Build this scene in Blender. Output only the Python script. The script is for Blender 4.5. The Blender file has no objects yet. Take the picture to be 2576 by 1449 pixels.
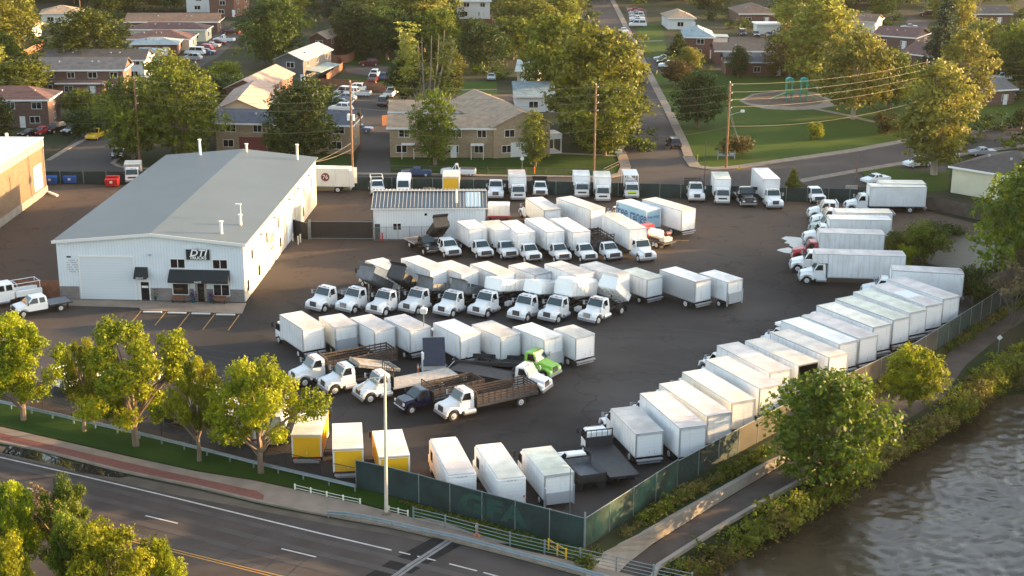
import bpy, bmesh, math, random
from mathutils import Vector, Matrix
R = math.radians
# ---------------------------------------------------------------- camera, sky, sun, exposure
FOC, PITCH, ROLL, HC = 3687.0, R(16.908), R(0.364), 50.41      # focal length in units of a 2576-wide picture
scn = bpy.context.scene
cam_d = bpy.data.cameras.new("camera"); cam = bpy.data.objects.new("camera", cam_d); scn.collection.objects.link(cam)
cam_d.sensor_width = 36.0; cam_d.lens = 36.0 * FOC / 2576.0; cam_d.clip_start = 1.0; cam_d.clip_end = 6000.0
cam.matrix_world = Matrix.Translation((0, 0, HC)) @ Matrix.Rotation(R(90) - PITCH, 4, 'X') @ Matrix.Rotation(ROLL, 4, 'Z')
scn.camera = cam
SUN_AZ, SUN_EL = R(17), R(8.5)                                  # azimuth from +X towards +Y
w = bpy.data.worlds.new("World"); scn.world = w; w.use_nodes = True
nt = w.node_tree; bg = nt.nodes["Background"]
sky = nt.nodes.new("ShaderNodeTexSky"); sky.sky_type = 'NISHITA'; sky.sun_disc = False
sky.sun_elevation = SUN_EL; sky.sun_rotation = R(90) - SUN_AZ; sky.air_density = 1.0; sky.dust_density = 2.2; sky.ozone_density = .9
hsv = nt.nodes.new('ShaderNodeHueSaturation'); hsv.inputs['Saturation'].default_value = .72; nt.links.new(sky.outputs[0], hsv.inputs['Color']); nt.links.new(hsv.outputs[0], bg.inputs[0]); bg.inputs[1].default_value = 0.15
sun_d = bpy.data.lights.new("sun", 'SUN'); sun_d.energy = 4.2; sun_d.angle = R(0.6); sun_d.color = (1.0, 0.61, 0.26)
sun = bpy.data.objects.new("sun", sun_d); scn.collection.objects.link(sun)
sd = Vector((math.cos(SUN_AZ)*math.cos(SUN_EL), math.sin(SUN_AZ)*math.cos(SUN_EL), math.sin(SUN_EL)))
sun.rotation_euler = sd.to_track_quat('Z', 'Y').to_euler()
vs = scn.view_settings; scn.display_settings.display_device = 'sRGB'
vs.view_transform = 'Standard'; vs.look = 'None'; vs.gamma = 1.0; vs.exposure = 2.38; vs.use_curve_mapping = False
scn.cycles.max_bounces = 6; scn.cycles.transparent_max_bounces = 6
# ---------------------------------------------------------------- helpers: surveyed points on the ground
def G(x, y, z=0.0):
    u = (x-1288)/FOC; v = (y-724.5)/FOC; c, s = math.cos(ROLL), math.sin(ROLL)
    u, v = c*u+s*v, -s*u+c*v
    dy = math.cos(PITCH)-v*math.sin(PITCH); dz = -math.sin(PITCH)-v*math.cos(PITCH)
    t = (HC-z)/(-dz)
    return Vector((u*t, dy*t, z))
def P(p):
    v = Vector(p)-Vector((0, 0, HC)); z = v.y*math.cos(PITCH)-v.z*math.sin(PITCH)
    d = -v.y*math.sin(PITCH)-v.z*math.cos(PITCH); x = v.x/z; y = d/z; c, s = math.cos(ROLL), math.sin(ROLL)
    return (1288+(c*x-s*y)*FOC, 724.5+(s*x+c*y)*FOC)
def HG(x, yb, yt, z0=0.0):
    g = G(x, yb, z0); lo, hi = z0, 70.0
    for _ in range(40):
        m = (lo+hi)/2
        if P((g.x, g.y, m))[1] > yt: lo = m
        else: hi = m
    return lo
XO = {'0': 0, '1': 646.25, '2': 1292.5, '3': 1929.7}; YO = {'a': 0, 'b': 323.1, 'c': 613.9, 'd': 969.4}
def K(c, x, y):
    s = 3.022 if c[0] == 'd' else 3.986
    return (XO[c[1]]+x/s, (685.0 if c == 'c0' else YO[c[0]])+y/s)
# ---------------------------------------------------------------- helpers: objects and tags
COL = scn.collection
def tag(o, label=None, cat=None, group=None, kind=None):
    if label: o['label'] = label
    if cat: o['category'] = cat
    if group: o['group'] = group
    if kind: o['kind'] = kind
    return o
def empty(name, loc=(0, 0, 0), rz=0.0, label=None, cat=None, group=None):
    o = bpy.data.objects.new(name, None); COL.objects.link(o); o.location = loc; o.rotation_euler = (0, 0, rz); o.empty_display_size = .3
    return tag(o, label, cat, group)
def obj(name, me, mat=None, parent=None, loc=(0, 0, 0), rot=(0, 0, 0), scale=(1, 1, 1)):
    o = bpy.data.objects.new(name, me); COL.objects.link(o)
    if parent: o.parent = parent
    o.location = loc; o.rotation_euler = rot; o.scale = scale
    if mat is not None:
        if not me.materials: me.materials.append(None)
        o.material_slots[0].link = 'OBJECT'; o.material_slots[0].material = mat
    return o
class MB:
    def __init__(s): s.v = []; s.f = []
    def add(s, vs, fs):
        n = len(s.v); s.v += [tuple(v) for v in vs]; s.f += [tuple(n+i for i in f) for f in fs]; return s
    def box(s, x0, x1, y0, y1, z0, z1):
        return s.hexa([(x0, y0, z0), (x1, y0, z0), (x1, y1, z0), (x0, y1, z0), (x0, y0, z1), (x1, y0, z1), (x1, y1, z1), (x0, y1, z1)])
    def hexa(s, p): return s.add(p, [(0, 3, 2, 1), (4, 5, 6, 7), (0, 1, 5, 4), (1, 2, 6, 5), (2, 3, 7, 6), (3, 0, 4, 7)])
    def quad(s, a, b, c, d): return s.add([a, b, c, d], [(0, 1, 2, 3)])
    def prism(s, pts, x0, x1, ax='x'):
        n = len(pts)
        g = (lambda p, q: (q, p[0], p[1])) if ax == 'x' else ((lambda p, q: (p[0], q, p[1])) if ax == 'y' else (lambda p, q: (p[0], p[1], q)))
        return s.add([g(p, x0) for p in pts]+[g(p, x1) for p in pts], [tuple(range(n))[::-1], tuple(range(n, 2*n))]+[(i, (i+1) % n, n+(i+1) % n, n+i) for i in range(n)])
    def tube(s, a, b, r0, r1=None, n=8, caps=True):
        r1 = r0 if r1 is None else r1; a = Vector(a); b = Vector(b); d = (b-a).normalized()
        u = d.orthogonal().normalized(); w_ = d.cross(u); k = len(s.v)
        for c, r in ((a, r0), (b, r1)):
            for i in range(n):
                t = 2*math.pi*i/n; s.v.append(tuple(c+u*(r*math.cos(t))+w_*(r*math.sin(t))))
        s.f += [(k+i, k+(i+1) % n, k+n+(i+1) % n, k+n+i) for i in range(n)]
        if caps: s.f += [tuple(range(k, k+n))[::-1], tuple(range(k+n, k+2*n))]
        return s
    def mesh(s, name, bevel=0, smooth=False):
        me = bpy.data.meshes.new(name); me.from_pydata(s.v, [], s.f)
        bm = bmesh.new(); bm.from_mesh(me); bmesh.ops.recalc_face_normals(bm, faces=bm.faces[:])
        if bevel: bmesh.ops.bevel(bm, geom=bm.edges[:], offset=bevel, segments=2, affect='EDGES', clamp_overlap=True)
        bm.to_mesh(me); bm.free()
        if smooth: me.shade_smooth()
        me.validate(); me.update(); return me
    def build(s, name, mat=None, parent=None, bevel=0, **k): return obj(name, s.mesh(name, bevel), mat, parent, **k)
CACHE = {}
def cached(key, fn):
    if key not in CACHE: CACHE[key] = fn()
    return CACHE[key]
def ccw_up(me):
    if me.polygons and me.polygons[0].normal.z < 0: me.flip_normals()
    return me
def sheet(name, pts, mat, z=0.0, kind='structure', label=None, raw=False):
    v = [Vector(p) for p in pts] if raw else [G(p[0], p[1], z) for p in pts]
    me = bpy.data.meshes.new(name); me.from_pydata([tuple(p) for p in v], [], [tuple(range(len(v)))]); me.update(); ccw_up(me)
    o = obj(name, me, mat); tag(o, label, None, None, kind); return o
def resample(pl, n):
    d = [0]
    for a, b in zip(pl, pl[1:]): d.append(d[-1]+(Vector(b)-Vector(a)).length)
    out = []
    for i in range(n):
        t = d[-1]*i/(n-1); k = 0
        while k < len(pl)-2 and d[k+1] < t: k += 1
        f = (t-d[k])/max(1e-6, d[k+1]-d[k]); out.append(Vector(pl[k]).lerp(Vector(pl[k+1]), min(1, max(0, f))))
    return out
def loft(name, lines, mat, n=40, kind='structure', label=None, thick=0):
    L = [resample(l, n) for l in lines]; v = [tuple(p) for l in L for p in l]; f = []
    for j in range(len(L)-1):
        for i in range(n-1): f.append((j*n+i, j*n+i+1, (j+1)*n+i+1, (j+1)*n+i))
    me = bpy.data.meshes.new(name); me.from_pydata(v, [], f); me.update()
    if sum(p.normal.z for p in me.polygons) < 0: me.flip_normals()
    me.shade_smooth(); o = obj(name, me, mat); tag(o, label, None, None, kind); return o
def strip(name, line, w0, mat, z=0.0, raw=False, kind='structure', label=None, h=None, parent=None):
    """band of width w0 centred along a polyline of surveyed points; h gives it a real height"""
    pl = [Vector(p) for p in line] if raw else [G(p[0], p[1], z) for p in line]
    a, b = [], []
    for i, p in enumerate(pl):
        d = (pl[min(i+1, len(pl)-1)]-pl[max(i-1, 0)]); d.z = 0; d.normalize(); nrm = Vector((-d.y, d.x, 0))*w0/2
        a.append(p+nrm); b.append(p-nrm)
    n = len(pl); m = MB()
    if h is None: m.add(a+b, [(i, i+1, n+i+1, n+i) for i in range(n-1)])
    else:
        up = Vector((0, 0, h)); v = a+b+[p+up for p in a]+[p+up for p in b]; f = []
        for i in range(n-1):
            f += [(2*n+i, 2*n+i+1, 3*n+i+1, 3*n+i), (i, i+1, 2*n+i+1, 2*n+i), (n+i+1, n+i, 3*n+i, 3*n+i+1)]
        f += [(0, n, 3*n, 2*n), (n-1, 2*n-1, 4*n-1, 3*n-1)]
        m.add(v, f)
    me = m.mesh(name)
    if h is None: ccw_up(me)
    o = obj(name, me, mat, parent)
    if parent is None: tag(o, label, None, None, kind)
    return o
# ---------------------------------------------------------------- materials
def mat(name, col, rough=.7, metal=0.0, noise=0.0, scale=6.0, col2=None, bump=0.0, bscale=None, spec=None, obj_var=0.0, coord='Object', detail=4.0, contrast=None, coat=0):
    m = bpy.data.materials.new(name); m.use_nodes = True; n = m.node_tree.nodes; l = m.node_tree.links; b = n["Principled BSDF"]
    b.inputs["Roughness"].default_value = rough; b.inputs["Metallic"].default_value = metal
    if spec is not None: b.inputs["Specular IOR Level"].default_value = spec
    if coat: b.inputs["Coat Weight"].default_value = coat; b.inputs["Coat Roughness"].default_value = .08
    b.inputs["Base Color"].default_value = (*col, 1)
    tc = n.new("ShaderNodeTexCoord"); out = None
    if noise or col2:
        t = n.new("ShaderNodeTexNoise"); t.inputs["Scale"].default_value = scale; t.inputs["Detail"].default_value = detail
        l.new(tc.outputs[coord], t.inputs["Vector"])
        r = n.new("ShaderNodeValToRGB"); c2 = col2 or tuple(max(0, c*(1-noise)) for c in col); c1 = col if col2 else tuple(min(1, c*(1+noise*.6)) for c in col)
        a, z = contrast or (.35, .65)
        r.color_ramp.elements[0].position = a; r.color_ramp.elements[1].position = z
        r.color_ramp.elements[0].color = (*c2, 1); r.color_ramp.elements[1].color = (*c1, 1)
        l.new(t.outputs["Fac"], r.inputs[0]); out = r.outputs[0]
    if obj_var:
        oi = n.new("ShaderNodeObjectInfo"); mr = n.new("ShaderNodeMapRange"); mr.inputs[3].default_value = 1-obj_var; mr.inputs[4].default_value = 1.0
        l.new(oi.outputs["Random"], mr.inputs[0]); mx = n.new("ShaderNodeMix"); mx.data_type = 'RGBA'; mx.blend_type = 'MULTIPLY'; mx.inputs[0].default_value = 1
        if out: l.new(out, mx.inputs[6])
        else: mx.inputs[6].default_value = (*col, 1)
        l.new(mr.outputs[0], mx.inputs[7]); out = mx.outputs[2]
    if out: l.new(out, b.inputs["Base Color"])
    if bump:
        t2 = n.new("ShaderNodeTexNoise"); t2.inputs["Scale"].default_value = bscale or scale*3; t2.inputs["Detail"].default_value = 5
        l.new(tc.outputs[coord], t2.inputs["Vector"]); bp = n.new("ShaderNodeBump"); bp.inputs["Strength"].default_value = bump; bp.inputs["Distance"].default_value = .1
        l.new(t2.outputs["Fac"], bp.inputs["Height"]); l.new(bp.outputs[0], b.inputs["Normal"])
    return m
def stripes(m, axis, freq, depth=.3, dist=.05, colmul=None, profile='SIN'):
    """adds fine ribs (real siding / corrugation relief) along an axis, as bump and a little colour in the grooves"""
    n = m.node_tree.nodes; l = m.node_tree.links; b = n["Principled BSDF"]; tc = n.new("ShaderNodeTexCoord")
    wv = n.new("ShaderNodeTexWave"); wv.wave_type = 'BANDS'; wv.bands_direction = axis; wv.inputs["Scale"].default_value = freq*math.pi/10; wv.wave_profile = profile
    l.new(tc.outputs["Object"], wv.inputs[0]); bp = n.new("ShaderNodeBump"); bp.inputs["Strength"].default_value = depth; bp.inputs["Distance"].default_value = dist
    l.new(wv.outputs["Fac"], bp.inputs["Height"]); l.new(bp.outputs[0], b.inputs["Normal"])
    if colmul:
        src = b.inputs["Base Color"].links[0].from_socket if b.inputs["Base Color"].links else None
        mx = n.new("ShaderNodeMix"); mx.data_type = 'RGBA'; mx.blend_type = 'MULTIPLY'
        mr = n.new("ShaderNodeMapRange"); mr.inputs[1].default_value = 0; mr.inputs[2].default_value = .35; mr.inputs[3].default_value = 1; mr.inputs[4].default_value = 0
        l.new(wv.outputs["Fac"], mr.inputs[0]); l.new(mr.outputs[0], mx.inputs[0])
        if src: l.new(src, mx.inputs[6])
        else: mx.inputs[6].default_value = b.inputs["Base Color"].default_value
        mx.inputs[7].default_value = (colmul, colmul, colmul, 1); l.new(mx.outputs[2], b.inputs["Base Color"])
    return m
def brickmat(name, c1, c2, mort, sc=1.0):
    m = mat(name, c1, .9); n = m.node_tree.nodes; l = m.node_tree.links; b = n["Principled BSDF"]; tc = n.new("ShaderNodeTexCoord")
    mp = n.new("ShaderNodeMapping"); mp.inputs["Rotation"].default_value = (R(90), 0, 0)
    sx = n.new("ShaderNodeSeparateXYZ"); cx = n.new("ShaderNodeCombineXYZ"); ad = n.new("ShaderNodeMath"); ad.operation = 'ADD'
    l.new(tc.outputs["Object"], sx.inputs[0]); l.new(sx.outputs[0], ad.inputs[0]); l.new(sx.outputs[1], ad.inputs[1]); l.new(ad.outputs[0], cx.inputs[0]); l.new(sx.outputs[2], cx.inputs[1])
    br = n.new("ShaderNodeTexBrick"); br.inputs["Scale"].default_value = sc; br.inputs["Brick Width"].default_value = .6; br.inputs["Row Height"].default_value = .22; br.inputs["Mortar Size"].default_value = .02
    br.inputs["Color1"].default_value = (*c1, 1); br.inputs["Color2"].default_value = (*c2, 1); br.inputs["Mortar"].default_value = (*mort, 1)
    l.new(cx.outputs[0], br.inputs["Vector"])
    t = n.new("ShaderNodeTexNoise"); t.inputs["Scale"].default_value = .8; l.new(tc.outputs["Object"], t.inputs[0])
    mx = n.new("ShaderNodeMix"); mx.data_type = 'RGBA'; mx.blend_type = 'MULTIPLY'; mx.inputs[0].default_value = .4
    l.new(br.outputs[0], mx.inputs[6]); l.new(t.outputs[0], mx.inputs[7]); l.new(mx.outputs[2], b.inputs["Base Color"]); return m
M = {}
def MM(k, *a, **kw): M[k] = mat(k, *a, **kw); return M[k]
MM('asphalt', (.030, .027, .025), .85, noise=.35, scale=.18, bump=.15, bscale=6, coord='Object', detail=8)
MM('white_paint', (.78, .80, .80), .35, obj_var=.08, coat=.3)
MM('box_white', (.74, .76, .77), .5, noise=.09, scale=.5, obj_var=.10); MM('box_seamed', (.72, .74, .75), .45, noise=.10, scale=.6, obj_var=.10); stripes(M['box_seamed'], 'Y', 1.65, .5, .02, .90)
MM('cream_side', (.72, .70, .62), .6, noise=.06, scale=.8)
for k, c in dict(roof_white=(.78, .78, .76), roof_tan=(.60, .56, .50), roof_grey=(.50, .48, .46), roof_green=(.60, .62, .53), roof_pink=(.58, .54, .52), roof_cream=(.70, .67, .58)).items():
    MM(k, c, .7, noise=.26, scale=.45, bump=.05, obj_var=.10, detail=7)
MM('door_white', (.72, .75, .77), .5, obj_var=.06); stripes(M['door_white'], 'Z', 3.3, .12, .02, .95)
MM('alu', (.52, .54, .56), .45, metal=.6); MM('lift_grey', (.42, .46, .50), .5, metal=.3); MM('trim', (.30, .31, .33), .5)
MM('chassis', (.022, .022, .025), .7); MM('tyre', (.02, .02, .021), .9); MM('rim', (.62, .62, .62), .4, metal=.2)
MM('glass_car', (.012, .035, .04), .06, spec=.6); MM('glass', (.03, .04, .045), .08, spec=.7); MM('glass_dark', (.01, .01, .012), .1, spec=.6)
MM('grille', (.05, .05, .055), .4, metal=.5); MM('chrome', (.55, .56, .58), .25, metal=.9); MM('bumper', (.28, .29, .31), .45, metal=.4)
MM('lamp_clear', (.75, .75, .72), .15); MM('lamp_amber', (.30, .09, .03), .3); MM('lamp_red', (.5, .02, .02), .3)
MM('black_steel', (.028, .028, .03), .55, noise=.3, scale=2); MM('navy_steel', (.016, .022, .05), .6, noise=.25, scale=2); MM('grey_steel', (.12, .135, .15), .6, noise=.2, scale=2)
MM('deck', (.16, .13, .11), .8, noise=.3, scale=1.5); MM('beige_deck', (.40, .36, .31), .7, noise=.2, scale=2); MM('slat', (.058, .040, .032), .8, noise=.3, scale=3)
MM('tan_steel', (.30, .28, .25), .7, noise=.3, scale=2)
MM('yellow', (.72, .40, .008), .45, noise=.06, scale=1); MM('green_paint', (.20, .46, .06), .35, coat=.3); MM('red_paint', (.38, .02, .03), .35, coat=.3); MM('navy_paint', (.010, .012, .035), .25, coat=.5)
MM('black_paint', (.012, .012, .013), .25, coat=.5); MM('pale_green_paint', (.40, .47, .42), .4); MM('maroon', (.09, .008, .012), .35, coat=.3); MM('silver', (.42, .44, .47), .35, metal=.4); MM('blue_paint', (.03, .07, .16), .3, coat=.4)
MM('car_yellow', (.65, .42, .02), .35, coat=.3); MM('bin_blue', (.02, .10, .35), .5); MM('bin_red', (.48, .015, .012), .5); MM('orange', (.8, .16, .02), .6); MM('teal_plastic', (.01, .26, .20), .5); MM('slide_green', (.12, .26, .08), .5)
MM('sky_blue_panel', (.25, .44, .56), .6, noise=.05, scale=1); MM('text_blue', (.02, .09, .24), .6); MM('text_dark', (.02, .02, .025), .6); MM('text_white', (.8, .8, .8), .6); MM('text_red', (.45, .03, .03), .6); MM('text_maroon', (.16, .02, .03), .6)
MM('green_bug', (.55, .75, .03), .5)
def grime(m, col=(.42, .38, .32), amt=.55, thr=(.56, .74)):
    n = m.node_tree.nodes; l = m.node_tree.links; b = n["Principled BSDF"]; tc = n.new("ShaderNodeTexCoord"); mp = n.new("ShaderNodeMapping"); mp.inputs["Scale"].default_value = (2.2, 2.2, .35); t = n.new("ShaderNodeTexNoise"); t.inputs["Scale"].default_value = 1.3; t.inputs["Detail"].default_value = 7
    oi = n.new("ShaderNodeObjectInfo"); vm = n.new("ShaderNodeVectorMath"); vm.operation = 'ADD'; sc_ = n.new("ShaderNodeMath"); sc_.operation = 'MULTIPLY'; sc_.inputs[1].default_value = 50; l.new(oi.outputs["Random"], sc_.inputs[0])
    l.new(tc.outputs["Object"], mp.inputs[0]); l.new(mp.outputs[0], vm.inputs[0]); l.new(sc_.outputs[0], vm.inputs[1]); l.new(vm.outputs[0], t.inputs[0]); r = n.new("ShaderNodeMapRange"); r.inputs[1].default_value = thr[0]; r.inputs[2].default_value = thr[1]; r.inputs[4].default_value = amt; l.new(t.outputs[0], r.inputs[0])
    mx = n.new("ShaderNodeMix"); mx.data_type = 'RGBA'; l.new(r.outputs[0], mx.inputs[0]); src = b.inputs["Base Color"].links[0].from_socket if b.inputs["Base Color"].links else None
    if src: l.new(src, mx.inputs[6])
    else: mx.inputs[6].default_value = b.inputs["Base Color"].default_value
    mx.inputs[7].default_value = (*col, 1); l.new(mx.outputs[2], b.inputs["Base Color"])
for k_ in ('box_white', 'box_seamed', 'cream_side', 'door_white', 'roof_white', 'roof_tan', 'roof_grey', 'roof_pink', 'roof_cream', 'roof_green'): grime(M[k_])
# ground and setting
MM('land', (.042, .038, .022), .95, col2=(.018, .030, .008), scale=.07, bump=.2, bscale=1.5, detail=8, contrast=(.42, .60))
MM('dirt', (.07, .052, .038), .95, noise=.3, scale=.25, bump=.2, bscale=3, detail=8)
MM('grass', (.016, .045, .003), .95, col2=(.028, .058, .006), scale=.25, bump=.5, bscale=12, detail=8)
MM('grass_far', (.030, .060, .004), .95, col2=(.042, .076, .006), scale=.12, bump=.3, bscale=6, detail=8)
MM('concrete', (.235, .188, .148), .9, noise=.15, scale=.6, bump=.1, bscale=8, detail=6); MM('concrete_lt', (.26, .235, .20), .9, noise=.18, scale=.5, detail=6)
MM('kerb', (.22, .185, .15), .9, noise=.15, scale=.8); MM('red_brick_walk', (.185, .078, .062), .9, noise=.15, scale=3)
MM('road', (.064, .054, .049), .85, noise=.18, scale=.3, bump=.12, bscale=8, detail=8); MM('street', (.068, .060, .056), .9, noise=.15, scale=.15, detail=8)
MM('shoulder', (.105, .088, .070), .9, noise=.2, scale=.5, detail=8)
MM('line_white', (.45, .44, .42), .8, noise=.15, scale=2); MM('line_yellow', (.34, .19, .05), .8, noise=.15, scale=2); MM('joint', (.16, .16, .155), .8, noise=.2, scale=2); MM('patch', (.020, .019, .018), .9, noise=.2, scale=1)
MM('sand', (.13, .095, .07), .95, noise=.2, scale=.6); MM('rust_stain', (.03, .028, .028), .9)
MM('galv', (.22, .26, .27), .5, metal=.4, noise=.1, scale=2); MM('pole_wood', (.20, .105, .055), .85, noise=.3, scale=3); MM('concrete_pole', (.52, .46, .38), .8, noise=.1, scale=2); MM('wire', (.16, .14, .11), .6); MM('wood_fence', (.20, .085, .045), .85, noise=.25, scale=2); MM('old_wood', (.075, .06, .05), .9, noise=.3, scale=1)
MM('screen_green', (.009, .030, .029), .8, noise=.45, scale=.6, bump=.6, bscale=2.2); MM('screen_new', (.009, .046, .032), .8, noise=.7, scale=.45, bump=.6, bscale=2.2); MM('screen_black', (.025, .023, .022), .85, noise=.2, scale=.5); MM('screen_sunlit', (.055, .050, .038), .9, noise=.45, scale=.35); MM('mark_green', (.010, .052, .038), .8, noise=.2, scale=1)
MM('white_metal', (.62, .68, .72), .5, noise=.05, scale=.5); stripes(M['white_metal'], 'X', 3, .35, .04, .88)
MM('white_metal_sunlit', (.47, .43, .35), .5, noise=.05, scale=.5); stripes(M['white_metal_sunlit'], 'Y', 3, .3, .04, .92)  # copy for the sunlit wall: warm light put into its colour, darkened against clipping
MM('roof_metal', (.088, .113, .128), .55, noise=.06, scale=.2); stripes(M['roof_metal'], 'Y', 1.6, .22, .03, .90)
MM('garage', (.58, .63, .66), .5); stripes(M['garage'], 'Z', 3.0, .12, .02, .95)
M['stone'] = brickmat('stone', (.26, .23, .21), (.18, .17, .17), (.30, .28, .26), 1.4)
M['brick_orange'] = brickmat('brick_orange', (.20, .125, .07), (.16, .10, .055), (.15, .12, .09), 1.0); M['brick_red'] = brickmat('brick_red', (.20, .075, .05), (.14, .055, .04), (.20, .15, .12), 1.2)
M['brick_tan'] = brickmat('brick_tan', (.40, .30, .19), (.32, .23, .14), (.36, .30, .22), 1.2); M['brick_brown'] = brickmat('brick_brown', (.17, .085, .06), (.12, .065, .05), (.17, .13, .11), 1.2)
MM('cream_wall', (.60, .56, .40), .8, noise=.06, scale=.5); MM('siding_white', (.62, .62, .60), .7); MM('siding_grey', (.075, .075, .08), .8, noise=.1, scale=.6); MM('tan_siding', (.46, .38, .27), .8)
for k, c in dict(sh_tan=(.30, .22, .15), sh_brown=(.15, .095, .065), sh_dark=(.07, .06, .055), sh_grey=(.10, .10, .10), sh_pink=(.34, .25, .20), sh_blue=(.22, .29, .31), sh_slate=(.06, .075, .10), sh_maroon=(.10, .05, .045)).items():
    MM(k, c, .9, noise=.22, scale=.9, bump=.25, bscale=6, detail=6)
MM('white_roof', (.62, .66, .68), .5, noise=.08, scale=.2); MM('corr_dark', (.05, .075, .09), .35, metal=.3); MM('corr_rib', (.34, .34, .32), .5); MM('skylight', (.42, .52, .54), .4)
MM('awning', (.008, .014, .018), .8); MM('trim_white', (.70, .70, .68), .6); MM('door_red', (.16, .03, .03), .5); MM('teal_gate', (.02, .05, .05), .7)
MM('block', (.34, .27, .19), .9, noise=.15, scale=1); MM('purple', (.10, .03, .16), .9); MM('pot_teal', (.01, .08, .08), .5)
MM('bark', (.19, .14, .10), .95, noise=.35, scale=2.5, bump=.4, bscale=14); MM('bark_pale', (.36, .30, .23), .95, noise=.3, scale=1.5, bump=.3)
def leafmat(name, c1, c2, trans=.35):
    m = bpy.data.materials.new(name); m.use_nodes = True; n = m.node_tree.nodes; l = m.node_tree.links; b = n["Principled BSDF"]
    at = n.new("ShaderNodeAttribute"); at.attribute_name = 'tint'; oi = n.new("ShaderNodeObjectInfo")
    r = n.new("ShaderNodeValToRGB"); r.color_ramp.elements[0].color = (*c1, 1); r.color_ramp.elements[1].color = (*c2, 1); l.new(at.outputs["Fac"], r.inputs[0])
    hs = n.new("ShaderNodeHueSaturation"); mr = n.new("ShaderNodeMapRange"); mr.inputs[3].default_value = .80; mr.inputs[4].default_value = 1.2; l.new(oi.outputs["Random"], mr.inputs[0]); l.new(mr.outputs[0], hs.inputs["Value"]); l.new(r.outputs[0], hs.inputs["Color"])
    mr2 = n.new("ShaderNodeMapRange"); mr2.inputs[3].default_value = .485; mr2.inputs[4].default_value = .515; l.new(oi.outputs["Random"], mr2.inputs[0]); l.new(mr2.outputs[0], hs.inputs["Hue"])
    l.new(hs.outputs[0], b.inputs["Base Color"]); b.inputs["Roughness"].default_value = .6; b.inputs["Specular IOR Level"].default_value = .25
    t = n.new("ShaderNodeBsdfTranslucent"); l.new(hs.outputs[0], t.inputs[0]); mx = n.new("ShaderNodeMixShader"); mx.inputs[0].default_value = trans
    l.new(b.outputs[0], mx.inputs[1]); l.new(t.outputs[0], mx.inputs[2]); l.new(mx.outputs[0], n["Material Output"].inputs[0]); M[name] = m; return m
leafmat('leaf_bright', (.080, .120, .003), (.34, .36, .008), .38); leafmat('leaf_green', (.034, .060, .005), (.165, .20, .012)); leafmat('leaf_dark', (.015, .038, .006), (.065, .095, .010))
leafmat('leaf_olive', (.060, .078, .007), (.20, .205, .015)); leafmat('leaf_pale', (.11, .13, .018), (.32, .31, .045)); leafmat('leaf_blue', (.02, .042, .026), (.055, .085, .045)); leafmat('leaf_dry', (.085, .068, .038), (.17, .135, .07)); leafmat('leaf_rust', (.045, .042, .010), (.17, .12, .022)); leafmat('leaf_straw', (.12, .11, .03), (.30, .25, .07))
# river
m = MM('river', (.052, .040, .025), .22, spec=.36, noise=.4, scale=.10, detail=6); n = m.node_tree.nodes; l = m.node_tree.links; b = n["Principled BSDF"]
tc = n.new("ShaderNodeTexCoord"); mp = n.new("ShaderNodeMapping"); mp.inputs["Rotation"].default_value = (0, 0, R(-40)); mp.inputs["Scale"].default_value = (.8, 2.2, 1); l.new(tc.outputs["Object"], mp.inputs[0])
t1 = n.new("ShaderNodeTexNoise"); t1.inputs["Scale"].default_value = .9; t1.inputs["Detail"].default_value = 8; t1.inputs["Roughness"].default_value = .65; t1.inputs["Distortion"].default_value = .6; l.new(mp.outputs[0], t1.inputs[0])
fr = n.new("ShaderNodeMapRange"); fr.inputs[1].default_value = .64; fr.inputs[2].default_value = .74; fr.inputs[4].default_value = .55; l.new(t1.outputs[0], fr.inputs[0]); mx = n.new("ShaderNodeMix"); mx.data_type = 'RGBA'; l.new(fr.outputs[0], mx.inputs[0]); l.new(b.inputs["Base Color"].links[0].from_socket, mx.inputs[6]); mx.inputs[7].default_value = (.30, .26, .20, 1); l.new(mx.outputs[2], b.inputs["Base Color"])
MM('path_paving', (.085, .070, .060), .9, noise=.25, scale=.4, detail=6)
MM('still_water', (.035, .032, .022), .35, spec=.06, bump=.25, bscale=1.5)
MM('puddle', (.02, .02, .02), .04, spec=.8); MM('pale_puddle', (.34, .33, .31), .3)
for k_ in ('asphalt', 'land', 'dirt', 'grass', 'grass_far', 'road', 'street', 'shoulder', 'concrete', 'kerb', 'path_paving', 'sand', 'red_brick_walk', 'patch', 'concrete_lt', 'line_white'): M[k_].node_tree.nodes["Principled BSDF"].inputs["Specular IOR Level"].default_value = .12
# ================================================================ SETTING
def X(c, *pts): return [K(c, x, y) for x, y in pts]
# bank lines, from the lot down to the river
L0 = [G(*p) for p in [(1448, 1437), (1478, 1386), (1590, 1305), (1706, 1229), (1935, 1108), (2120, 1007), (2300, 922), (2480, 806), (2620, 715), (2720, 600), (2950, 440)]]
L1 = [G(x, y, z) for x, y, z in [(1470, 1444, -.3), (1500, 1401, -.3), (1623, 1343, -.3), (1723, 1287, -.3), (1939, 1165, -.3), (1990, 1142, -.6), (2120, 1062, -1), (2190, 1015, -1), (2341, 922, -1), (2421, 862, -1), (2519, 805, -1), (2660, 722, -1), (2760, 610, -1), (2980, 450, -1)]]
L1b = [G(x, y, z) for x, y, z in [(1545, 1455, -2.0), (1575, 1422, -1.9), (1643, 1369, -1.6), (1772, 1288, -1.3), (1939, 1188, -1.1), (1992, 1158, -1.1)]]
L2 = [G(x, y, z) for x, y, z in [(1640, 1462, -2.0), (1655, 1430, -1.9), (1723, 1386, -1.75), (1822, 1324, -1.5), (1939, 1256, -1.25), (2044, 1198, -1.1), (2150, 1120, -1), (2270, 1062, -1), (2375, 1000, -1), (2425, 922, -1), (2470, 884, -1), (2532, 834, -1), (2680, 742, -1), (2780, 630, -1), (3000, 470, -1)]]
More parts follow.
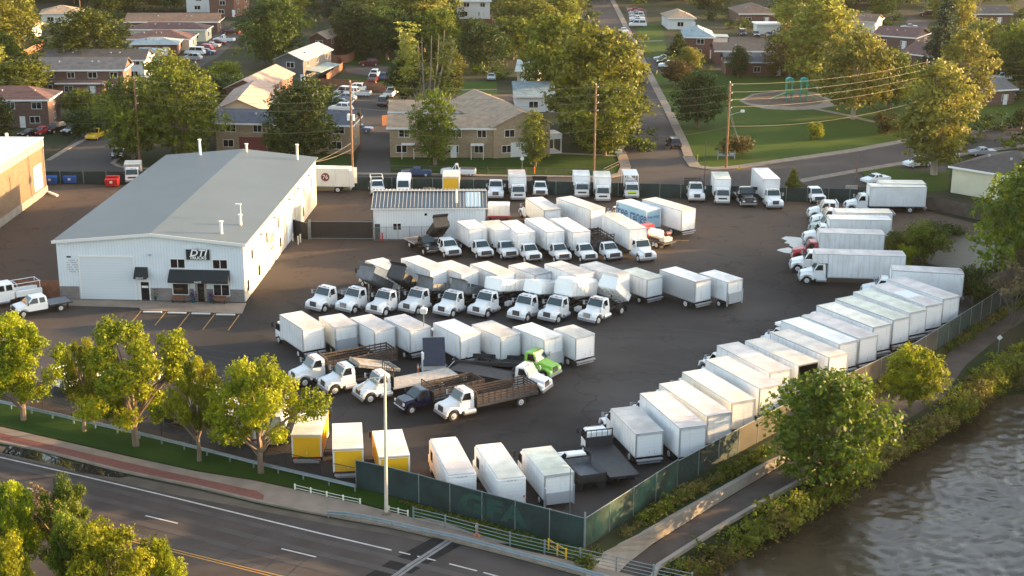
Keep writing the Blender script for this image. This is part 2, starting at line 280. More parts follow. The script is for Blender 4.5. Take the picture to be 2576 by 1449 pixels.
L3 = [G(x, y, -3.2) for x, y in [(1675, 1500), (1705, 1455), (1930, 1350), (2029, 1302), (2135, 1234), (2215, 1190), (2262, 1110), (2360, 1082), (2403, 1042), (2492, 1006), (2590, 985), (2760, 900), (2950, 790), (3300, 620)]]
W = 4000
far = [(-W, -60, 0), (-W, W, 0), (W, W, 0), (W, L0[-1].y, 0)]
deck_end = G(1760, 1490)
sheet('ground', [tuple(p) for p in L0]+[(W, L0[-1].y, 0), (W, W, 0), (-W, W, 0), (-W, -60, 0), (G(1448, 1437).x+25, -60, 0)], M['land'], raw=True)
o = loft('riverbank', [L0, L1], M['land'], 60); loft('riverbank', [L2, [p+Vector((1.2, -.8, -.4)) for p in L2], L3, [p+Vector((3, -2, -1.5)) for p in L3]], M['land'], 60)
i9 = [p for p in L1 if p.y > L1b[-1].y-.5]
loft('path', [L1b+i9[1:], L2], M['path_paving'], 70)
# retaining wall along the underpass
wt = [G(x, y, z) for x, y, z in [(1470, 1444, -.3), (1500, 1401, -.3), (1623, 1343, -.3), (1723, 1287, -.3), (1939, 1165, -.3), (1974, 1150, -.45)]]
m_ = MB(); A = resample(wt, 24); B = resample(L1b, 24)
for i in range(23):
    m_.add([A[i], A[i+1], B[i+1], B[i]], [(0, 1, 2, 3)]); off = Vector((-.35, .25, 0))
    m_.add([A[i], A[i+1], A[i+1]+off, A[i]+off], [(0, 1, 2, 3)]); m_.add([A[i]+off, A[i+1]+off, B[i+1]+off, B[i]+off], [(0, 1, 2, 3)])
o = m_.build('retaining_wall', M['concrete_lt']); o.location.z = .06; tag(o, 'long pale concrete retaining wall beside the sunken riverside path', 'wall')
o = strip('path_kerb', L2[:6], .35, M['concrete_lt'], raw=True, kind=None, h=.35); tag(o, 'low concrete kerb wall between the sunken path and the river shrubs', 'kerb')
from mathutils import noise as nz
sheet('river_water', [(-70, -60, -3.9)]+[tuple(p) for p in [v+Vector((-2.5, 1.5, -.7)) for v in L3]]+[(W, 400, -3.9), (W, -60, -3.9)], M['river'], raw=True)
vv, ff_ = [], []; nx, ny = 320, 250; cu, su = math.cos(R(42)), math.sin(R(42))
for j in range(ny):
    for i in range(nx):
        x = 4+i*.30; y = 76+j*.32; a_ = x*cu+y*su; b_ = -x*su+y*cu
        wx, wy = a_+1.2*nz.noise((a_*.2, b_*.2, 7)), b_+1.2*nz.noise((a_*.2, b_*.2, 17)); h_ = .14*nz.noise((wx*.13, wy*.2, 1))-.13*abs(nz.noise((wx*.46, wy*.9, 5)))-.15*abs(nz.noise((wx*1.0, wy*1.9, 9)))-.08*abs(nz.noise((wx*1.8, wy*2.8, 3)))
        vv.append((x, y, -3.10+h_*1.0))
for j in range(ny-1):
    for i in range(nx-1): ff_.append((j*nx+i, j*nx+i+1, (j+1)*nx+i+1, (j+1)*nx+i))
me = bpy.data.meshes.new('river_water'); me.from_pydata(vv, [], ff_); me.shade_smooth(); tag(obj('river_water', me, M['river']), kind='structure')
# ground beyond the river (east bank) that carries the shade trees
o = sheet('ground', [(34, 52, -1.2), (62, 120, -1.2), (90, 190, -1.2), (130, 300, -1.2), (900, 330, -1.2), (900, 40, -1.2)], M['land'], raw=True)
# the lot
lotm = MM('lot_asphalt', (.054, .050, .048), .85, noise=.58, scale=.045, bump=.15, bscale=5, detail=10)
n = lotm.node_tree.nodes; l = lotm.node_tree.links; b = n["Principled BSDF"]; src = b.inputs["Base Color"].links[0].from_socket
tc = n.new("ShaderNodeTexCoord"); sx = n.new("ShaderNodeSeparateXYZ"); l.new(tc.outputs["Object"], sx.inputs[0]); ns = n.new("ShaderNodeTexNoise"); ns.inputs["Scale"].default_value = .06; ns.inputs["Detail"].default_value = 8; l.new(tc.outputs["Object"], ns.inputs[0])
xl = n.new('ShaderNodeMapRange'); xl.inputs[1].default_value = -42; xl.inputs[2].default_value = -56; xl.inputs[3].default_value = 0; xl.inputs[4].default_value = 45; l.new(sx.outputs[0], xl.inputs[0]); ay = n.new('ShaderNodeMath'); l.new(sx.outputs[1], ay.inputs[0]); l.new(xl.outputs[0], ay.inputs[1])
ma = n.new("ShaderNodeMath"); ma.operation = 'MULTIPLY_ADD'; ma.inputs[1].default_value = 60; l.new(ns.outputs[0], ma.inputs[0]); l.new(ay.outputs[0], ma.inputs[2])
mr = n.new("ShaderNodeMapRange"); mr.inputs[1].default_value = 196; mr.inputs[2].default_value = 222; l.new(ma.outputs[0], mr.inputs[0])
mx = n.new("ShaderNodeMix"); mx.data_type = 'RGBA'; l.new(mr.outputs[0], mx.inputs[0]); l.new(src, mx.inputs[6]); mx.inputs[7].default_value = (.082, .060, .046, 1); b.inputs['Specular IOR Level'].default_value = .12
# stains, tyre marks and cracks that belong to the surface
vo = n.new("ShaderNodeTexVoronoi"); vo.feature = 'DISTANCE_TO_EDGE'; vo.inputs["Scale"].default_value = .085; n5 = n.new("ShaderNodeTexNoise"); n5.inputs["Scale"].default_value = .25; n5.inputs["Detail"].default_value = 8
l.new(tc.outputs["Object"], n5.inputs[0]); mxv = n.new("ShaderNodeMix"); mxv.data_type = 'RGBA'; mxv.inputs[0].default_value = .93; 
va = n.new("ShaderNodeVectorMath"); va.operation = 'MULTIPLY_ADD'; va.inputs[1].default_value = (9, 9, 0); l.new(n5.outputs["Color"], va.inputs[0]); l.new(tc.outputs["Object"], va.inputs[2]); l.new(va.outputs[0], vo.inputs["Vector"])
cr = n.new("ShaderNodeMapRange"); cr.inputs[1].default_value = 0; cr.inputs[2].default_value = .012; cr.inputs[3].default_value = .62; cr.inputs[4].default_value = 1; l.new(vo.outputs["Distance"], cr.inputs[0])
st = n.new("ShaderNodeTexNoise"); st.inputs["Scale"].default_value = .35; st.inputs["Detail"].default_value = 6; l.new(tc.outputs["Object"], st.inputs[0]); sr = n.new("ShaderNodeMapRange"); sr.inputs[1].default_value = .60; sr.inputs[2].default_value = .72; sr.inputs[3].default_value = 1; sr.inputs[4].default_value = .68; l.new(st.outputs[0], sr.inputs[0])
mu = n.new("ShaderNodeMath"); mu.operation = 'MULTIPLY'; l.new(cr.outputs[0], mu.inputs[0]); l.new(sr.outputs[0], mu.inputs[1])
m2 = n.new("ShaderNodeMix"); m2.data_type = 'RGBA'; m2.blend_type = 'MULTIPLY'; m2.inputs[0].default_value = 1; l.new(mx.outputs[2], m2.inputs[6]); l.new(mu.outputs[0], m2.inputs[7]); l.new(m2.outputs[2], b.inputs["Base Color"])
sheet('lot', [(-260, 700), (-120, 560), (0, 470), (120, 462), (885, 478), (1700, 499), (1990, 507), (2140, 512), (2330, 530), (2500, 575), (2440, 640), (2250, 655), (2300, 700), (2430, 740), (2478, 795), (2300, 912), (2120, 998), (1925, 1100), (1703, 1222), (1470, 1371), (1180, 1298), (896, 1224), (620, 1150), (300, 1055), (0, 985), (-300, 905)], lotm, .02)
o = sheet('apron', [(148, 752), (620, 762), (609, 789), (354, 780), (350, 774), (155, 768)], M['concrete'], .035)
# parking stripes before the office
for a, b_ in [((355, 782), (323, 821)), ((417, 785), (390, 818)), ((478, 787), (446, 827)), ((541, 789), (510, 829)), ((602, 792), (574, 831))]:
    strip('parking_stripe', [a, b_], .12, M['line_yellow'], .03)
strip('parking_stripe', [K('b2', 1620, 1122), K('b2', 1755, 1126)], .3, M['line_yellow'], .03)
for p, r_, k_ in [(K('b3', 290, 1130), 1.6, 'pale_puddle'), (K('b3', 300, 1175), 1.2, 'pale_puddle'), (K('b3', 195, 1224), 1.0, 'pale_puddle')]:
    c = G(*p); random.seed(int(r_*50)); sheet('puddle', [(c.x+r_*random.uniform(.7, 1.3)*math.cos(t*.5236), c.y+1.4*r_*random.uniform(.6, 1.2)*math.sin(t*.5236), .03+.004*r_) for t in range(12)], M[k_], raw=True)
# foreground road, gutter, kerb, walk, verge
sheet('road', [(-500, 1046), (0, 1120), (99, 1140), (311, 1194), (496, 1232), (646, 1268), (722, 1284), (828, 1303), (977, 1329), (1109, 1359), (1292, 1405), (1500, 1462), (2100, 1620), (1700, 2400), (-900, 2000)], M['road'], .02)
sheet('shoulder', [(-500, 1050), (0, 1122), (99, 1142), (311, 1196), (496, 1234), (646, 1270), (722, 1286), (828, 1305), (977, 1331), (1109, 1361), (1109, 1372), (977, 1343), (828, 1319), (646, 1283), (397, 1236), (202, 1190), (0, 1143), (-500, 1070)], M['shoulder'], .028)
c = [G(*p) for p in [(20, 1122), (110, 1139), (190, 1166), (270, 1180), (330, 1199), (300, 1203), (200, 1190), (150, 1172), (60, 1153), (5, 1140)]]
sheet('puddle', [(p.x, p.y, .034) for p in c], M['puddle'], raw=True)
strip('lane_line', [(-300, 1080), (0, 1150), (202, 1196), (397, 1242), (646, 1303), (811, 1343), (985, 1384)], .17, M['line_white'], .036)
for a, b_ in [((1004, 1388), (1032, 1395)), ((1050, 1399), (1096, 1410)), ((1130, 1418), (1200, 1436)), ((1216, 1440), (1420, 1494)), ((366, 1297), (447, 1316.5)), ((708, 1380), (795, 1401)), ((68, 1227), (113, 1239)), ((1040, 1462), (1120, 1484))]: strip('lane_line', [a, b_], .15, M['line_white'], .036)
strip('lane_line', [(-100, 1255), (218, 1328), (646, 1434), (712, 1450), (900, 1497)], .13, M['line_yellow'], .036); strip('lane_line', [(-100, 1259), (216, 1333), (646, 1440), (712, 1457), (900, 1504)], .13, M['line_yellow'], .036)
strip('road_patch', [(1128, 1360), (1010, 1425), (930, 1475), (860, 1520)], 2.5, M['patch'], .030)
strip('bridge_joint', [(1143, 1352), (1030, 1425), (960, 1475), (890, 1525)], .62, M['joint'], .042); strip('bridge_joint', [(1140, 1354), (1028, 1427), (958, 1477), (888, 1527)], .07, M['patch'], .048)
strip('kerb', [(-400, 1052), (0, 1113), (99, 1133), (311, 1187.5), (496, 1225.5), (646, 1262), (722, 1278), (828, 1298), (977, 1324), (1109, 1354), (1292, 1400), (1500, 1456), (1900, 1570)], .3, M['kerb'], 0.0, h=.15)
walk_up = [(-400, 985), (0, 1073), (331, 1150), (496, 1186), (646, 1210), (742, 1231), (904, 1267), (1030, 1300), (1292, 1378), (1475, 1419), (1600, 1449), (1760, 1490)]
walk_lo = [(1900, 1568), (1500, 1454), (1292, 1398), (1109, 1352), (977, 1322.5), (828, 1296.5), (722, 1276.5), (646, 1260.5), (496, 1224), (311, 1186), (99, 1131.5), (0, 1111.5), (-400, 1050)]
sheet('pavement', walk_up+walk_lo, M['concrete'], .13)
sheet('brick_band', [(-400, 1022), (0, 1089), (198, 1135), (397, 1181), (646, 1235), (664, 1245), (662, 1257), (646, 1256), (496, 1220.5), (311, 1183), (99, 1129), (0, 1109), (-400, 1048)], M['red_brick_walk'], .142)
sheet('verge', [(-400, 900), (0, 988), (300, 1058), (620, 1150), (896, 1226), (1180, 1301), (1470, 1378), (1478, 1408), (1292, 1374), (1030, 1297), (904, 1263), (742, 1227), (646, 1207), (496, 1183), (331, 1147), (0, 1070), (-400, 983)], M['grass'], .05)
sheet('worn_strip', [(-400, 893), (0, 984), (300, 1054), (620, 1146), (700, 1170), (700, 1182), (500, 1132), (300, 1078), (0, 1006), (-400, 912)], M['dirt'], .062)
sheet('gravel_path', [(1020, 1300), (1100, 1308), (1190, 1340), (1280, 1368), (1250, 1366), (1150, 1338), (1030, 1312)], M['concrete'], .075)
# bridge deck body so that it is solid from beside
sheetv = [G(x, y) for x, y in [(1470, 1419), (1600, 1449), (1760, 1490), (2100, 1620), (1700, 2400), (1300, 1900)]]
m_ = MB(); nn = len(sheetv); m_.add([(p.x, p.y, -1.0) for p in sheetv]+[(p.x, p.y, .012) for p in sheetv], [tuple(range(nn))]+[(i, (i+1) % nn, nn+(i+1) % nn, nn+i) for i in range(nn)]); m_.build('bridge_deck', M['concrete_lt']); bpy.data.objects['bridge_deck']['kind'] = 'structure'
# streets behind the lot
sheet('street', [(880, 441), (1000, 443), (1300, 447), (1545, 449), (1581, 434), (1568, 386), (1546, 356), (1400, -190), (1440, -190), (1556, 33), (1643, 212), (1684, 288), (1719, 362), (1733, 400), (1748, 421), (1790, 427), (1845, 424.5), (1938, 412), (2143, 382.5), (2291, 356), (2456, 334), (2552, 317), (2900, 262), (2900, 305), (2576, 365), (2507, 373), (2281, 408), (2155, 428.5), (2012, 455), (1990, 475), (1700, 470), (1300, 464), (880, 457)], M['street'], .02)
def walk(pts, w0, name='pavement', m='kerb', z=.03, h=.12): return strip(name, pts, w0, M[m], z-.03, h=h)
walk([(1731, 395), (1748, 419), (1790, 425), (1845, 422), (1938, 409.5), (2143, 380), (2291, 353), (2456, 331), (2552, 314), (2900, 259)], 2.0)
walk([(1445, -180), (1556, 30), (1645, 210), (1686, 288), (1721, 362), (1733, 396)], 1.6); walk([(2010, 457), (2155, 431), (2281, 410), (2507, 376), (2580, 367), (2900, 307)], 1.8)
walk([(1546, 358), (1563, 386), (1574, 420), (1566, 438), (1530, 445)], 1.7, m='concrete'); walk([(885, 437.5), (1100, 440), (1300, 443.5), (1530, 446)], 1.2, m='kerb')
# lawns
sheet('lawn', [(1725, 372), (1745, 414), (1790, 421), (1845, 418), (1938, 405), (2143, 376), (2291, 349), (2456, 327), (2552, 310), (2900, 250), (2900, 120), (2500, 150), (2300, 170), (1800, 180), (1640, 185), (1690, 288)], M['grass_far'], .03)
sheet('lawn', [(1600, 60), (1665, 60), (1680, 140), (1625, 143)], M['grass_far'], .03)
sheet('lawn', [(978, 385), (1558, 386), (1562, 420), (1545, 436), (1300, 440), (985, 432)], M['grass'], .03)
sheet('lawn', [(1150, 205), (1250, 205), (1250, 238), (1150, 238)], M['grass_far'], .03); sheet('lawn', [(880, 135), (985, 135), (990, 165), (870, 165)], M['grass'], .03); sheet('lawn', [(2160, 425), (2250, 415), (2390, 428), (2385, 478), (2330, 482), (2200, 468)], M['grass_far'], .035)
sheet('lawn', [(2480, 290), (2576, 268), (2700, 250), (2700, 300), (2552, 312), (2456, 327)], M['grass_far'], .032); sheet('lawn', [(860, 195), (985, 195), (985, 212), (850, 210)], M['grass'], .03)
sheet('lawn', [(790, 385), (880, 380), (880, 430), (790, 440)], M['grass'], .03); sheet('lawn', [(0, 180), (120, 170), (100, 225), (0, 235)], M['grass'], .03)
strip('footpath', [(1605, 104), (1668, 102)], 1.4, M['kerb'], .04); strip('footpath', [(1150, 226), (1250, 225)], 1.0, M['kerb'], .04); strip('footpath', [(1400, 385), (1560, 392)], 1.2, M['kerb'], .04)
# play area
sheet('play_path', [K('a3', x, y) for x, y in [(-280, 1010), (-150, 940), (80, 912), (350, 905), (520, 935), (660, 1008), (810, 1030), (700, 1060), (480, 1095), (250, 1105), (-30, 1090), (-200, 1050)]], M['kerb'], .045)
sheet('play_sand', [K('a3', x, y) for x, y in [(-240, 1005), (-120, 950), (80, 925), (350, 918), (480, 945), (600, 1005), (520, 1045), (300, 1070), (0, 1055), (-180, 1035)]], M['sand'], .055)
strip('footpath', [K('a3', 480, 1090), K('a3', 830, 1160), K('a3', 980, 1200), K('a3', 1090, 1225)], 1.6, M['kerb'], .05)
# alley, car parks and drives among the flats
sheet('alley', [K('a1', x, y) for x, y in [(920, 930), (1240, 925), (1330, 1150), (1330, 1443)]]+[(983, 437), (890, 437), (905, 380), (880, 300), (855, 240)], M['street'], .02)
sheet('car_park', [K('a1', x, y) for x, y in [(870, 640), (1340, 655), (1330, 780), (900, 730)]], M['street'], .02)
sheet('car_park', [K('a1', x, y) for x, y in [(2000, 960), (2576, 945), (2576, 1045), (2000, 1050)]], M['sand'], .02)
sheet('car_park', [K('a0', x, y) for x, y in [(1800, 560), (2230, 260), (2420, 200), (2450, 330), (2200, 560), (1980, 690), (1850, 640)]], M['street'], .02)
sheet('street', [(-200, 440), (120, 405), (190, 350), (230, 320), (330, 325), (300, 380), (290, 405), (330, 425), (420, 436), (420, 447), (120, 434), (-200, 470)], M['street'], .024)
strip('kerb', [K('b0', 480, 325), K('b0', 700, 190), K('b0', 890, 95)], .9, M['kerb'], 0, h=.1); strip('kerb', [K('b0', 1190, 300), K('b0', 1130, 350), K('b0', 1200, 385), K('b0', 1350, 405), K('b0', 1500, 405)], .7, M['kerb'], 0, h=.1)
sheet('car_park', [K('a2', x, y) for x, y in [(1120, 60), (1330, 90), (1345, 270), (1160, 270)]], M['street'], .022); sheet('car_park', [K('a2', x, y) for x, y in [(1320, 575), (1650, 570), (1660, 700), (1390, 720)]], M['street'], .026)
sheet('driveway', [K('a2', x, y) for x, y in [(2160, 370), (2900, 350), (2900, 410), (2160, 430)]], M['sand'], .03); sheet('driveway', [(2010, 457), (2155, 432), (2170, 440), (2180, 470), (2060, 482)], M['street'], .032)
sheet('driveway', [K('b3', 1290, 395), K('b3', 1430, 350), K('b3', 1800, 380), K('b3', 1790, 440), K('b3', 1500, 430)], M['street'], .04); sheet('street', [K('a3', x, y) for x, y in [(1420, 170), (1640, 215), (1560, 360), (1480, 420), (1330, 350)]], M['street'], .03)
# pond
sheet('pond', [K('b3', x, y) for x, y in [(1480, 1180), (1700, 1120), (1950, 1060), (2300, 1080), (2576, 1120), (2700, 1250), (2500, 1480), (2050, 1490), (1900, 1430), (1600, 1350), (1450, 1300)]], M['still_water'], .05)

# wear on the ground: old repair patches, tyre sweeps, wheel tracks and sealed cracks
rng = random.Random(11)
MM('tyre_mark', (.020, .0185, .018), .8); MM('crack_seal', (.014, .0135, .013), .7); MM('wheel_track', (.052, .043, .039), .85, noise=.2, scale=.5)
for cx, cy, r_, a0, a1, k in [(1500, 1040, 14, -.3, 1.3, 0), (1650, 930, 18, 1.8, 3.0, 1), (1820, 760, 16, 2.2, 3.5, 0), (1350, 1060, 12, -.9, .5, 1), (700, 800, 12, 3.6, 4.9, 0), (1650, 1010, 20, .9, 2.1, 1)]:
    c = G(cx, cy)
    for dr in (0, 1.9): strip('tyre_marks', [(c.x+(r_+dr)*math.cos(a0+(a1-a0)*t/14), c.y+(r_+dr)*math.sin(a0+(a1-a0)*t/14), .032) for t in range(15)], .22, M['tyre_mark'], raw=True)
for k in range(16):
    x, y = rng.uniform(620, 2000), rng.uniform(640, 1060); c = G(x, y); a_ = rng.uniform(0, 6.28); pts = [(c.x, c.y, .034)]
    for t in range(9): a_ += rng.uniform(-.5, .5); pts.append((pts[-1][0]+1.3*math.cos(a_), pts[-1][1]+1.3*math.sin(a_), .034))
    strip('crack_seal', pts, .09, M['crack_seal'], raw=True)
base_l = [G(*p) for p in [(-300, 1080), (0, 1150), (202, 1196), (397, 1242), (646, 1303), (811, 1343), (985, 1384), (1420, 1494)]]
for off in (1.1, 2.9, 4.9, 6.7): strip('wheel_tracks', [(p.x-.42*off, p.y-.9*off, .031) for p in base_l], .65, M['wheel_track'], raw=True)
for k in range(7):
    t = rng.uniform(0, 6); i_ = int(t); p = base_l[i_].lerp(base_l[i_+1], t-i_); strip('crack_seal', [(p.x-.42*o_+rng.uniform(-.25, .25), p.y-.9*o_+rng.uniform(-.15, .15), .0335) for o_ in (-1.2, .5, 2, 3.6, 5.2, 7)], .07, M['crack_seal'], raw=True)
# ================================================================ VEHICLE BUILDERS (local frame: +y is forward, origin on the ground below the rear of the body)
def wheel(parent, x, y, r, wd, dual=False):
    k = ('wh', r, wd, dual)
    def f():
        m = MB(); n = 20
        ww = wd*2.1 if dual else wd
        m.tube((-ww/2, 0, 0), (ww/2, 0, 0), r, n=n); return m.mesh('wheel', .03)
    def g():
        m = MB(); t = (wd*2.1 if dual else wd)/2
        m.tube((t-.02, 0, 0), (t+.03, 0, 0), r*.60, r*.50, n=16); m.tube((t+.03, 0, 0), (t+.08, 0, 0), r*.2, r*.16, n=10); return m.mesh('rim')
    def g2():
        m = MB(); t = (wd*2.1 if dual else wd)/2; m.tube((t+.02, 0, 0), (t+.045, 0, 0), r*.30, n=12); return m.mesh('hub')
    w_ = obj('wheel', cached(k, f), M['tyre'], parent, (x, y, r), (0, 0, 0 if x > 0 else math.pi))
    obj('rim', cached(k+('r',), g), M['rim'], w_); obj('hub', cached(k+('h',), g2), M['trim'], w_)
def arch(y, r, z0, zt, w_=.22, n=7):
    """fender outline with the wheel opening cut in"""
    o = [(y-r-w_, z0), (y-r-.5*w_, zt-.12), (y-.5*r, zt), (y+.5*r, zt), (y+r+.7*w_, zt-.2), (y+r+w_, z0)]
    i = [(y+r*math.cos(t), r*.98+r*math.sin(t)*1.02) for t in [math.pi*k/(n-1) for k in range(n)]]
    i = [(a, max(z0, b)) for a, b in i]; return o+i
def side_glass(m, y0, y1, y0t, y1t, zb, zt, xb, xt, ss=(-1, 1)):
    for s in ss: m.hexa([(s*(xb-.02), y0, zb), (s*(xb+.012), y0, zb), (s*(xb+.012), y1, zb), (s*(xb-.02), y1, zb), (s*(xt-.02), y0t, zt), (s*(xt+.012), y0t, zt), (s*(xt+.012), y1t, zt), (s*(xt-.02), y1t, zt)])
def cab(root, kind, y, paint, crew=False, mirrors=True, gr='grille', amber=True):
    """returns the y of the front end"""
    def shell():
        m = MB(); e = .75 if crew else 0
        if kind == 'conv':
            m.hexa([(-1.05, -e, .72), (1.05, -e, .72), (1.05, 1.6, .72), (-1.05, 1.6, .72), (-1.06, -e, 1.72), (1.06, -e, 1.72), (1.06, 1.55, 1.72), (-1.06, 1.55, 1.72)])
            m.hexa([(-1.05, -e, 1.73), (1.05, -e, 1.73), (1.03, 1.5, 1.73), (-1.03, 1.5, 1.73), (-.93, .03-e, 2.55), (.93, .03-e, 2.55), (.88, 1.0, 2.57), (-.88, 1.0, 2.57)])
            m.hexa([(-.86, 1.45, .8), (.86, 1.45, .8), (.74, 3.0, .62), (-.74, 3.0, .62), (-.84, 1.45, 1.74), (.84, 1.45, 1.74), (.60, 2.92, 1.40), (-.60, 2.92, 1.40)])
        elif kind == 'pick':
            m.hexa([(-1.0, -e, .55), (1.0, -e, .55), (1.0, 1.55, .55), (-1.0, 1.55, .55), (-1.01, -e, 1.34), (1.01, -e, 1.34), (1.0, 1.55, 1.34), (-1.0, 1.55, 1.34)])
            m.hexa([(-.97, -e, 1.35), (.97, -e, 1.35), (.95, 1.62, 1.35), (-.95, 1.62, 1.35), (-.80, .08-e, 2.02), (.80, .08-e, 2.02), (.76, .85, 2.04), (-.76, .85, 2.04)])
            m.hexa([(-.93, 1.5, .62), (.93, 1.5, .62), (.90, 2.78, .55), (-.90, 2.78, .55), (-.93, 1.5, 1.37), (.93, 1.5, 1.37), (.82, 2.7, 1.22), (-.82, 2.7, 1.22)])
        else:
            m.hexa([(-1.03, -e, .6), (1.03, -e, .6), (1.0, 1.72, .5), (-1.0, 1.72, .5), (-1.04, -e, 1.38), (1.04, -e, 1.38), (1.01, 1.74, 1.38), (-1.01, 1.74, 1.38)])
            m.hexa([(-1.03, -e, 1.39), (1.03, -e, 1.39), (1.0, 1.72, 1.39), (-1.0, 1.72, 1.39), (-.95, .03-e, 2.3), (.95, .03-e, 2.3), (.90, 1.36, 2.3), (-.90, 1.36, 2.3)])
        return m.mesh('cab', .06)
    def fend():
        m = MB()
        if kind == 'conv':
            for s in (-1, 1): a = s*.62; b = s*1.16; m.prism(arch(2.2, .60, .62, 1.30), min(a, b), max(a, b))
        elif kind == 'pick':
            for s in (-1, 1): a = s*.8; b = s*1.06; m.prism(arch(2.05, .50, .58, 1.20, .14), min(a, b), max(a, b))
        else:
            for s in (-1, 1): a = s*.85; b = s*1.07; m.prism(arch(.75, .50, .55, 1.12, .1), min(a, b), max(a, b))
        return m.mesh('fender', .04)
    def wind():
        m = MB()
        q = {'conv': [(-.92, 1.505, 1.80), (.92, 1.505, 1.80), (.82, 1.06, 2.48), (-.82, 1.06, 2.48)], 'pick': [(-.86, 1.60, 1.40), (.86, 1.60, 1.40), (.70, .93, 1.98), (-.70, .93, 1.98)], 'van': [(-.90, 1.745, 1.46), (.90, 1.745, 1.46), (.82, 1.435, 2.20), (-.82, 1.435, 2.20)]}[kind]
        m.add(q+[(a, b-.05, c-.02) for a, b, c in q], [(0, 1, 2, 3), (4, 7, 6, 5), (0, 4, 5, 1), (1, 5, 6, 2), (2, 6, 7, 3), (3, 7, 4, 0)]); return m.mesh('windshield')
    def sideg(k, s_=0):
        def f():
            m = MB(); e = k*.9
            if kind == 'conv': side_glass(m, .35-e, 1.32-e*.72, .38-e, .93-e*.42, 1.80, 2.42, 1.035, .945, (s_,)) if not k else side_glass(m, -.55, .15, -.5, .15, 1.80, 2.42, 1.04, .945, (s_,))
            elif kind == 'pick': side_glass(m, .3, 1.35, .32, .82, 1.40, 1.93, .962, .825, (s_,)) if not k else side_glass(m, -.5, .12, -.45, .12, 1.40, 1.93, .965, .825, (s_,))
            else: side_glass(m, .45, 1.62, .47, 1.32, 1.42, 2.15, 1.02, .965, (s_,)) if not k else side_glass(m, -.5, .15, -.5, .15, 1.42, 2.15, 1.03, .97, (s_,))
            return m.mesh('side_window')
        return f
    def gril():
        m = MB(); yf = {'conv': 2.965, 'pick': 2.72, 'van': 1.72}[kind]
        if kind == 'conv': m.hexa([(-.46, yf-.05, .80), (.46, yf-.05, .80), (.46, yf+.055, .80), (-.46, yf+.055, .80), (-.44, yf-.1, 1.34), (.44, yf-.1, 1.34), (.44, yf+.0, 1.34), (-.44, yf+.0, 1.34)])
        elif kind == 'pick': m.hexa([(-.72, yf-.05, .70), (.72, yf-.05, .70), (.72, yf+.10, .70), (-.72, yf+.10, .70), (-.66, yf-.1, 1.16), (.66, yf-.1, 1.16), (.66, yf+.05, 1.16), (-.66, yf+.05, 1.16)])
        else: m.box(-.62, .62, yf-.03, yf+.045, .88, 1.12)
        return m.mesh('grille', .015)
    def bars():
        m = MB(); n = 6 if kind == 'conv' else 1
        for i in range(n):
            z = (.84+.075*i) if kind == 'conv' else .93; yy = (3.025-.012*i) if kind == 'conv' else 2.815
            m.box(-.42 if kind == 'conv' else -.6, .42 if kind == 'conv' else .6, yy-.03, yy+.012, z, z+.022)
        return m.mesh('grille_bars')
    def lamp(s):
        def f():
            m = MB(); c = {'conv': (.62, 1.0, 2.90, 3.03, .84, 1.06), 'pick': (.70, .92, 2.7, 2.83, .86, 1.12), 'van': (.66, .96, 1.68, 1.775, .90, 1.12)}[kind]
            m.box(min(s*c[0], s*c[1]), max(s*c[0], s*c[1]), c[2], c[3], c[4], c[5]); return m.mesh('headlight', .02)
        return f
    def bump():
        m = MB(); c = {'conv': (1.16, 2.9, 3.12, .42, .70), 'pick': (1.0, 2.72, 2.93, .46, .70), 'van': (1.04, 1.66, 1.86, .32, .60)}[kind]; m.box(-c[0], c[0], c[1], c[2], c[3], c[4]); return m.mesh('bumper', .05)
    def mir(s):
        def f():
            m = MB(); c = {'conv': (1.02, 1.5, 1.5, 1.75, 2.2), 'pick': (.95, 1.42, 1.45, 1.35, 1.65), 'van': (.98, 1.42, 1.85, 1.55, 2.1)}[kind]
            m.box(min(s*(c[1]-.28), s*(c[1]-.06)), max(s*(c[1]-.28), s*(c[1]-.06)), c[2], c[2]+.1, c[3], c[4]); m.tube((s*c[0], c[2]-.1, c[3]+.1), (s*(c[1]-.2), c[2]+.04, c[3]+.1), .02, n=5); m.tube((s*c[0]*.93, c[2]-.1, c[4]), (s*(c[1]-.2), c[2]+.04, c[4]), .02, n=5); return m.mesh('mirror')
        return f
    def mark():
        m = MB(); z = {'conv': 2.59, 'pick': 2.05, 'van': 2.31}[kind]; yy = {'conv': .95, 'pick': .8, 'van': 1.3}[kind]
        m.box(-.65, .65, yy-.02, yy+.02, z-.03, z-.005)
        for x in (-.6, -.15, 0, .15, .6): m.box(x-.045, x+.045, yy-.05, yy+.05, z-.02, z+.05)
        return m.mesh('marker_light')
    c = obj('cab', cached(('cab', kind, crew), shell), M[paint], root, (0, y, 0))
    obj('fender', cached(('fend', kind), fend), M[paint], c); obj('windshield', cached(('wind', kind), wind), M['glass_car'], c)
    for s in (-1, 1):
        obj('side_window', cached(('sg', kind, 0, s), sideg(0, s)), M['glass_dark'], c)
        if crew: obj('side_window', cached(('sg', kind, 1, s), sideg(1, s)), M['glass_dark'], c)
    obj('grille', cached(('gril', kind), gril), M[gr], c)
    if kind != 'van': obj('grille_bars', cached(('bars', kind), bars), M['chrome'], c)
    for s in (-1, 1):
        obj('headlight', cached(('lamp', kind, s), lamp(s)), M['lamp_clear'], c)
        if mirrors: obj('mirror', cached(('mir', kind, s), mir(s)), M['black_steel'] if kind != 'conv' else M['trim'], c)
    obj('bumper', cached(('bump', kind), bump), M['bumper'] if kind != 'pick' else M['chrome'], c)
    if amber and kind != 'pick': obj('marker_light', cached(('mark', kind), mark), M['lamp_amber'], c)
    fy = {'conv': 2.2, 'pick': 2.05, 'van': .75}[kind]; r = .5 if kind == 'conv' else .42
    for s in (-1, 1): wheel(root, s*.97, y+fy, r, .26)
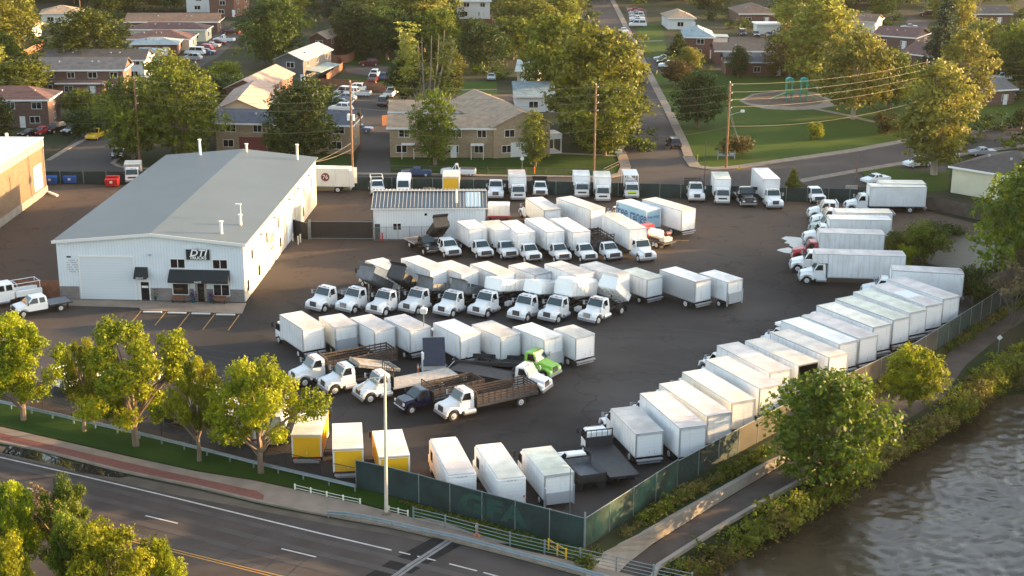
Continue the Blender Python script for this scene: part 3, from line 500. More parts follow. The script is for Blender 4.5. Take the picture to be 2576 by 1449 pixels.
    if kind == 'conv':
        def tank():
            m = MB(); m.tube((-.95, -.1, .62), (-.95, 1.1, .62), .28, n=12); m.tube((.95, -.1, .62), (.95, 1.1, .62), .28, n=12); return m.mesh('fuel_tank')
        obj('fuel_tank', cached('tank', tank), M['alu'], root, (0, y, 0))
    return y+{'conv': 3.1, 'pick': 2.9, 'van': 1.85}[kind]
def chassis(root, y1, ry, kind, duals=True):
    r = .5 if kind == 'conv' else .42; yy = round(y1, 1)
    def f():
        m = MB(); z = .78 if kind == 'conv' else .66
        for s in (-1, 1): m.box(s*.42-.05, s*.42+.05, 0.05, yy, z, z+.22)
        for k in range(5): m.box(-.4, .4, .3+k*yy/5.2, .42+k*yy/5.2, z+.02, z+.18)
        m.tube((-.8, ry, r), (.8, ry, r), .1, n=8); m.box(-.25, .25, ry-.2, ry+.2, r-.2, r+.2)
        for s in (-1, 1): m.box(s*.97-.28, s*.97+.28, ry-.85, ry-.82, .25, .85)
        return m.mesh('chassis')
    obj('chassis', cached(('ch', yy, ry, kind), f), M['chassis'], root)
    for s in (-1, 1): wheel(root, s*.9, ry, r, .24, duals)
def gbox(root, L, H, side='box_white', roof='roof_white', door='door_white', lift=None, attic=0, z0=1.02, W=2.5, open_=False, fascia=None, bar=True, rail='alu', name='cargo_box'):
    L = round(L*2)/2; hw = W/2
    def shell():
        m = MB()
        if not open_: m.box(-hw, hw, 0, L, z0, H-.04)
        else:
            m.box(-hw, -hw+.05, 0, L, z0, H-.04); m.box(hw-.05, hw, 0, L, z0, H-.04); m.box(-hw+.05, hw-.05, L-.05, L, z0, H-.04); m.box(-hw+.05, hw-.05, 0, L-.05, z0, z0+.05)
        if attic: m.box(-hw, hw, L, L+attic, 2.72, H-.04)
        return m.mesh('cargo_box', .03)
    if side == 'box_white' and int(L*7+H*13+len(COL.objects)) % 3 == 0: side = 'box_seamed'
    b = obj(name, cached(('gb', L, H, attic, z0, W, open_), shell), M[side], root)
    def roof_():
        m = MB(); m.box(-hw+.06, hw-.06, .06, L+attic-.06, H-.05, H-.005); n = int(L/.6)
        for i in range(1, n): m.box(-hw+.07, hw-.07, i*L/n-.02, i*L/n+.02, H-.02, H+.004)
        return m.mesh('roof_panel')
    obj('roof_panel', cached(('rf', L, H, attic, W), roof_), M[roof], b)
    def rails():
        m = MB(); t = .05; e = .008; LL = L+attic
        for s in (-1, 1):
            m.box(s*hw-(t if s > 0 else e), s*hw+(e if s > 0 else t), -e, LL+e, H-.09, H); m.box(s*hw-(t if s > 0 else e), s*hw+(e if s > 0 else t), -e, L+e, z0-.02, z0+.09)
            for yy in (0, L): m.box(s*hw-(t if s > 0 else e), s*hw+(e if s > 0 else t), yy-(e if yy == 0 else t), yy+(t if yy == 0 else e), z0+.09, H-.09)
        m.box(-hw+t, hw-t, -e, t, H-.09, H); m.box(-hw+t, hw-t, LL-t, LL+e, H-.09, H)
        return m.mesh('edge_rail')
    obj('edge_rail', cached(('rl', L, H, attic, z0, W), rails), M[rail], b)
    if not open_:
        def dr():
            m = MB(); m.box(-hw+.13, hw-.13, -.022, .0, z0+.12, H-.24); return m.mesh('rear_door')
        obj('rear_door', cached(('dr', H, z0, W), dr), M[door], b)
        def fr():
            m = MB()
            for s in (-1, 1): m.box(s*(hw-.10)-.03, s*(hw-.10)+.03, -.04, -.006, z0+.08, H-.2)
            m.box(-hw+.07, hw-.07, -.04, -.006, H-.23, H-.2); m.tube((0, -.06, z0+.3), (0, -.06, z0+.5), .03, n=6); return m.mesh('door_frame')
        obj('door_frame', cached(('fr', H, z0, W), fr), M['alu' if door == 'door_white' else 'white_paint'], b)
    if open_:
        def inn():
            m = MB(); e = .055; m.box(-hw+e, -hw+e+.01, .1, L-.06, z0+.06, H-.1); m.box(hw-e-.01, hw-e, .1, L-.06, z0+.06, H-.1); m.box(-hw+e+.01, hw-e-.01, L-.075, L-.06, z0+.06, H-.1); m.box(-hw+e+.01, hw-e-.01, .1, L-.08, H-.075, H-.065); m.box(-hw+e+.01, hw-e-.01, .1, L-.08, z0+.055, z0+.065); return m.mesh('shade_lining')
        obj('shade_lining', cached(('inn', L, H), inn), M['black_steel'], b)  # black lining added to stand in for the shade inside the open box
    def lights():
        m = MB()
        m.box(-hw+.12, hw-.12, -.016, -.008, H-.16, H-.13)
        for x in (-.25, 0, .25, -hw+.16, hw-.16): m.box(x-.06, x+.06, -.035, -.006, H-.17, H-.12)
        return m.mesh('marker_light')
    obj('marker_light', cached(('ml', H, W), lights), M['trim'], b)
    def tail(): m = MB(); m.box(-.14, .14, -.05, .05, .72, .84); return m.mesh('tail_light')
    for s in (-1, 1): obj('tail_light', cached('tl', tail), M['lamp_red'], root, (s*.95, 0, 0))
    if lift:
        def lf():
            m = MB(); hz = {'up': 1.25, 'half': 1.0}.get(lift, 1.1); m.box(-hw+.15, hw-.15, -.22, -.16, z0-.32, z0-.32+hz); return m.mesh('liftgate', .02)
        g_ = obj('liftgate', cached(('lf', lift, z0, W), lf), M['lift_grey'], b)
        def lr(): m = MB(); m.box(-.07, .07, -.14, -.008, .45, z0+1.1); return m.mesh('lift_rail')
        for s in (-1, 1): obj('lift_rail', cached(('lr', z0, W), lr), M['trim'], b, (s*(hw-.05), 0, 0))
    elif bar:
        def br():
            m = MB(); m.box(-hw+.1, hw-.1, -.3, -.02, z0-.28, z0-.16); m.box(-hw+.2, hw-.2, -.12, -.04, .45, .57)
            for s in (-1, 1): m.box(s*.7-.04, s*.7+.04, -.1, -.04, .5, z0-.2)
            return m.mesh('rear_bumper')
        obj('rear_bumper', cached(('br', z0, W), br), M['trim'], root)
    if fascia:
        pass
    return b, L
def dump(root, L, colr, ang=0, h=.75, w_=2.3, z0=1.1, spoiler=True, inside=None, closed=False, name='dump_bed'):
    L = round(L*2)/2; hw = w_/2
    def f():
        m = MB(); m.box(-hw, hw, 0, L, 0, .08)
        hh = 1.55 if closed else h
        m.box(-hw, -hw+.06, 0, L, .08, hh); m.box(hw-.06, hw, 0, L, .08, hh); m.box(-hw+.06, hw-.06, L-.06, L, .08, hh+(.62 if spoiler else .1)*(not closed)); m.box(-hw+.06, hw-.06, 0, .06, .08, hh*.95)
        n = max(2, int(L/.8))
        for s in (-1, 1):
            for i in range(n+1): a = s*hw; m.box(min(a, a+s*.05), max(a, a+s*.05), i*(L-.08)/n, i*(L-.08)/n+.08, -.02, hh)
            m.box(min(s*hw, s*(hw+.06)), max(s*hw, s*(hw+.06)), 0, L, hh-.08, hh+.005)
        if spoiler: m.hexa([(-hw, L-.02, hh+.6), (hw, L-.02, hh+.6), (hw, L+.55, hh+.78), (-hw, L+.55, hh+.78), (-hw, L-.02, hh+.66), (hw, L-.02, hh+.66), (hw, L+.55, hh+.84), (-hw, L+.55, hh+.84)])
        if closed: m.prism([(0, hh), (L, hh), (L-.1, hh+.32), (.1, hh+.32)], -hw+.15, hw-.15); m.box(-hw, hw, 0, L, hh-.01, hh+.02)
        for k in range(6): m.box(-hw+.1, hw-.1, .2+k*(L-.4)/5-.04, .2+k*(L-.4)/5+.04, -.09, -.002)
        for s in (-1, 1): m.box(s*.4-.06, s*.4+.06, 0, L, -.2, -.092)
        return m.mesh(name, .012)
    o = obj(name, cached(('dump', L, h, w_, spoiler, closed), f), M[colr], root, (0, 0, z0+.2), (R(ang), 0, 0))
    if inside:
        def g():
            m = MB(); m.box(-hw+.061, hw-.061, .061, L-.061, .082, .09); m.box(-hw+.062, -hw+.066, .07, L-.07, .09, h-.03); m.box(hw-.066, hw-.062, .07, L-.07, .09, h-.03); m.box(-hw+.07, hw-.07, L-.068, L-.062, .09, h-.03); return m.mesh('bed_liner')
        obj('bed_liner', cached(('liner', L, h, w_), g), M[inside], o)
    if ang:
        def cyl():
            m = MB(); a = R(ang); m.tube((0, L*.55, .9), (0, L*.62*math.cos(a), z0+.1+L*.62*math.sin(a)), .09, .07, n=8); return m.mesh('hoist_ram')
        obj('hoist_ram', cached(('ram', L, ang), cyl), M['black_steel'], root)
    return o
def flat(root, L, colr, head=1.0, z=1.12, rim=True, headcol=None, ang=0, w_=2.45):
    L = round(L*2)/2; hw = w_/2
    def f():
        m = MB(); m.box(-hw, hw, 0, L, -.1, 0)
        return m.mesh('deck', .01)
    d = obj('deck', cached(('flat', L, w_), f), M[colr], root, (0, 0, z), (R(ang), 0, 0))
    def rm():
        m = MB()
        for s in (-1, 1): a = s*hw; m.box(min(a, a+s*.05), max(a, a+s*.05), 0, L, -.14, .02)
        m.box(-hw, hw, -.05, -.002, -.2, .02); return m.mesh('deck_rail')
    obj('deck_rail', cached(('frm', L, w_), rm), M['alu' if colr in ('deck', 'beige_deck') else 'black_steel'], d)
    if head:
        def h():
            m = MB(); m.box(-hw, hw, L-.08, L-.02, .005, head*.55)
            for s in (-1, 1): m.box(s*(hw-.05)-.05, s*(hw-.05)+.05, L-.08, L-.02, head*.55, head)
            m.box(-hw, hw, L-.08, L-.02, head-.1, head)
            for i in range(1, 5): m.box(-hw+i*w_/5-.02, -hw+i*w_/5+.02, L-.07, L-.03, head*.55, head-.1)
            return m.mesh('headboard')
        obj('headboard', cached(('hd', L, head, w_), h), M[headcol or 'black_steel'], d)
    return d
def stake(root, L, z=1.12, hgt=1.05, w_=2.45):
    d = flat(root, L, 'black_steel', head=hgt+.35, z=z); L = round(L*2)/2; hw = w_/2
    def side_(sx):
        def f():
            m = MB(); n = max(4, int(L/.62))
            for i in range(n+1): m.box(sx*(hw-.03)-.03, sx*(hw-.03)+.03, i*(L-.15)/n, i*(L-.15)/n+.06, .01, hgt+.04)
            for k in range(4): z_ = .14+k*(hgt-.12)/3.6; m.box(sx*(hw-.07)-.03, sx*(hw-.07)+.015, .02, L-.1, z_, z_+.15)
            return m.mesh('stake_side')
        return f
    def rear_():
        m = MB()
        for i in range(5): x = -hw+.16+i*(w_-.32)/4; m.box(x-.03, x+.03, .0, .06, .01, hgt+.04)
        for k in range(4): z_ = .14+k*(hgt-.12)/3.6; m.box(-hw+.12, hw-.12, .04, .10, z_, z_+.15)
        return m.mesh('stake_side')
    for sx in (-1, 1): obj('stake_side', cached(('ss', L, hgt, w_, sx), side_(sx)), M['slat'], d)
    obj('stake_side', cached(('ss', L, hgt, w_, 0), rear_), M['slat'], d)
    return d
def place(root, pos, ang): root.location = (pos[0], pos[1], .03); root.rotation_euler = (0, 0, ang-R(90))
def truck(name, label, pos, ang, L, ckind, paint='white_paint', body=None, ref='rear', group=None, cat='truck', crew=False, gap=.15, **ck):
    """ref='rear': pos is the ground under the rear of the body; ref='front': under the front bumper"""
    L = round(L*2)/2; root = empty(name, label=label, cat=cat, group=group)
    e = .75 if crew else 0; y = L+gap+e; fl = {'conv': 3.1, 'pick': 2.9, 'van': 1.85}[ckind]
    cab(root, ckind, y, paint, crew, **ck); chassis(root, y+fl-.6, round(max(1.3, L*.26), 1), 'conv' if ckind == 'conv' else 'pick')
    d = Vector((math.cos(ang), math.sin(ang), 0)); p = Vector((pos[0], pos[1], 0))
    if ref == 'front': p = p-d*(y+fl)
    place(root, p, ang+R(random.Random(label).uniform(-1.1, 1.1)))
    if body: body(root, L)
    return root
def roofspec(c, fa, fb, ra, rb, h):
    q = [G(*K(c, *p), h) for p in (fa, fb, ra, rb)]; F = (q[0]+q[1])/2; B = (q[2]+q[3])/2; d = F-B
    return (B.x, B.y), math.atan2(d.y, d.x), d.length
def beacon(root, y, z, col='lamp_amber', x=0):
    def f(): m = MB(); m.tube((0, 0, 0), (0, 0, .16), .09, .07, n=10); m.box(-.12, .12, -.1, .1, -.03, 0); return m.mesh('beacon')
    obj('beacon', cached('beacon', f), M[col], root, (x, y, z+.03))
# small vehicles
def car(kind, paint, pos, ang, label, group=None):
    root = empty('parked_car' if kind != 'pickup' else 'pickup_truck', label=label, cat='car' if kind != 'pickup' else 'pickup', group=group)
    dims = {'sedan': (4.7, 1.82, .95, 1.42, -.95, 1.0), 'suv': (4.7, 1.9, 1.08, 1.72, -2.0, .9), 'hatch': (4.2, 1.78, 1.0, 1.5, -1.8, .85), 'pickup': (5.6, 1.95, 1.12, 1.85, -.3, 1.1), 'van': (5.2, 1.98, 1.15, 2.0, -2.4, 1.6)}[kind]
    Lc, Wc, zb, zt, gr, gf = dims; h = Lc/2; hw = Wc/2
    def body():
        m = MB(); m.prism([(-h, .35), (-h-.02, .7), (-h+.1, zb-.03), (-.2, zb), (gf+.1, zb), (h-.25, zb-.16), (h, .72), (h-.02, .35)], -hw, hw)
        if kind == 'pickup': pass
        return m.mesh('body', .07)
    def roof():
        m = MB(); m.hexa([(-hw+.08, gr, zb-.02), (hw-.08, gr, zb-.02), (hw-.08, gf+.1, zb-.02), (-hw+.08, gf+.1, zb-.02), (-hw+.28, gr+.35, zt), (hw-.28, gr+.35, zt), (hw-.28, gf-.65, zt), (-hw+.28, gf-.65, zt)]); return m.mesh('cabin', .06)
    def glass():
        m = MB(); z1 = zb+.06; z2 = zt-.07
        def lerp(z): t = (z-zb+.02)/(zt-zb+.02); return (hw-.08-.2*t, gr+.35*t, gf+.1-.75*t)
        a = lerp(z1); b = lerp(z2); e = .015
        m.quad((-a[0]+.1, a[2]+e, z1), (a[0]-.1, a[2]+e, z1), (b[0]-.08, b[2]+e, z2), (-b[0]+.08, b[2]+e, z2)); m.quad((-a[0]+.1, a[1]-e, z1), (a[0]-.1, a[1]-e, z1), (b[0]-.08, b[1]-e, z2), (-b[0]+.08, b[1]-e, z2))
        for s in (-1, 1):
            mid = (a[1]+a[2])/2
            m.quad((s*(a[0]+e), a[1]+.18, z1), (s*(a[0]+e), mid-.05, z1), (s*(b[0]+e), mid-.05, z2), (s*(b[0]+e), b[1]+.08, z2)); m.quad((s*(a[0]+e), mid+.05, z1), (s*(a[0]+e), a[2]-.2, z1), (s*(b[0]+e), b[2]-.08, z2), (s*(b[0]+e), mid+.05, z2))
        return m.mesh('window')
    def lights(front):
        def f(): m = MB(); y0 = h-.1 if front else -h-.03; m.box(-.2, .2, y0, y0+.12, .62, .76); return m.mesh('light')
        return f
    b = obj('body', cached(('cb', kind), body), M[paint], root); obj('cabin', cached(('cr', kind), roof), M[paint], b); obj('window', cached(('cg', kind), glass), M['glass_dark'], b)
    for s in (-1, 1): obj('headlight', cached(('cl', kind, 1), lights(True)), M['lamp_clear'], root, (s*(hw-.28), 0, 0)); obj('tail_light', cached(('cl', kind, 0), lights(False)), M['lamp_red'], root, (s*(hw-.28), 0, 0))
    if kind == 'pickup':
        def bed(): m = MB(); m.box(-hw+.12, hw-.12, -h+.1, gr-.05, zb-.01, zb+.012); return m.mesh('bed')
        obj('bed', cached('cbed', bed), M['black_steel'], root)
    for s in (-1, 1):
        for yy in (-h+.85, h-.9): wheel(root, s*(hw-.12), yy, .34, .22)
    root.location = (pos[0], pos[1], .03); root.rotation_euler = (0, 0, ang-R(90)); return root
# ================================================================ TRUCKS ON THE LOT
def BX(H, **k): return lambda root, L: gbox(root, L, H, **k)
def rowtruck(label, c, fa, fb, ra, rb, H, ck='conv', paint='white_paint', group=None, ang=None, L=None, name='box_truck', cat='box truck', **k):
    pos, a, l_ = roofspec(c, fa, fb, ra, rb, H)
    if ang is not None: a = R(ang)
    return truck(name, label, pos, a, L or l_, ck, paint, BX(H, **k), group=group, cat=cat)
g4 = 'box trucks in the row behind the stake trucks'
T4 = [
 ('white cab over box truck at the left end of the middle row, cream roof', 'c1', (258,712),(462,670),(670,815),(462,850), 3.5, dict(roof='roof_tan', ck='van'), 123),
 ('box truck second in the middle row with grey liftgate folded against its door', 'c1', (595,738),(800,690),(1000,800),(785,840), 3.3, dict(roof='roof_pink', lift='up', ck='van', side='cream_side'), 121),
 ('box truck third in the middle row, pinkish roof and long rear step', 'c1', (945,750),(1150,705),(1380,825),(1180,875), 3.3, dict(roof='roof_pink', ck='van'), 124),
 ('box truck fourth in the middle row, directly behind the thin camera mast', 'c1', (1300,748),(1510,700),(1745,825),(1530,872), 3.4, dict(roof='roof_pink', ck='pick'), 125),
 ('bright white box truck fifth in the middle row, behind the raised navy dump bed', 'c1', (1760,785),(1955,755),(2235,885),(2045,920), 3.5, dict(roof='roof_white', ck='conv'), 125),
 ('box truck sixth in the middle row with a grey roof', 'c1', (2165,805),(2355,768),(2630,895),(2455,938), 3.4, dict(roof='roof_grey', ck='conv'), 127),
 ('white box truck seventh in the middle row, grey liftgate up, behind the green cab', 'c2', (0,820),(180,785),(490,915),(305,960), 3.5, dict(roof='roof_white', lift='up', ck='conv'), 128),
 ('box truck at the right end of the middle row, tan roof, black rear frame', 'c2', (385,855),(555,808),(812,900),(620,942), 3.4, dict(roof='roof_tan', ck='conv'), 127)]
for lb, c, a, b_, r1, r2, H, k, an in T4: rowtruck(lb, c, a, b_, r1, r2, H, group=g4, ang=an, **k)
g3 = 'box trucks in the row behind the dump trucks'
T3 = [
 ('cream sided box truck, left end of the row behind the dump trucks', 'c1', (1120,165),(1330,130),(1515,235),(1305,262), 3.5, dict(roof='roof_tan', ck='van', side='cream_side', rail='trim')),
 ('tall box truck second in the row behind the dump trucks, grey liftgate folded up', 'c1', (1465,150),(1650,110),(1910,225),(1730,268), 3.8, dict(roof='roof_pink', lift='up', ck='conv')),
 ('box truck third in the row behind the dump trucks, white roll door', 'c1', (1800,195),(1975,165),(2220,270),(2050,303), 3.4, dict(roof='roof_pink', ck='van')),
 ('box truck fourth in the row behind the dump trucks, above the long white chip box', 'c1', (2140,208),(2330,170),(2575,280),(2425,312), 3.4, dict(roof='roof_tan', ck='van', rail='trim')),
 ('low box truck fifth in the row behind the dump trucks, dark door frame', 'c2', (-30,220),(120,185),(370,280),(222,312), 3.2, dict(roof='roof_pink', ck='pick', rail='trim')),
 ('tall white box truck sixth in the row behind the dump trucks, grey roof', 'c2', (300,210),(475,168),(800,285),(640,322), 3.8, dict(roof='roof_grey', ck='conv')),
 ('box truck seventh in the row behind the dump trucks, behind the raised white dump bed', 'c2', (665,212),(820,180),(1165,290),(1005,330), 3.7, dict(roof='roof_grey', ck='conv')),
 ('short box truck with greenish white roof and steel rear step', 'c2', (1095,262),(1210,235),(1490,320),(1340,362), 3.2, dict(roof='roof_green', ck='pick')),
 ('grey curtain sided box truck second from the right end of its row', 'c2', (1450,278),(1595,230),(1975,340),(1830,388), 3.5, dict(roof='roof_white', ck='conv', side='alu', rail='trim')),
 ('box truck at the right end of the row behind the dump trucks, liftgate up', 'c2', (1850,292),(1975,260),(2290,345),(2150,388), 3.3, dict(roof='roof_white', lift='up', ck='pick'))]
for lb, c, a, b_, r1, r2, H, k in T3: rowtruck(lb, c, a, b_, r1, r2, H, group=g3, ang=127, **k)
g2 = 'box trucks nosed out in front of the small metal roofed building'
T2 = [('white box truck facing out beside the black dump truck by the small building', 'b1', (2140,1020),(2300,990),(2190,915),(1995,930), 3.4, dict(ck='pick')),
 ('white box truck second in the row facing out by the small building', 'b1', (2395,1035),(2548,1003),(2430,915),(2245,935), 3.3, dict(ck='pick', roof='roof_tan')),
 ('white box truck third in the row facing out by the small building', 'b2', (35,1062),(208,1035),(10,918),(-125,932), 3.3, dict(ck='pick')),
 ('white box truck fourth in the row facing out, dark vertical edge on its box', 'b2', (325,1043),(490,1018),(290,888),(105,905), 3.4, dict(ck='pick', rail='trim')),
 ('white box truck fifth in the row facing out, left of the black stake bed', 'b2', (590,1045),(755,1023),(540,888),(360,908), 3.4, dict(ck='pick', rail='trim')),
 ('larger white box truck at the right end of the row facing out', 'b2', (1165,1015),(1340,990),(1055,845),(885,862), 3.7, dict(ck='conv', roof='roof_tan'))]
for i, (lb, c, a, b_, r1, r2, H, k) in enumerate(T2):
    pos, an, l_ = roofspec(c, a, b_, r1, r2, H); kk = dict(k); ck = kk.pop('ck')
    truck('box_truck', lb, pos, R(-68.5), l_, ck, 'white_paint', BX(H, **kk), group=g2, cat='box truck')
gf = 'box trucks fanned out along the river fence with tails to the fence'
TF = [
 ('short white box truck nearest the foreground in the river fence fan, white cab showing', 'd2', (740,182),(940,165),(1138,350),(930,370), 3.2, dict(roof='roof_grey', ck='conv')),
 ('long box truck second in the river fence fan, steel rear step, pinkish roof', 'd2', (945,52),(1160,38),(1475,305),(1255,325), 3.7, dict(roof='roof_pink')),
 ('long box truck third in the river fence fan, cream side in sun', 'c2', (1490,1380),(1690,1345),(2201,1694),(1931,1722), 3.6, dict(roof='roof_pink', side='cream_side')),
 ('greenish white roofed box truck fourth in the river fence fan', 'c2', (1705,1285),(1960,1258),(2434,1555),(2177,1595), 3.6, dict(roof='roof_green', side='cream_side')),
 ('long white box truck with ribbed roof behind the big river tree', 'c2', (1820,1065),(2050,1040),(2720,1400),(2434,1455), 3.8, dict(roof='roof_pink')),
 ('box truck sixth in the river fence fan, above the bushy river tree', 'c3', (-475,1005),(-250,975),(265,1255),(5,1285), 3.7, dict(roof='roof_pink')),
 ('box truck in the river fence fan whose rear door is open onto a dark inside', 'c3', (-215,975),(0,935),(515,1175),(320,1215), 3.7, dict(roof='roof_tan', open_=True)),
 ('tan roofed box truck just beyond the one with the open rear', 'c3', (0,890),(215,845),(820,1098),(615,1135), 3.7, dict(roof='roof_tan', rail='trim')),
 ('white roofed box truck in the river fence fan with roof fairing over its cab', 'c3', (140,765),(330,728),(910,965),(725,1003), 3.7, dict(roof='roof_white')),
 ('pink grey roofed box truck between the bright white roof and the cream roof', 'c3', (345,705),(500,670),(1120,915),(920,945), 3.7, dict(roof='roof_pink')),
 ('cream roofed box truck in the river fence fan with dark door edge', 'c3', (485,600),(655,565),(1250,800),(1060,840), 3.7, dict(roof='roof_cream', rail='trim')),
 ('greenish cream roofed box truck fourth from the far end of the river fence fan', 'c3', (665,540),(830,498),(1445,722),(1255,770), 3.7, dict(roof='roof_green', rail='trim')),
 ('grey green roofed box truck third from the far end of the river fence fan', 'c3', (830,490),(985,450),(1600,655),(1435,692), 3.6, dict(roof='roof_green')),
 ('box truck with a square white patch on its pinkish roof', 'c3', (990,405),(1160,365),(1755,585),(1605,628), 3.7, dict(roof='roof_pink')),
 ('tall box truck at the far end of the river fence fan', 'c3', (1160,350),(1330,310),(1925,515),(1775,560), 3.8, dict(roof='roof_pink'))]
fan = []
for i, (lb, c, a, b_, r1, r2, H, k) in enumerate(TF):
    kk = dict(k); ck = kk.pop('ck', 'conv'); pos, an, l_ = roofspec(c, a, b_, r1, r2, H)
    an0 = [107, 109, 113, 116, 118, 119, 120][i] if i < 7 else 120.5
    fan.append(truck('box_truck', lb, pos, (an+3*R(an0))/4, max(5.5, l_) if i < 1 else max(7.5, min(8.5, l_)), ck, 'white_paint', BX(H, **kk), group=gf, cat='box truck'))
t = fan[13]; bx_ = [c for c in t.children if c.name.startswith('cargo_box')][0]
m_ = MB(); m_.box(-1.0, 1.0, 3.0, 5.2, 3.705, 3.725); m_.build('roof_patch', M['white_roof'], bx_)
# fairing over the cab of the white roofed one
t = fan[8]; m_ = MB(); m_.box(-1.1, 1.1, 8.75, 9.6, 2.9, 3.2); m_.box(-.9, .9, 9.0, 9.5, 3.2, 3.25); m_.build('roof_fairing', M['white_paint'], t, .05)
# far middle group
rowtruck('box truck with pinkish side facing away behind the row by the small building', 'b2', (105,700),(285,680),(480,800),(300,830), 3.4, roof='roof_pink', side='cream_side', rail='trim')
rowtruck('tall white box truck with dark corner post left of the blue box truck', 'b2', (425,700),(600,680),(925,790),(760,822), 3.8, roof='roof_pink', rail='trim')
fr = rowtruck('light blue box truck with the words free range on its side', 'b2', (1020,727),(1180,708),(1480,800),(1325,827), 3.6, side='sky_blue_panel', door='sky_blue_panel', roof='roof_white', rail='box_white')
rowtruck('long white box truck right of the blue one, black step under its tail', 'b2', (1285,708),(1430,690),(1835,800),(1675,832), 3.8, roof='roof_tan', rail='trim')
def text(s, size, m_, parent, loc, rot, sx=1.0, name='lettering', ext=.006, shear=0, bold=0):
    cu = bpy.data.curves.new('t', 'FONT'); cu.body = s; cu.size = size; cu.align_x = 'CENTER'; cu.align_y = 'CENTER'; cu.extrude = ext; cu.shear = shear; cu.offset = bold
    o = bpy.data.objects.new('t', cu); COL.objects.link(o); dg = bpy.context.evaluated_depsgraph_get(); me = bpy.data.meshes.new_from_object(o.evaluated_get(dg)); bpy.data.objects.remove(o); bpy.data.curves.remove(cu); me.materials.clear()
    return obj(name, me, M[m_], parent, loc, rot, (sx, 1, 1))
bx_ = [c for c in fr.children if c.name.startswith('cargo_box')][0]
text('free range', 2.05, 'text_blue', bx_, (-1.262, 3.2, 2.4), (R(90), 0, R(-90)), .80, bold=.035)
text('free range', .62, 'text_blue', bx_, (0, -.035, 2.6), (R(90), 0, 0), .8)
# back row nosing towards the lot
def back(label, c, x, y, ang, L, ck, body, paint='white_paint', name='box_truck', cat='box truck', **k):
    g_ = G(*K(c, x, y)); return truck(name, label, (g_.x, g_.y), R(ang), L, ck, paint, body, ref='front', cat=cat, group='trucks along the green screened back fence', **k)
back('white cab truck with long hood and low dark bed right of the small building', 'b1', 2395, 728, -90, 4.0, 'conv', lambda r, L: flat(r, L, 'black_steel', head=0), name='flatbed_truck', cat='truck')
back('white cab over box truck fourth from the building along the back fence', 'b2', 42, 738, -88, 5.0, 'van', BX(3.3, roof='roof_pink'))
back('small white cab dump truck with dark bed along the back fence', 'b2', 262, 702, -90, 3.0, 'pick', lambda r, L: dump(r, L, 'black_steel', spoiler=False), name='dump_truck', cat='dump truck')
back('short white cab over box truck left of the tan roofed one on the back fence', 'b2', 685, 712, -90, 4.0, 'van', BX(3.1, roof='roof_white'))
back('white cab over box truck with cream roof right of the tall pole', 'b2', 898, 752, -90, 4.5, 'van', BX(3.4, roof='roof_cream'))
def tankbody(root, L):
    flat(root, L, 'black_steel', head=0, z=1.0)
    m = MB(); m.tube((0, .6, 1.75), (0, L-1.2, 1.75), .62, n=16); m.tube((0, L-1.2, 1.75), (0, L-1.0, 1.75), .62, .35, n=16); m.build('tank', M['white_paint'], root)
    m = MB()
    for x in (-1.05, 1.05):
        for y in (.2, L-.3): m.box(x-.05, x+.05, y-.05, y+.05, 1.0, 3.2)
    m.box(-1.1, 1.1, .15, L-.2, 3.15, 3.25); m.build('canopy', M['white_paint'], root); m = MB(); m.box(-.9, .9, L-.8, L-.3, 1.1, 2.3); m.tube((-.5, L-.2, 2.6), (.5, L-.2, 2.6), .25, n=10); m.tube((0, L-.5, 2.3), (.6, L-.3, 3.1), .1, n=8); m.build('pump_gear', M['alu'], root)
t = back('white utility truck with open canopy gear and lime green bug screen', 'b2', 1180, 718, -90, 4.5, 'van', tankbody, name='utility_truck', cat='truck')
m_ = MB(); m_.box(-.6, .6, 1.62, 1.80, 1.0, 1.28); m_.build('bug_screen', M['green_bug'], t, loc=(0, 4.65, 0))
back('white cab stake truck beside the leaning lamp pole', 'b2', 1838, 752, -90, 3.5, 'conv', lambda r, L: stake(r, L, hgt=1.2), name='stake_truck', cat='stake truck')
back('white cab over box truck right of the leaning lamp pole', 'b2', 2100, 775, -92, 5.0, 'van', BX(3.5, roof='roof_green'))
back('black truck with roof light bar and grey flat bed on the back fence', 'b2', 2352, 800, -86, 5.0, 'conv', lambda r, L: flat(r, L, 'lift_grey', head=1.1), paint='black_paint', name='tow_truck', cat='tow truck')
back('tall white box truck with long hood next to the small conifer', 'b3', 85, 822, -86, 7.5, 'conv', BX(3.9, roof='roof_white'))
back('white crew pickup with dark flat bed near the conifer on the far side', 'b3', 522, 768, -84, 2.5, 'pick', lambda r, L: flat(r, L, 'black_steel', head=0, z=.95), name='flatbed_truck', cat='truck', crew=True)
# white van, service pickup and yellow doored box truck behind the small building
def cargo_van(pos, ang, label):
    root = empty('cargo_van', label=label, cat='van'); m = MB(); m.prism([(-3.0, .4), (-3.0, 2.55), (-2.8, 2.68), (1.3, 2.68), (1.65, 2.5), (2.35, 1.45), (2.95, 1.15), (3.0, .4)], -1.0, 1.0); m.build('body', M['white_paint'], root, .12)
    m = MB(); m.add([(-.85, 2.31, 1.56), (.85, 2.31, 1.56), (.75, 1.74, 2.42), (-.75, 1.74, 2.42)], [(0, 1, 2, 3)]); m.build('windshield', M['glass_car'], root)
    m = MB(); side_glass(m, 1.0, 2.0, 1.0, 1.6, 1.5, 2.1, 1.0, 1.0); m.build('side_window', M['glass_dark'], root); m = MB(); m.box(-.5, .5, 2.95, 3.05, .75, 1.05); m.build('grille', M['grille'], root)
    for s in (-1, 1):
        m = MB(); m.box(s*.78-.16, s*.78+.16, 2.85, 3.02, .85, 1.1); m.build('headlight', M['lamp_clear'], root)
        for y in (-1.9, 1.9): wheel(root, s*.88, y, .36, .24)
    place(root, pos, ang); return root
g_ = G(*K('b1', 1465, 690)); cargo_van((g_.x, g_.y+2), R(-88), 'high roofed white van parked behind the small metal roofed building')
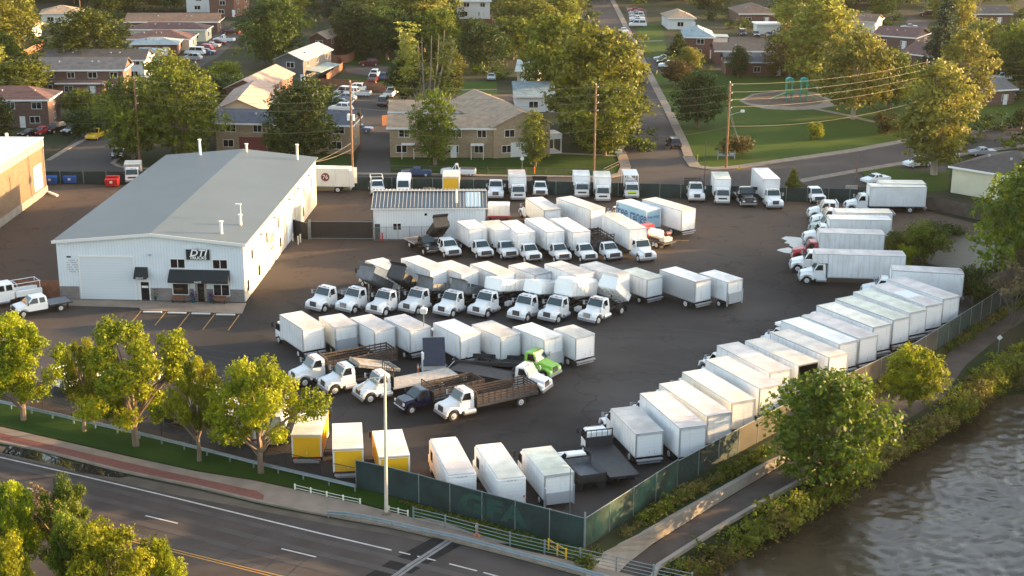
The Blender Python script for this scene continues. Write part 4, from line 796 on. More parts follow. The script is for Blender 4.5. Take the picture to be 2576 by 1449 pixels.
g_ = G(*K('b1', 1215, 690))
def service(r, L):
    m = MB(); m.box(-1.0, -.55, 0, L, .8, 1.45); m.box(.55, 1.0, 0, L, .8, 1.45); m.box(-.55, .55, 0, L, .8, .95); m.build('service_body', M['white_paint'], r, .03)
    m = MB()
    for x in (-.9, .9):
        for y in (.2, L-.2): m.tube((x, y, 1.45), (x, y, 2.35), .04, n=6)
        m.tube((x, .1, 2.35), (x, L+1.3, 2.35), .04, n=6)
    for y in (.2, L-.2): m.tube((-.9, y, 2.35), (.9, y, 2.35), .04, n=6)
    m.build('ladder_rack', M['white_paint'], r)
truck('service_truck', 'white service pickup with ladder rack left of the high roofed van', (g_.x, g_.y), R(-82), 2.5, 'pick', 'white_paint', service, ref='front', cat='pickup')
g_ = G(*K('b1', 1945, 690)); truck('box_truck', 'box truck with a yellow rear door behind the small metal roofed building', (g_.x, g_.y), R(91), 4.5, 'van', 'white_paint', BX(3.1, door='yellow', roof='roof_cream', side='cream_side'), cat='box truck')
# the 76 truck beyond the main building
r_ = G(*K('b1', 935, 655)); t = truck('box_truck', 'white box truck with a round 76 emblem beyond the main building', (r_.x, r_.y+1.2), R(176), 7.0, 'conv', 'white_paint', BX(3.7, side='cream_side', roof='roof_cream'), cat='box truck')
bx_ = [c for c in t.children if c.name.startswith('cargo_box')][0]
m_ = MB(); m_.tube((-1.252, 3.6, 2.45), (-1.268, 3.6, 2.45), .66, n=28); m_.build('emblem_ring', M['line_yellow'], bx_); m_ = MB(); m_.tube((-1.255, 3.6, 2.45), (-1.276, 3.6, 2.45), .56, n=28); m_.build('emblem', M['text_maroon'], bx_)
text('76', .85, 'text_white', bx_, (-1.280, 3.6, 2.45), (R(90), 0, R(-90)))
m_ = MB(); m_.box(-1.25, -1.2, -.75, 0, 1.05, 3.5); m_.box(1.2, 1.25, -.75, 0, 1.05, 3.5); m_.build('open_door_leaf', M['cream_side'], t)
# right side, nosed to the left
def side(label, c, x, y, ang, L, ck, body, paint='white_paint', name='box_truck', cat='box truck', **k):
    g_ = G(*K(c, x, y)); return truck(name, label, (g_.x, g_.y), R(ang), L, ck, paint, body, ref='front', cat=cat, group='trucks nosed left at the right side of the lot', **k)
side('long white box truck side on near the green fence, far right', 'b3', 770, 830, 179, 8.0, 'conv', BX(3.9, roof='roof_cream'))
pos, an, l_ = roofspec('b3', (1190, 540), (1215, 560), (1610, 570), (1575, 540), 4.0); truck('box_truck', 'white box truck mostly hidden behind the long side on one', (pos[0], pos[1]+1), R(179), 6.5, 'conv', 'white_paint', BX(4.0, roof='roof_cream'), cat='box truck')
side('white crew cab truck with a long bare wooden flat deck', 'b3', 400, 905, 178, 8.0, 'conv', lambda r, L: flat(r, L, 'deck', head=1.5, headcol='white_paint'), name='flatbed_truck', cat='flatbed truck', crew=True)
t = side('white cab truck with orange beacon, in front of the long flat deck', 'b3', 430, 985, 178, 4.0, 'conv', lambda r, L: flat(r, L, 'black_steel', head=0, z=.95), name='flatbed_truck', cat='truck'); beacon(t, 4.8, 2.58, 'orange', .3)
side('white box truck with a pale green cab', 'b3', 415, 1062, 178, 7.5, 'conv', BX(3.4, roof='roof_cream', side='box_white'), paint='pale_green_paint')
side('bright roofed white box truck above the red cab truck', 'b3', 350, 1150, 177.5, 8.0, 'conv', BX(3.6, roof='roof_white'))
side('red cab box truck between white trucks at the right edge of the lot', 'b3', 236, 1315, 175, 8.0, 'conv', BX(3.9, roof='roof_pink'), paint='red_paint')
side('white long hooded truck with black grille guard next to the red cab', 'c3', 222, 262, 174, 5.0, 'conv', lambda r, L: flat(r, L, 'black_steel', head=1.0), name='flatbed_truck', cat='truck')
side('white moving truck with its box reaching over the cab and a side door', 'c3', 312, 385, -166+360 if False else 176, 9.0, 'conv', lambda r, L: gbox(r, L, 3.9, roof='roof_pink', attic=1.6))
pos, an, l_ = roofspec('c3', (1205, 205), (1235, 260), (1940, 300), (1990, 250), 3.8); truck('box_truck', 'white box truck lying crosswise behind the far end of the fan', (pos[0], pos[1]), R(170), 8.0, 'conv', 'white_paint', BX(3.8, roof='roof_pink', rail='trim'), cat='box truck')
# black flatbed and its neighbours in the row facing out
g_ = G(*K('b1', 1775, 1275)); truck('flatbed_truck', 'black pickup cab truck with flat bed by the chain link gate', (g_.x, g_.y), R(-60), 3.0, 'pick', 'black_paint', lambda r, L: flat(r, L, 'deck', head=0, z=1.0), ref='front', cat='flatbed truck')
g_ = G(*K('b1', 1985, 1312)); truck('dump_truck', 'white cab dump truck with black bed tipped up at the small building', (g_.x, g_.y), R(-67), 3.5, 'pick', 'white_paint', lambda r, L: dump(r, L, 'black_steel', ang=36, w_=2.1, z0=.85), ref='front', cat='dump truck', crew=True)
g_ = G(*K('b2', 1020, 1345)); truck('stake_truck', 'white cab truck with tall black stake bed between two box trucks', (g_.x, g_.y), R(-69), 5.0, 'pick', 'white_paint', lambda r, L: stake(r, L, z=1.0, hgt=1.5), ref='front', cat='stake truck')
# tank truck, small trailer
def tankt(r, L):
    flat(r, L, 'black_steel', head=0, z=.95); m = MB(); m.tube((0, 1.6, 1.65), (0, L-.1, 1.65), .62, n=18); m.tube((0, 1.5, 1.65), (0, 1.6, 1.65), .45, .62, n=18); m.build('tank', M['white_paint'], r); m = MB(); m.tube((0, .5, 1.6), (0, .9, 1.6), .45, n=14); m.box(-.7, .7, .2, 1.2, 1.0, 1.5); m.build('pump', M['alu'], r); m = MB(); m.tube((-.4, .4, 2.0), (.4, .4, 2.0), .32, n=12); m.build('hose_reel', M['maroon'], r)
g_ = G(*K('b2', 1560, 1215)); truck('tank_truck', 'tank truck with white tank and pump gear behind the last box truck', (g_.x, g_.y), R(130), 3.5, 'conv', 'red_paint', tankt, cat='tank truck')
root = empty('cargo_trailer', G(*K('b1', 2425, 935)), R(0), 'small white box trailer with red chassis beside the small building', 'trailer')
MB().box(-1.5, 1.5, 0, 2.0, .8, 2.4).build('body', M['box_white'], root, .06); MB().box(-1.6, 1.6, -.15, 2.1, .55, .78).build('frame', M['red_paint'], root); wheel(root, 1.2, 1, .35, .2); wheel(root, -1.2, 1, .35, .2)
# dump trucks, third row
gd = 'dump trucks and chip trucks nosed to the front left'
def fr_(label, c, x, y, ang, L, body, ck='conv', paint='white_paint', name='dump_truck', cat='dump truck', group=gd, **k):
    g_ = G(*K(c, x, y)); return truck(name, label, (g_.x, g_.y), R(ang), L, ck, paint, body, ref='front', cat=cat, group=group, **k)
A3 = -124
fr_('white cab truck with bare black frame, left end of dump truck row', 'c1', 560, 700, A3, 3.5, lambda r, L: flat(r, 2.0, 'black_steel', head=0), name='chassis_truck', cat='truck')
fr_('second truck of the dump row, chrome exhaust stack and steep black tipped bed', 'c1', 862, 712, A3, 4.0, lambda r, L: dump(r, L, 'grey_steel', ang=30, h=.85), gr='chrome')
fr_('third truck of the dump row, big square grille and steep black tipped bed', 'c1', 1160, 735, A3, 4.0, lambda r, L: dump(r, L, 'black_steel', ang=34, h=.95), gr='grille')
fr_('fourth truck of the dump row, grey tipped bed, left of camera mast', 'c1', 1500, 722, A3, 4.0, lambda r, L: dump(r, L, 'grey_steel', ang=14, h=.75), ck='conv')
fr_('fifth truck of the dump row, grey bed, steel bumper, right of the camera mast', 'c1', 1838, 748, A3, 4.0, lambda r, L: dump(r, L, 'grey_steel', ang=13, h=.75))
fr_('sixth truck of the dump row, white tipped chip body', 'c1', 2190, 752, A3, 5.5, lambda r, L: dump(r, L, 'white_paint', ang=13, h=1.25, spoiler=False), name='chip_truck', cat='chip truck')
fr_('seventh truck of the dump row, long white tipped bed with panels', 'c2', 5, 790, A3, 5.5, lambda r, L: dump(r, L, 'white_paint', ang=14, h=1.3, spoiler=False), name='chip_truck', cat='chip truck')
fr_('eighth truck of the dump row, large rounded white chip box tipped back', 'c2', 320, 808, A3, 5.5, lambda r, L: dump(r, L, 'white_paint', ang=13, closed=True, spoiler=False), name='chip_truck', cat='chip truck')
t = fr_('right end truck of the dump row, white bed tipped steeply, front wheel in sun', 'c2', 730, 818, -126, 3.5, lambda r, L: dump(r, L, 'white_paint', ang=36, h=.8), gr='chrome'); beacon(t, 5.0, 2.6)
def toolbox(t, x=1.0, y=3.4): m = MB(); m.box(x-.25, x+.25, y-.5, y+.4, .55, 1.0); m.build('tool_box', M['white_paint'], t, .03)
for nm in ('sixth', 'eighth', 'seventh'):
    for o in list(COL.objects):
        if o.get('label', '').startswith(nm+' truck of the dump'): toolbox(o, -1.15, 4.0)
# exhaust stack
for o in list(COL.objects):
    if o.get('label', '').startswith(('second truck', 'third truck')): m = MB(); m.tube((-1.1, 3.95, .9), (-1.1, 3.95, 3.0), .07, n=8); m.build('exhaust_stack', M['chrome'], o)
# stake and flat trucks, fifth row
gs = 'stake and flatbed trucks in the near row'; A5 = -149
fr_('white cab stake truck at the left end of the near row, long black stake bed', 'c1', 345, 1418, -150, 7.5, lambda r, L: stake(r, L, hgt=1.15), name='stake_truck', cat='stake truck', group=gs)
fr_('second white truck of the near row with a grey slab bed tipped up behind it', 'c1', 650, 1505, A5, 4.5, lambda r, L: (dump(r, L, 'tan_steel', ang=16, h=.3, spoiler=False, z0=1.0)), group=gs)
fr_('third white truck of the near row with beige deck and tall black headboard', 'd1', 760, 130, A5, 7.0, lambda r, L: flat(r, L, 'beige_deck', head=2.0, z=1.2), name='flatbed_truck', cat='flatbed truck', group=gs)
fr_('navy blue cab stake truck, orange marker lamp, right of the street lamp', 'd1', 1070, 205, A5, 5.5, lambda r, L: stake(r, L, hgt=1.0, z=1.0), ck='pick', paint='navy_paint', name='stake_truck', cat='stake truck', group=gs)
fr_('white cab stake truck nearest the foreground, long dark stake bed', 'd1', 1385, 262, A5, 6.5, lambda r, L: stake(r, L, hgt=1.0), name='stake_truck', cat='stake truck', group=gs)
fr_('white cab truck facing right with a long black deck, next to the green cab', 'd2', 262, 68, -27, 7.0, lambda r, L: flat(r, L, 'black_steel', head=1.2), name='flatbed_truck', cat='flatbed truck', group=None)
fr_('lime green cab truck facing right with a low black deck', 'c2', 420, 1365, -33, 6.5, lambda r, L: flat(r, L, 'black_steel', head=0, z=1.0), paint='green_paint', name='flatbed_truck', cat='flatbed truck', group=None)
# tipped navy bed truck seen from behind
g_ = G(*K('c1', 1780, 1312)); root = empty('tipped_bed_trailer', (g_.x, g_.y, .03), R(6), 'white trailer with a square navy bed tipped up behind the near row', 'trailer')
MB().box(-1.15, 1.15, 0, 2.6, .45, 1.0).build('frame', M['white_paint'], root, .05); MB().box(-1.1, 1.1, 0, .12, -1.3, 1.55).build('tipped_bed', M['navy_steel'], root, .02, loc=(0, .2, 2.2), rot=(R(-28), 0, 0)); MB().box(-1.25, -1.0, -.1, .5, .4, 2.3).build('side_post', M['white_paint'], root, .03)
for s in (-1, 1): wheel(root, s*1.15, 1.3, .4, .24)
MB().tube((1.2, 0, .5), (2.0, .2, 1.3), .05).build('support_leg', M['alu'], root)
# bare black trailer bed
a_, b_ = G(*K('c1', 1950, 1330)), G(*K('c2', 20, 1370)); d = (b_-a_); root = empty('flat_trailer', (a_.x, a_.y+1.0, .03), math.atan2(d.y, d.x)+.02, 'long empty black steel trailer bed with low rails behind the near row', 'trailer')
m = MB(); Lt = d.length+3; m.box(0, Lt, 0, .12, .95, 1.35); m.box(0, Lt, 2.2, 2.32, .95, 1.35)
for i in range(9): m.box(i*Lt/8.3, i*Lt/8.3+.1, .12, 2.2, 1.0, 1.15)
m.build('bed_frame', M['black_steel'], root); MB().box(.1, Lt-.1, .95, 1.35, .7, .95).build('spine', M['black_steel'], root); wh = empty('wheel', (1.8, 1.1, 0), R(-90)); wh.parent = root
bpy.data.objects.remove(wh)
def twheel(root, x, y, s):
    w_ = obj('wheel', CACHE[('wh', .5, .24, True)], M['tyre'], root, (x, y, .5), (0, 0, R(-90)*s)); obj('rim', CACHE[('wh', .5, .24, True, 'r')], M['rim'], w_)
for x in (2.4, 3.5):
    twheel(root, x, .25, 1); twheel(root, x, 2.0, -1)
# yellow and white trucks with tails to the front fence
gy = 'yellow doored box trucks with tails to the front fence'
pos, an, l_ = roofspec('d1', (262,195),(470,190),(487,370),(262,382), 3.0); truck('box_truck', 'yellow doored box truck, left of the three, half under the tree', pos, R(92), 5.5, 'van', 'yellow', BX(3.0, door='yellow', roof='roof_cream', side='yellow', rail='box_white', z0=.95), group=gy, cat='box truck')
pos, an, l_ = roofspec('d1', (552,295),(778,285),(809,475),(575,488), 3.0); truck('box_truck', 'middle one of the three yellow doored box trucks', pos, R(97), 5.5, 'van', 'yellow', BX(3.0, door='yellow', roof='roof_cream', side='yellow', rail='box_white', z0=.95), group=gy, cat='box truck')
pos, an, l_ = roofspec('d1', (870,355),(1095,343),(1160,530),(930,545), 3.0); truck('box_truck', 'yellow doored box truck right of the other two, behind the street lamp', pos, R(101), 5.5, 'van', 'yellow', BX(3.0, door='yellow', roof='roof_cream', side='yellow', rail='box_white', z0=.95), group=gy, cat='box truck')
def stepvan(c, fa, fb, ra, rb, ang, label, roof):
    pos, an, l_ = roofspec(c, fa, fb, ra, rb, 3.0); root = empty('step_van', label=label, cat='step van', group='white step vans at the front fence')
    L = l_; m = MB(); m.box(-1.18, 1.18, 0, L, .5, 2.95); m.build('body', M['box_white'], root, .1); m = MB(); m.box(-1.08, 1.08, .08, L-.1, 2.94, 3.0); m.build('roof_panel', M[roof], root, .02)
    m = MB(); m.box(-.85, .85, -.03, .0, .75, 2.6); m.build('rear_door', M['door_white'], root); m = MB(); m.box(-1.205, 1.205, .1, L-.1, 1.15, 1.22); m.build('side_trim', M['alu'], root)
    m = MB()
    for x in (-.3, 0, .3): m.box(x-.08, x+.08, -.03, .02, 2.74, 2.80)
    m.build('marker_light', M['trim'], root); m = MB(); m.box(-1.19, -1.0, L-1.6, L-.7, 1.4, 2.3); m.build('side_window', M['glass_dark'], root); m = MB(); m.box(-1.0, 1.0, L-.02, L+.02, 1.5, 2.5); m.build('windshield', M['glass_car'], root)
    m = MB(); m.box(-1.1, 1.1, L+.02, L+.9, .5, 1.3); m.build('hood', M['white_paint'], root, .08)
    for s in (-1, 1):
        m = MB(); m.box(s*1.0-.06, s*1.0+.06, -.035, .0, 1.25, 1.4); m.build('tail_light', M['lamp_red'], root)
        for y in (1.8, L-.6): wheel(root, s*1.02, y, .42, .26)
    place(root, pos, R(ang)); return root
stepvan('d1', (1290,405),(1510,388),(1668,665),(1450,690), 104, 'white step van with rounded roof edges, left of the two at the fence corner', 'roof_pink')
stepvan('d1', (1620,455),(1845,435),(2045,690),(1830,722), 106, 'white step van with cream roof, right of the two at the fence corner', 'roof_cream')
rowtruck('white box truck with a grey liftgate raised, nearest the fence corner', 'd2', (25,487),(245,455),(455,655),(235,695), 3.1, ck='van', roof='roof_green', lift='half', ang=109, z0=.95)
g_ = G(*K('d2', 600, 835)); truck('dump_truck', 'low black dump bed truck with rusty empty bed at the fence corner', (g_.x, g_.y), R(108), 3.5, 'pick', 'white_paint', lambda r, L: dump(r, L, 'black_steel', h=.75, spoiler=False, inside='grey_steel', z0=.9), cat='dump truck')
g_ = G(*K('d2', 840, 785)); truck('flatbed_truck', 'white cab truck with sloped black flat deck and window headboard', (g_.x, g_.y), R(106), 6.5, 'van', 'white_paint', lambda r, L: flat(r, L, 'black_steel', head=1.5, ang=0), cat='flatbed truck')
g_ = G(*K('d0', 1760, 470)); truck('box_truck', 'white box truck behind the right hand verge tree, small black latches', (g_.x, g_.y), R(92), 4.5, 'van', 'white_paint', BX(2.9, roof='roof_white', z0=.8), cat='box truck')
g_ = G(*K('d1', 80, 485)); truck('box_truck', 'white box truck left of the yellow doored trucks, partly behind the tree', (g_.x, g_.y), R(92), 5.0, 'van', 'white_paint', BX(3.0, roof='roof_cream', z0=.9), cat='box truck')
g_ = G(*K('d0', 1330, 330)); truck('rollback_truck', 'white truck with dark open flat bed seen from behind through the trees', (g_.x, g_.y), R(78), 5.5, 'pick', 'white_paint', lambda r, L: flat(r, L, 'grey_steel', head=.9, z=1.0), cat='flatbed truck')
g_ = G(*K('c0', 590, 1235)); t = truck('utility_truck', 'white utility truck with open bed and spare tyre behind the verge trees', (g_.x, g_.y), R(52), 3.0, 'pick', 'white_paint', service, cat='utility truck')
o = obj('spare_tyre', CACHE[('wh', .42, .24, True)], M['tyre'], t, (0, 1.2, 1.4), (0, 0, R(90)), (.5, 1, 1))
g_ = G(*K('c0', 1290, 1290)); truck('flatbed_truck', 'white truck glimpsed between the verge trees', (g_.x, g_.y), R(75), 3.5, 'pick', 'white_paint', lambda r, L: flat(r, L, 'lift_grey', head=.8, z=.95), cat='flatbed truck')
# by the main building
g_ = G(*K('c0', 130, 448)); truck('flatbed_truck', 'white crew pickup with black flat bed in front of the rusty fence', (g_.x, g_.y), R(-145), 2.5, 'pick', 'white_paint', lambda r, L: flat(r, L, 'grey_steel', head=0, z=1.0), ref='front', cat='flatbed truck', crew=True)
g_ = G(*K('c0', -210, 370)); truck('utility_truck', 'white crew cab utility truck at the left edge of the photo', (g_.x, g_.y), R(-142), 3.0, 'conv', 'white_paint', service, ref='front', cat='utility truck', crew=True)
g_ = G(*K('b0', 1310, 575)); truck('box_truck', 'small white truck with tan box beyond the main building roof', (g_.x, g_.y+1), R(-80), 3.0, 'van', 'white_paint', BX(2.7, roof='roof_tan', side='tan_steel'), ref='front', cat='box truck')
# ================================================================ BUILDINGS
def window(parent, u, z, w_, h, face='front', W=0, D=0, div=1, frame='trim_white', pane='glass_dark', at=None):
    """a framed window on the front (y=0), right (x=W) face of a building, or on any plane through at=(x,y)"""
    def f():
        m = MB(); t = .08
        m.box(-w_/2-t, -w_/2, -.06, .02, -t, h+t); m.box(w_/2, w_/2+t, -.06, .02, -t, h+t); m.box(-w_/2, w_/2, -.06, .02, -t, 0); m.box(-w_/2, w_/2, -.06, .02, h, h+t)
        for i in range(1, div+1): x = -w_/2+i*w_/(div+1); m.box(x-.035, x+.035, -.05, .02, 0, h)
        return m.mesh('window_frame')
    def g(): m = MB(); m.box(-w_/2, w_/2, -.03, .01, 0, h); return m.mesh('window')
    k = (round(w_, 2), round(h, 2), div)
    loc, rz = ((u, -.001, z), 0) if face == 'front' else ((W+.001, u, z), R(90))
    if face == 'left': loc, rz = (-.001, u, z), R(-90)
    o = obj('window', cached(('win',)+k, g), M[pane], parent, loc, (0, 0, rz)); obj('window_frame', cached(('winf',)+k, f), M[frame], o); return o
def door(parent, u, w_, h, face='front', W=0, mat_='trim_white'):
    def f(): m = MB(); m.box(-w_/2, w_/2, -.05, .01, 0, h); m.tube((w_/2-.1, -.05, h*.48), (w_/2-.1, -.12, h*.48), .03, n=6); return m.mesh('door')
    loc, rz = ((u, -.001, .02), 0) if face == 'front' else ((W+.001, u, .02), R(90))
    return obj('door', cached(('door', w_, h), f), M[mat_], parent, loc, (0, 0, rz))
def roofm(W, D, h, kind, rh, ov):
    m = MB(); x0, x1, y0, y1 = -ov, W+ov, -ov, D+ov; t = .16
    if kind == 'gx':
        ym = D/2; e = [(x0, y0, h), (x1, y0, h), (x1, y1, h), (x0, y1, h)]; r = [(x0, ym, h+rh), (x1, ym, h+rh)]
        m.hexa([e[0], e[1], r[1], r[0]]+[(a, b, c+t) for a, b, c in (e[0], e[1], r[1], r[0])]); m.hexa([r[0], r[1], e[2], e[3]]+[(a, b, c+t) for a, b, c in (r[0], r[1], e[2], e[3])])
    elif kind == 'gy':
        xm = W/2; e = [(x0, y0, h), (x1, y0, h), (x1, y1, h), (x0, y1, h)]; r = [(xm, y0, h+rh), (xm, y1, h+rh)]
        m.hexa([e[0], r[0], r[1], e[3]]+[(a, b, c+t) for a, b, c in (e[0], r[0], r[1], e[3])]); m.hexa([r[0], e[1], e[2], r[1]]+[(a, b, c+t) for a, b, c in (r[0], e[1], e[2], r[1])])
    elif kind == 'hip':
        k = min(W, D)/2+ov
        if W >= D: r = [(x0+k, D/2, h+rh), (x1-k, D/2, h+rh)]; 
        else: r = [(W/2, y0+k, h+rh), (W/2, y1-k, h+rh)]
        e = [(x0, y0, h), (x1, y0, h), (x1, y1, h), (x0, y1, h)]; E = [(a, b, c+t) for a, b, c in e]
        v = e+E+r
        if W >= D: fs = [(4, 5, 9, 8), (5, 6, 9), (6, 7, 8, 9), (7, 4, 8)]
        else: fs = [(4, 5, 8), (5, 6, 9, 8), (6, 7, 9), (7, 4, 8, 9)]
        m.add(v, fs+[(0, 1, 5, 4), (1, 2, 6, 5), (2, 3, 7, 6), (3, 0, 4, 7), (3, 2, 1, 0)])
    else: m.box(x0, x1, y0, y1, h, h+.25)
    return m
def bld(label, fl, fr, D, h, kind='gx', rh=1.6, wall='brick_tan', roof='sh_tan', ov=.5, floors=None, win=True, wside=True, name='house', cat='house', group=None, vents=True, gable=None, dx=0):
    a, b = G(*fl), G(*fr); d = b-a; W = d.length; root = empty(name, (a.x, a.y, 0), math.atan2(d.y, d.x), label, cat, group)
    m = MB(); m.box(0, W, 0, D, -.3, h)
    if kind == 'gx':
        for x in (0, W-.2): m.prism([(0, h), (D, h), (D/2, h+rh-.02)], x, x+.2)
    if kind == 'gy':
        for y in (0, D-.2): m.prism([(0, h), (W, h), (W/2, h+rh-.02)], y, y+.2, 'y')
    m.build('wall', M[wall], root)
    o = roofm(W, D, h+.01, kind, rh, ov).build('roof', M[roof], root)
    m = MB(); m.box(-ov-.03, W+ov+.03, -ov-.05, -ov, h-.08, h+.22); m.box(W+ov, W+ov+.05, -ov, D+ov, h-.08, h+.22); 
    if kind in ('gx', 'hip', 'flat'): m.build('fascia', M['trim_white'], o)
    if vents and kind != 'flat':
        rr = random.Random(label); m = MB()
        for _ in range(3): x = rr.uniform(.2, .8)*W; y = D*.28; z = h+rh*.56 if kind != 'gy' else h+rh*.5; m.box(x, x+.3, y, y+.3, z, z+.5)
        m.build('roof_vent', M['trim'], o)
    fl_ = floors or (2 if h > 4.2 else 1)
    if win:
        for f in range(fl_):
            n = max(1, int(W/4.2)); z = .9+f*2.6
            for i in range(n): window(root, (i+.5)*W/n+(.3 if f else -.2), z, 1.4 if i % 2 else 1.7, 1.15, 'front', W, D)
        door(root, W*.5+W/max(1, int(W/4.2))/2*.95 if W > 6 else W*.3, 1.0, 2.1)
        if wside:
            for f in range(fl_):
                n = max(1, int(D/6))
                for i in range(n): window(root, (i+.5)*D/n, 1.0+f*2.6, 1.2, 1.1, 'right', W, D)
    return root, W
# ---- main truck shop
a, b = G(152.6, 751), G(618, 760); d = b-a; W = d.length; D = 47.3; ang = math.atan2(d.y, d.x)
shop = empty('truck_shop', (a.x, a.y, 0), ang, 'large white metal truck shop with low gable roof and DTI TRUCKS sign', 'building')
h = 6.8; rh = 1.05; xr = W*.512
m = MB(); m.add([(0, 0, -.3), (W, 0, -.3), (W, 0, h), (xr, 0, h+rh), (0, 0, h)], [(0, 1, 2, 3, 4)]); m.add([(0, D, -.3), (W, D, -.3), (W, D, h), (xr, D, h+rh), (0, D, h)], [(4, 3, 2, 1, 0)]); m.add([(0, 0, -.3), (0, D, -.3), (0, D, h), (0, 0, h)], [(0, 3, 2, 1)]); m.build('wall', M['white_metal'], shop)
MB().add([(W, 0, -.3), (W, D, -.3), (W, D, h), (W, 0, h)], [(0, 1, 2, 3)]).build('side_wall', M['white_metal_sunlit'], shop)
t = .12; ov = .35; m = MB()
m.hexa([(-ov, -ov, h), (xr, -ov, h+rh), (xr, D+ov, h+rh), (-ov, D+ov, h), (-ov, -ov, h+t), (xr, -ov, h+rh+t), (xr, D+ov, h+rh+t), (-ov, D+ov, h+t)]); m.hexa([(xr, -ov, h+rh), (W+ov, -ov, h), (W+ov, D+ov, h), (xr, D+ov, h+rh), (xr, -ov, h+rh+t), (W+ov, -ov, h+t), (W+ov, D+ov, h+t), (xr, D+ov, h+rh+t)])
rf = m.build('roof', M['roof_metal'], shop)
m = MB(); m.hexa([(-ov-.03, -ov-.08, h-.18), (xr, -ov-.08, h+rh-.18), (xr, -ov-.01, h+rh-.18), (-ov-.03, -ov-.01, h-.18), (-ov-.03, -ov-.08, h+t+.05), (xr, -ov-.08, h+rh+t+.05), (xr, -ov-.01, h+rh+t+.05), (-ov-.03, -ov-.01, h+t+.05)]); m.hexa([(xr, -ov-.08, h+rh-.18), (W+ov+.03, -ov-.08, h-.18), (W+ov+.03, -ov-.01, h-.18), (xr, -ov-.01, h+rh-.18), (xr, -ov-.08, h+rh+t+.05), (W+ov+.03, -ov-.08, h+t+.05), (W+ov+.03, -ov-.01, h+t+.05), (xr, -ov-.01, h+rh+t+.05)]); m.build('fascia', M['siding_white'], rf)
for x, y, H_ in [(5.2, 45.5, 2.3), (11.8, 46, 1.2), (19.3, 44.8, 2.2), (18.3, 3.0, 1.5), (19.5, 7.5, 1.3)]:
    zz = h+rh*(1-abs(x-xr)/(W*.5)); m = MB(); m.tube((0, 0, 0), (0, 0, H_), .17, n=10); m.tube((0, 0, H_), (0, 0, H_+.12), .26, n=10); m.build('vent_pipe', M['cream_side'], rf, loc=(x, y, zz))
m = MB(); m.tube((0, 0, 0), (0, 0, 2.0), .05, n=6); m.box(-.6, .1, -.1, .1, 1.85, 2.0); m.build('antenna', M['cream_side'], rf, loc=(19.0, 10, 7.1))
# openings, frames, stone base
def bx(nm, x0, x1, y0, y1, z0, z1, mt, par=shop, bevel=0): return MB().box(x0, x1, y0, y1, z0, z1).build(nm, M[mt], par, bevel)
g_ = bx('garage_door', 2.55, 8.75, -.03, .02, 0, 5.05, 'garage'); m = MB(); m.box(2.4, 2.55, -.08, .02, 0, 5.2); m.box(8.75, 8.9, -.08, .02, 0, 5.2); m.box(2.55, 8.75, -.08, .02, 5.05, 5.2); m.build('door_frame', M['trim_white'], g_)
for x0, x1 in ((.05, 2.25), (9.95+.6, 12.9+2.6), (16.75, 21.3)): bx('stone_base', x0, x1, -.12, .0, 0, 1.5, 'stone')
sd_ = bx('service_door', 9.45, 10.4, -.06, .0, .05, 2.2, 'glass_dark'); m = MB(); m.box(9.3, 9.45, -.1, 0, 0, 2.35); m.box(10.4, 10.55, -.1, 0, 0, 2.35); m.box(9.45, 10.4, -.1, 0, 2.2, 2.35); m.build('door_frame', M['trim_white'], sd_); bx('door_plate', 9.55, 10.3, -.08, -.061, 1.5, 1.75, 'trim_white', sd_)
of = bx('office_door', 16.0, 16.75, -.06, .0, .05, 2.15, 'glass_dark'); m = MB(); m.box(15.75, 16.0, -.13, 0, 0, 2.4); m.box(16.75, 17.0, -.13, 0, 0, 2.4); m.box(16.0, 16.75, -.13, 0, 2.15, 2.4); m.build('door_frame', M['concrete_lt'], of)
for u, z, w_, hh, dv in [(14.05, .85, 1.75, 1.25, 0), (18.75, .8, 1.75, 1.25, 1)]: o = window(shop, u, z, w_, hh, div=dv); o.location.y = -.125
for u in (13.85, 18.7): window(shop, u, 3.95, 1.6, 1.0, div=1)
def awning(x0, x1, z0, z1, out, label_, tx, sz):
    m = MB(); m.prism([(0, z0), (-out, z0), (-out, z0+.25), (0, z1)], x0, x1); o = m.build('awning', M['awning'], shop); text(label_, sz, 'text_white', o, (tx, -out-.012, z0+.13), (R(90), 0, 0)); return o
awning(12.85, 19.75, 2.45, 3.75, 1.1, 'SALES', 16.3, .32); awning(8.75+.15, 10.35, 2.75, 3.95, .9, 'SERVICE', 9.6, .24)
sg = bx('sign', 14.9, 17.6, -.12, -.005, 4.95, 6.15, 'awning', shop, .03); m = MB(); z0, z1 = 4.9, 6.2
m.box(14.84, 14.9, -.13, 0, z0, z1); m.box(17.6, 17.66, -.13, 0, z0, z1); m.box(14.9, 17.6, -.13, 0, z0-.0, z0+.05); m.box(14.9, 17.6, -.13, 0, z1-.05, z1); m.build('sign_frame', M['alu'], sg)
text('DTI', 1.05, 'text_white', sg, (16.25, -.125, 5.72), (R(90), 0, 0), 1.15, shear=.25, bold=.02); text('TRUCKS', .46, 'text_white', sg, (16.25, -.125, 5.16), (R(90), 0, 0), 1.12, bold=.012)
bx('address_plate', 1.1, 1.6, -.02, -.003, 4.9, 5.1, 'text_dark'); 
m = MB()
for i in range(6):
    for k in range(7):
        if (i*7+k*3) % 5: m.box(1.1+k*.19, 1.1+k*.19+.14, -.014, -.004, 4.55-i*.27, 4.66-i*.27)
m.build('notice_marks', M['trim'], shop)
m = MB(); m.box(10.4+.2, 10.85, -.25, 0, 5.35, 5.5); m.build('wall_light', M['trim'], shop); m = MB(); m.tube((16.25, 0, 6.35), (16.25, -.5, 6.4), .03, n=6); m.box(16.0, 16.5, -.6, -.4, 6.32, 6.42); m.build('sign_light', M['alu'], shop)
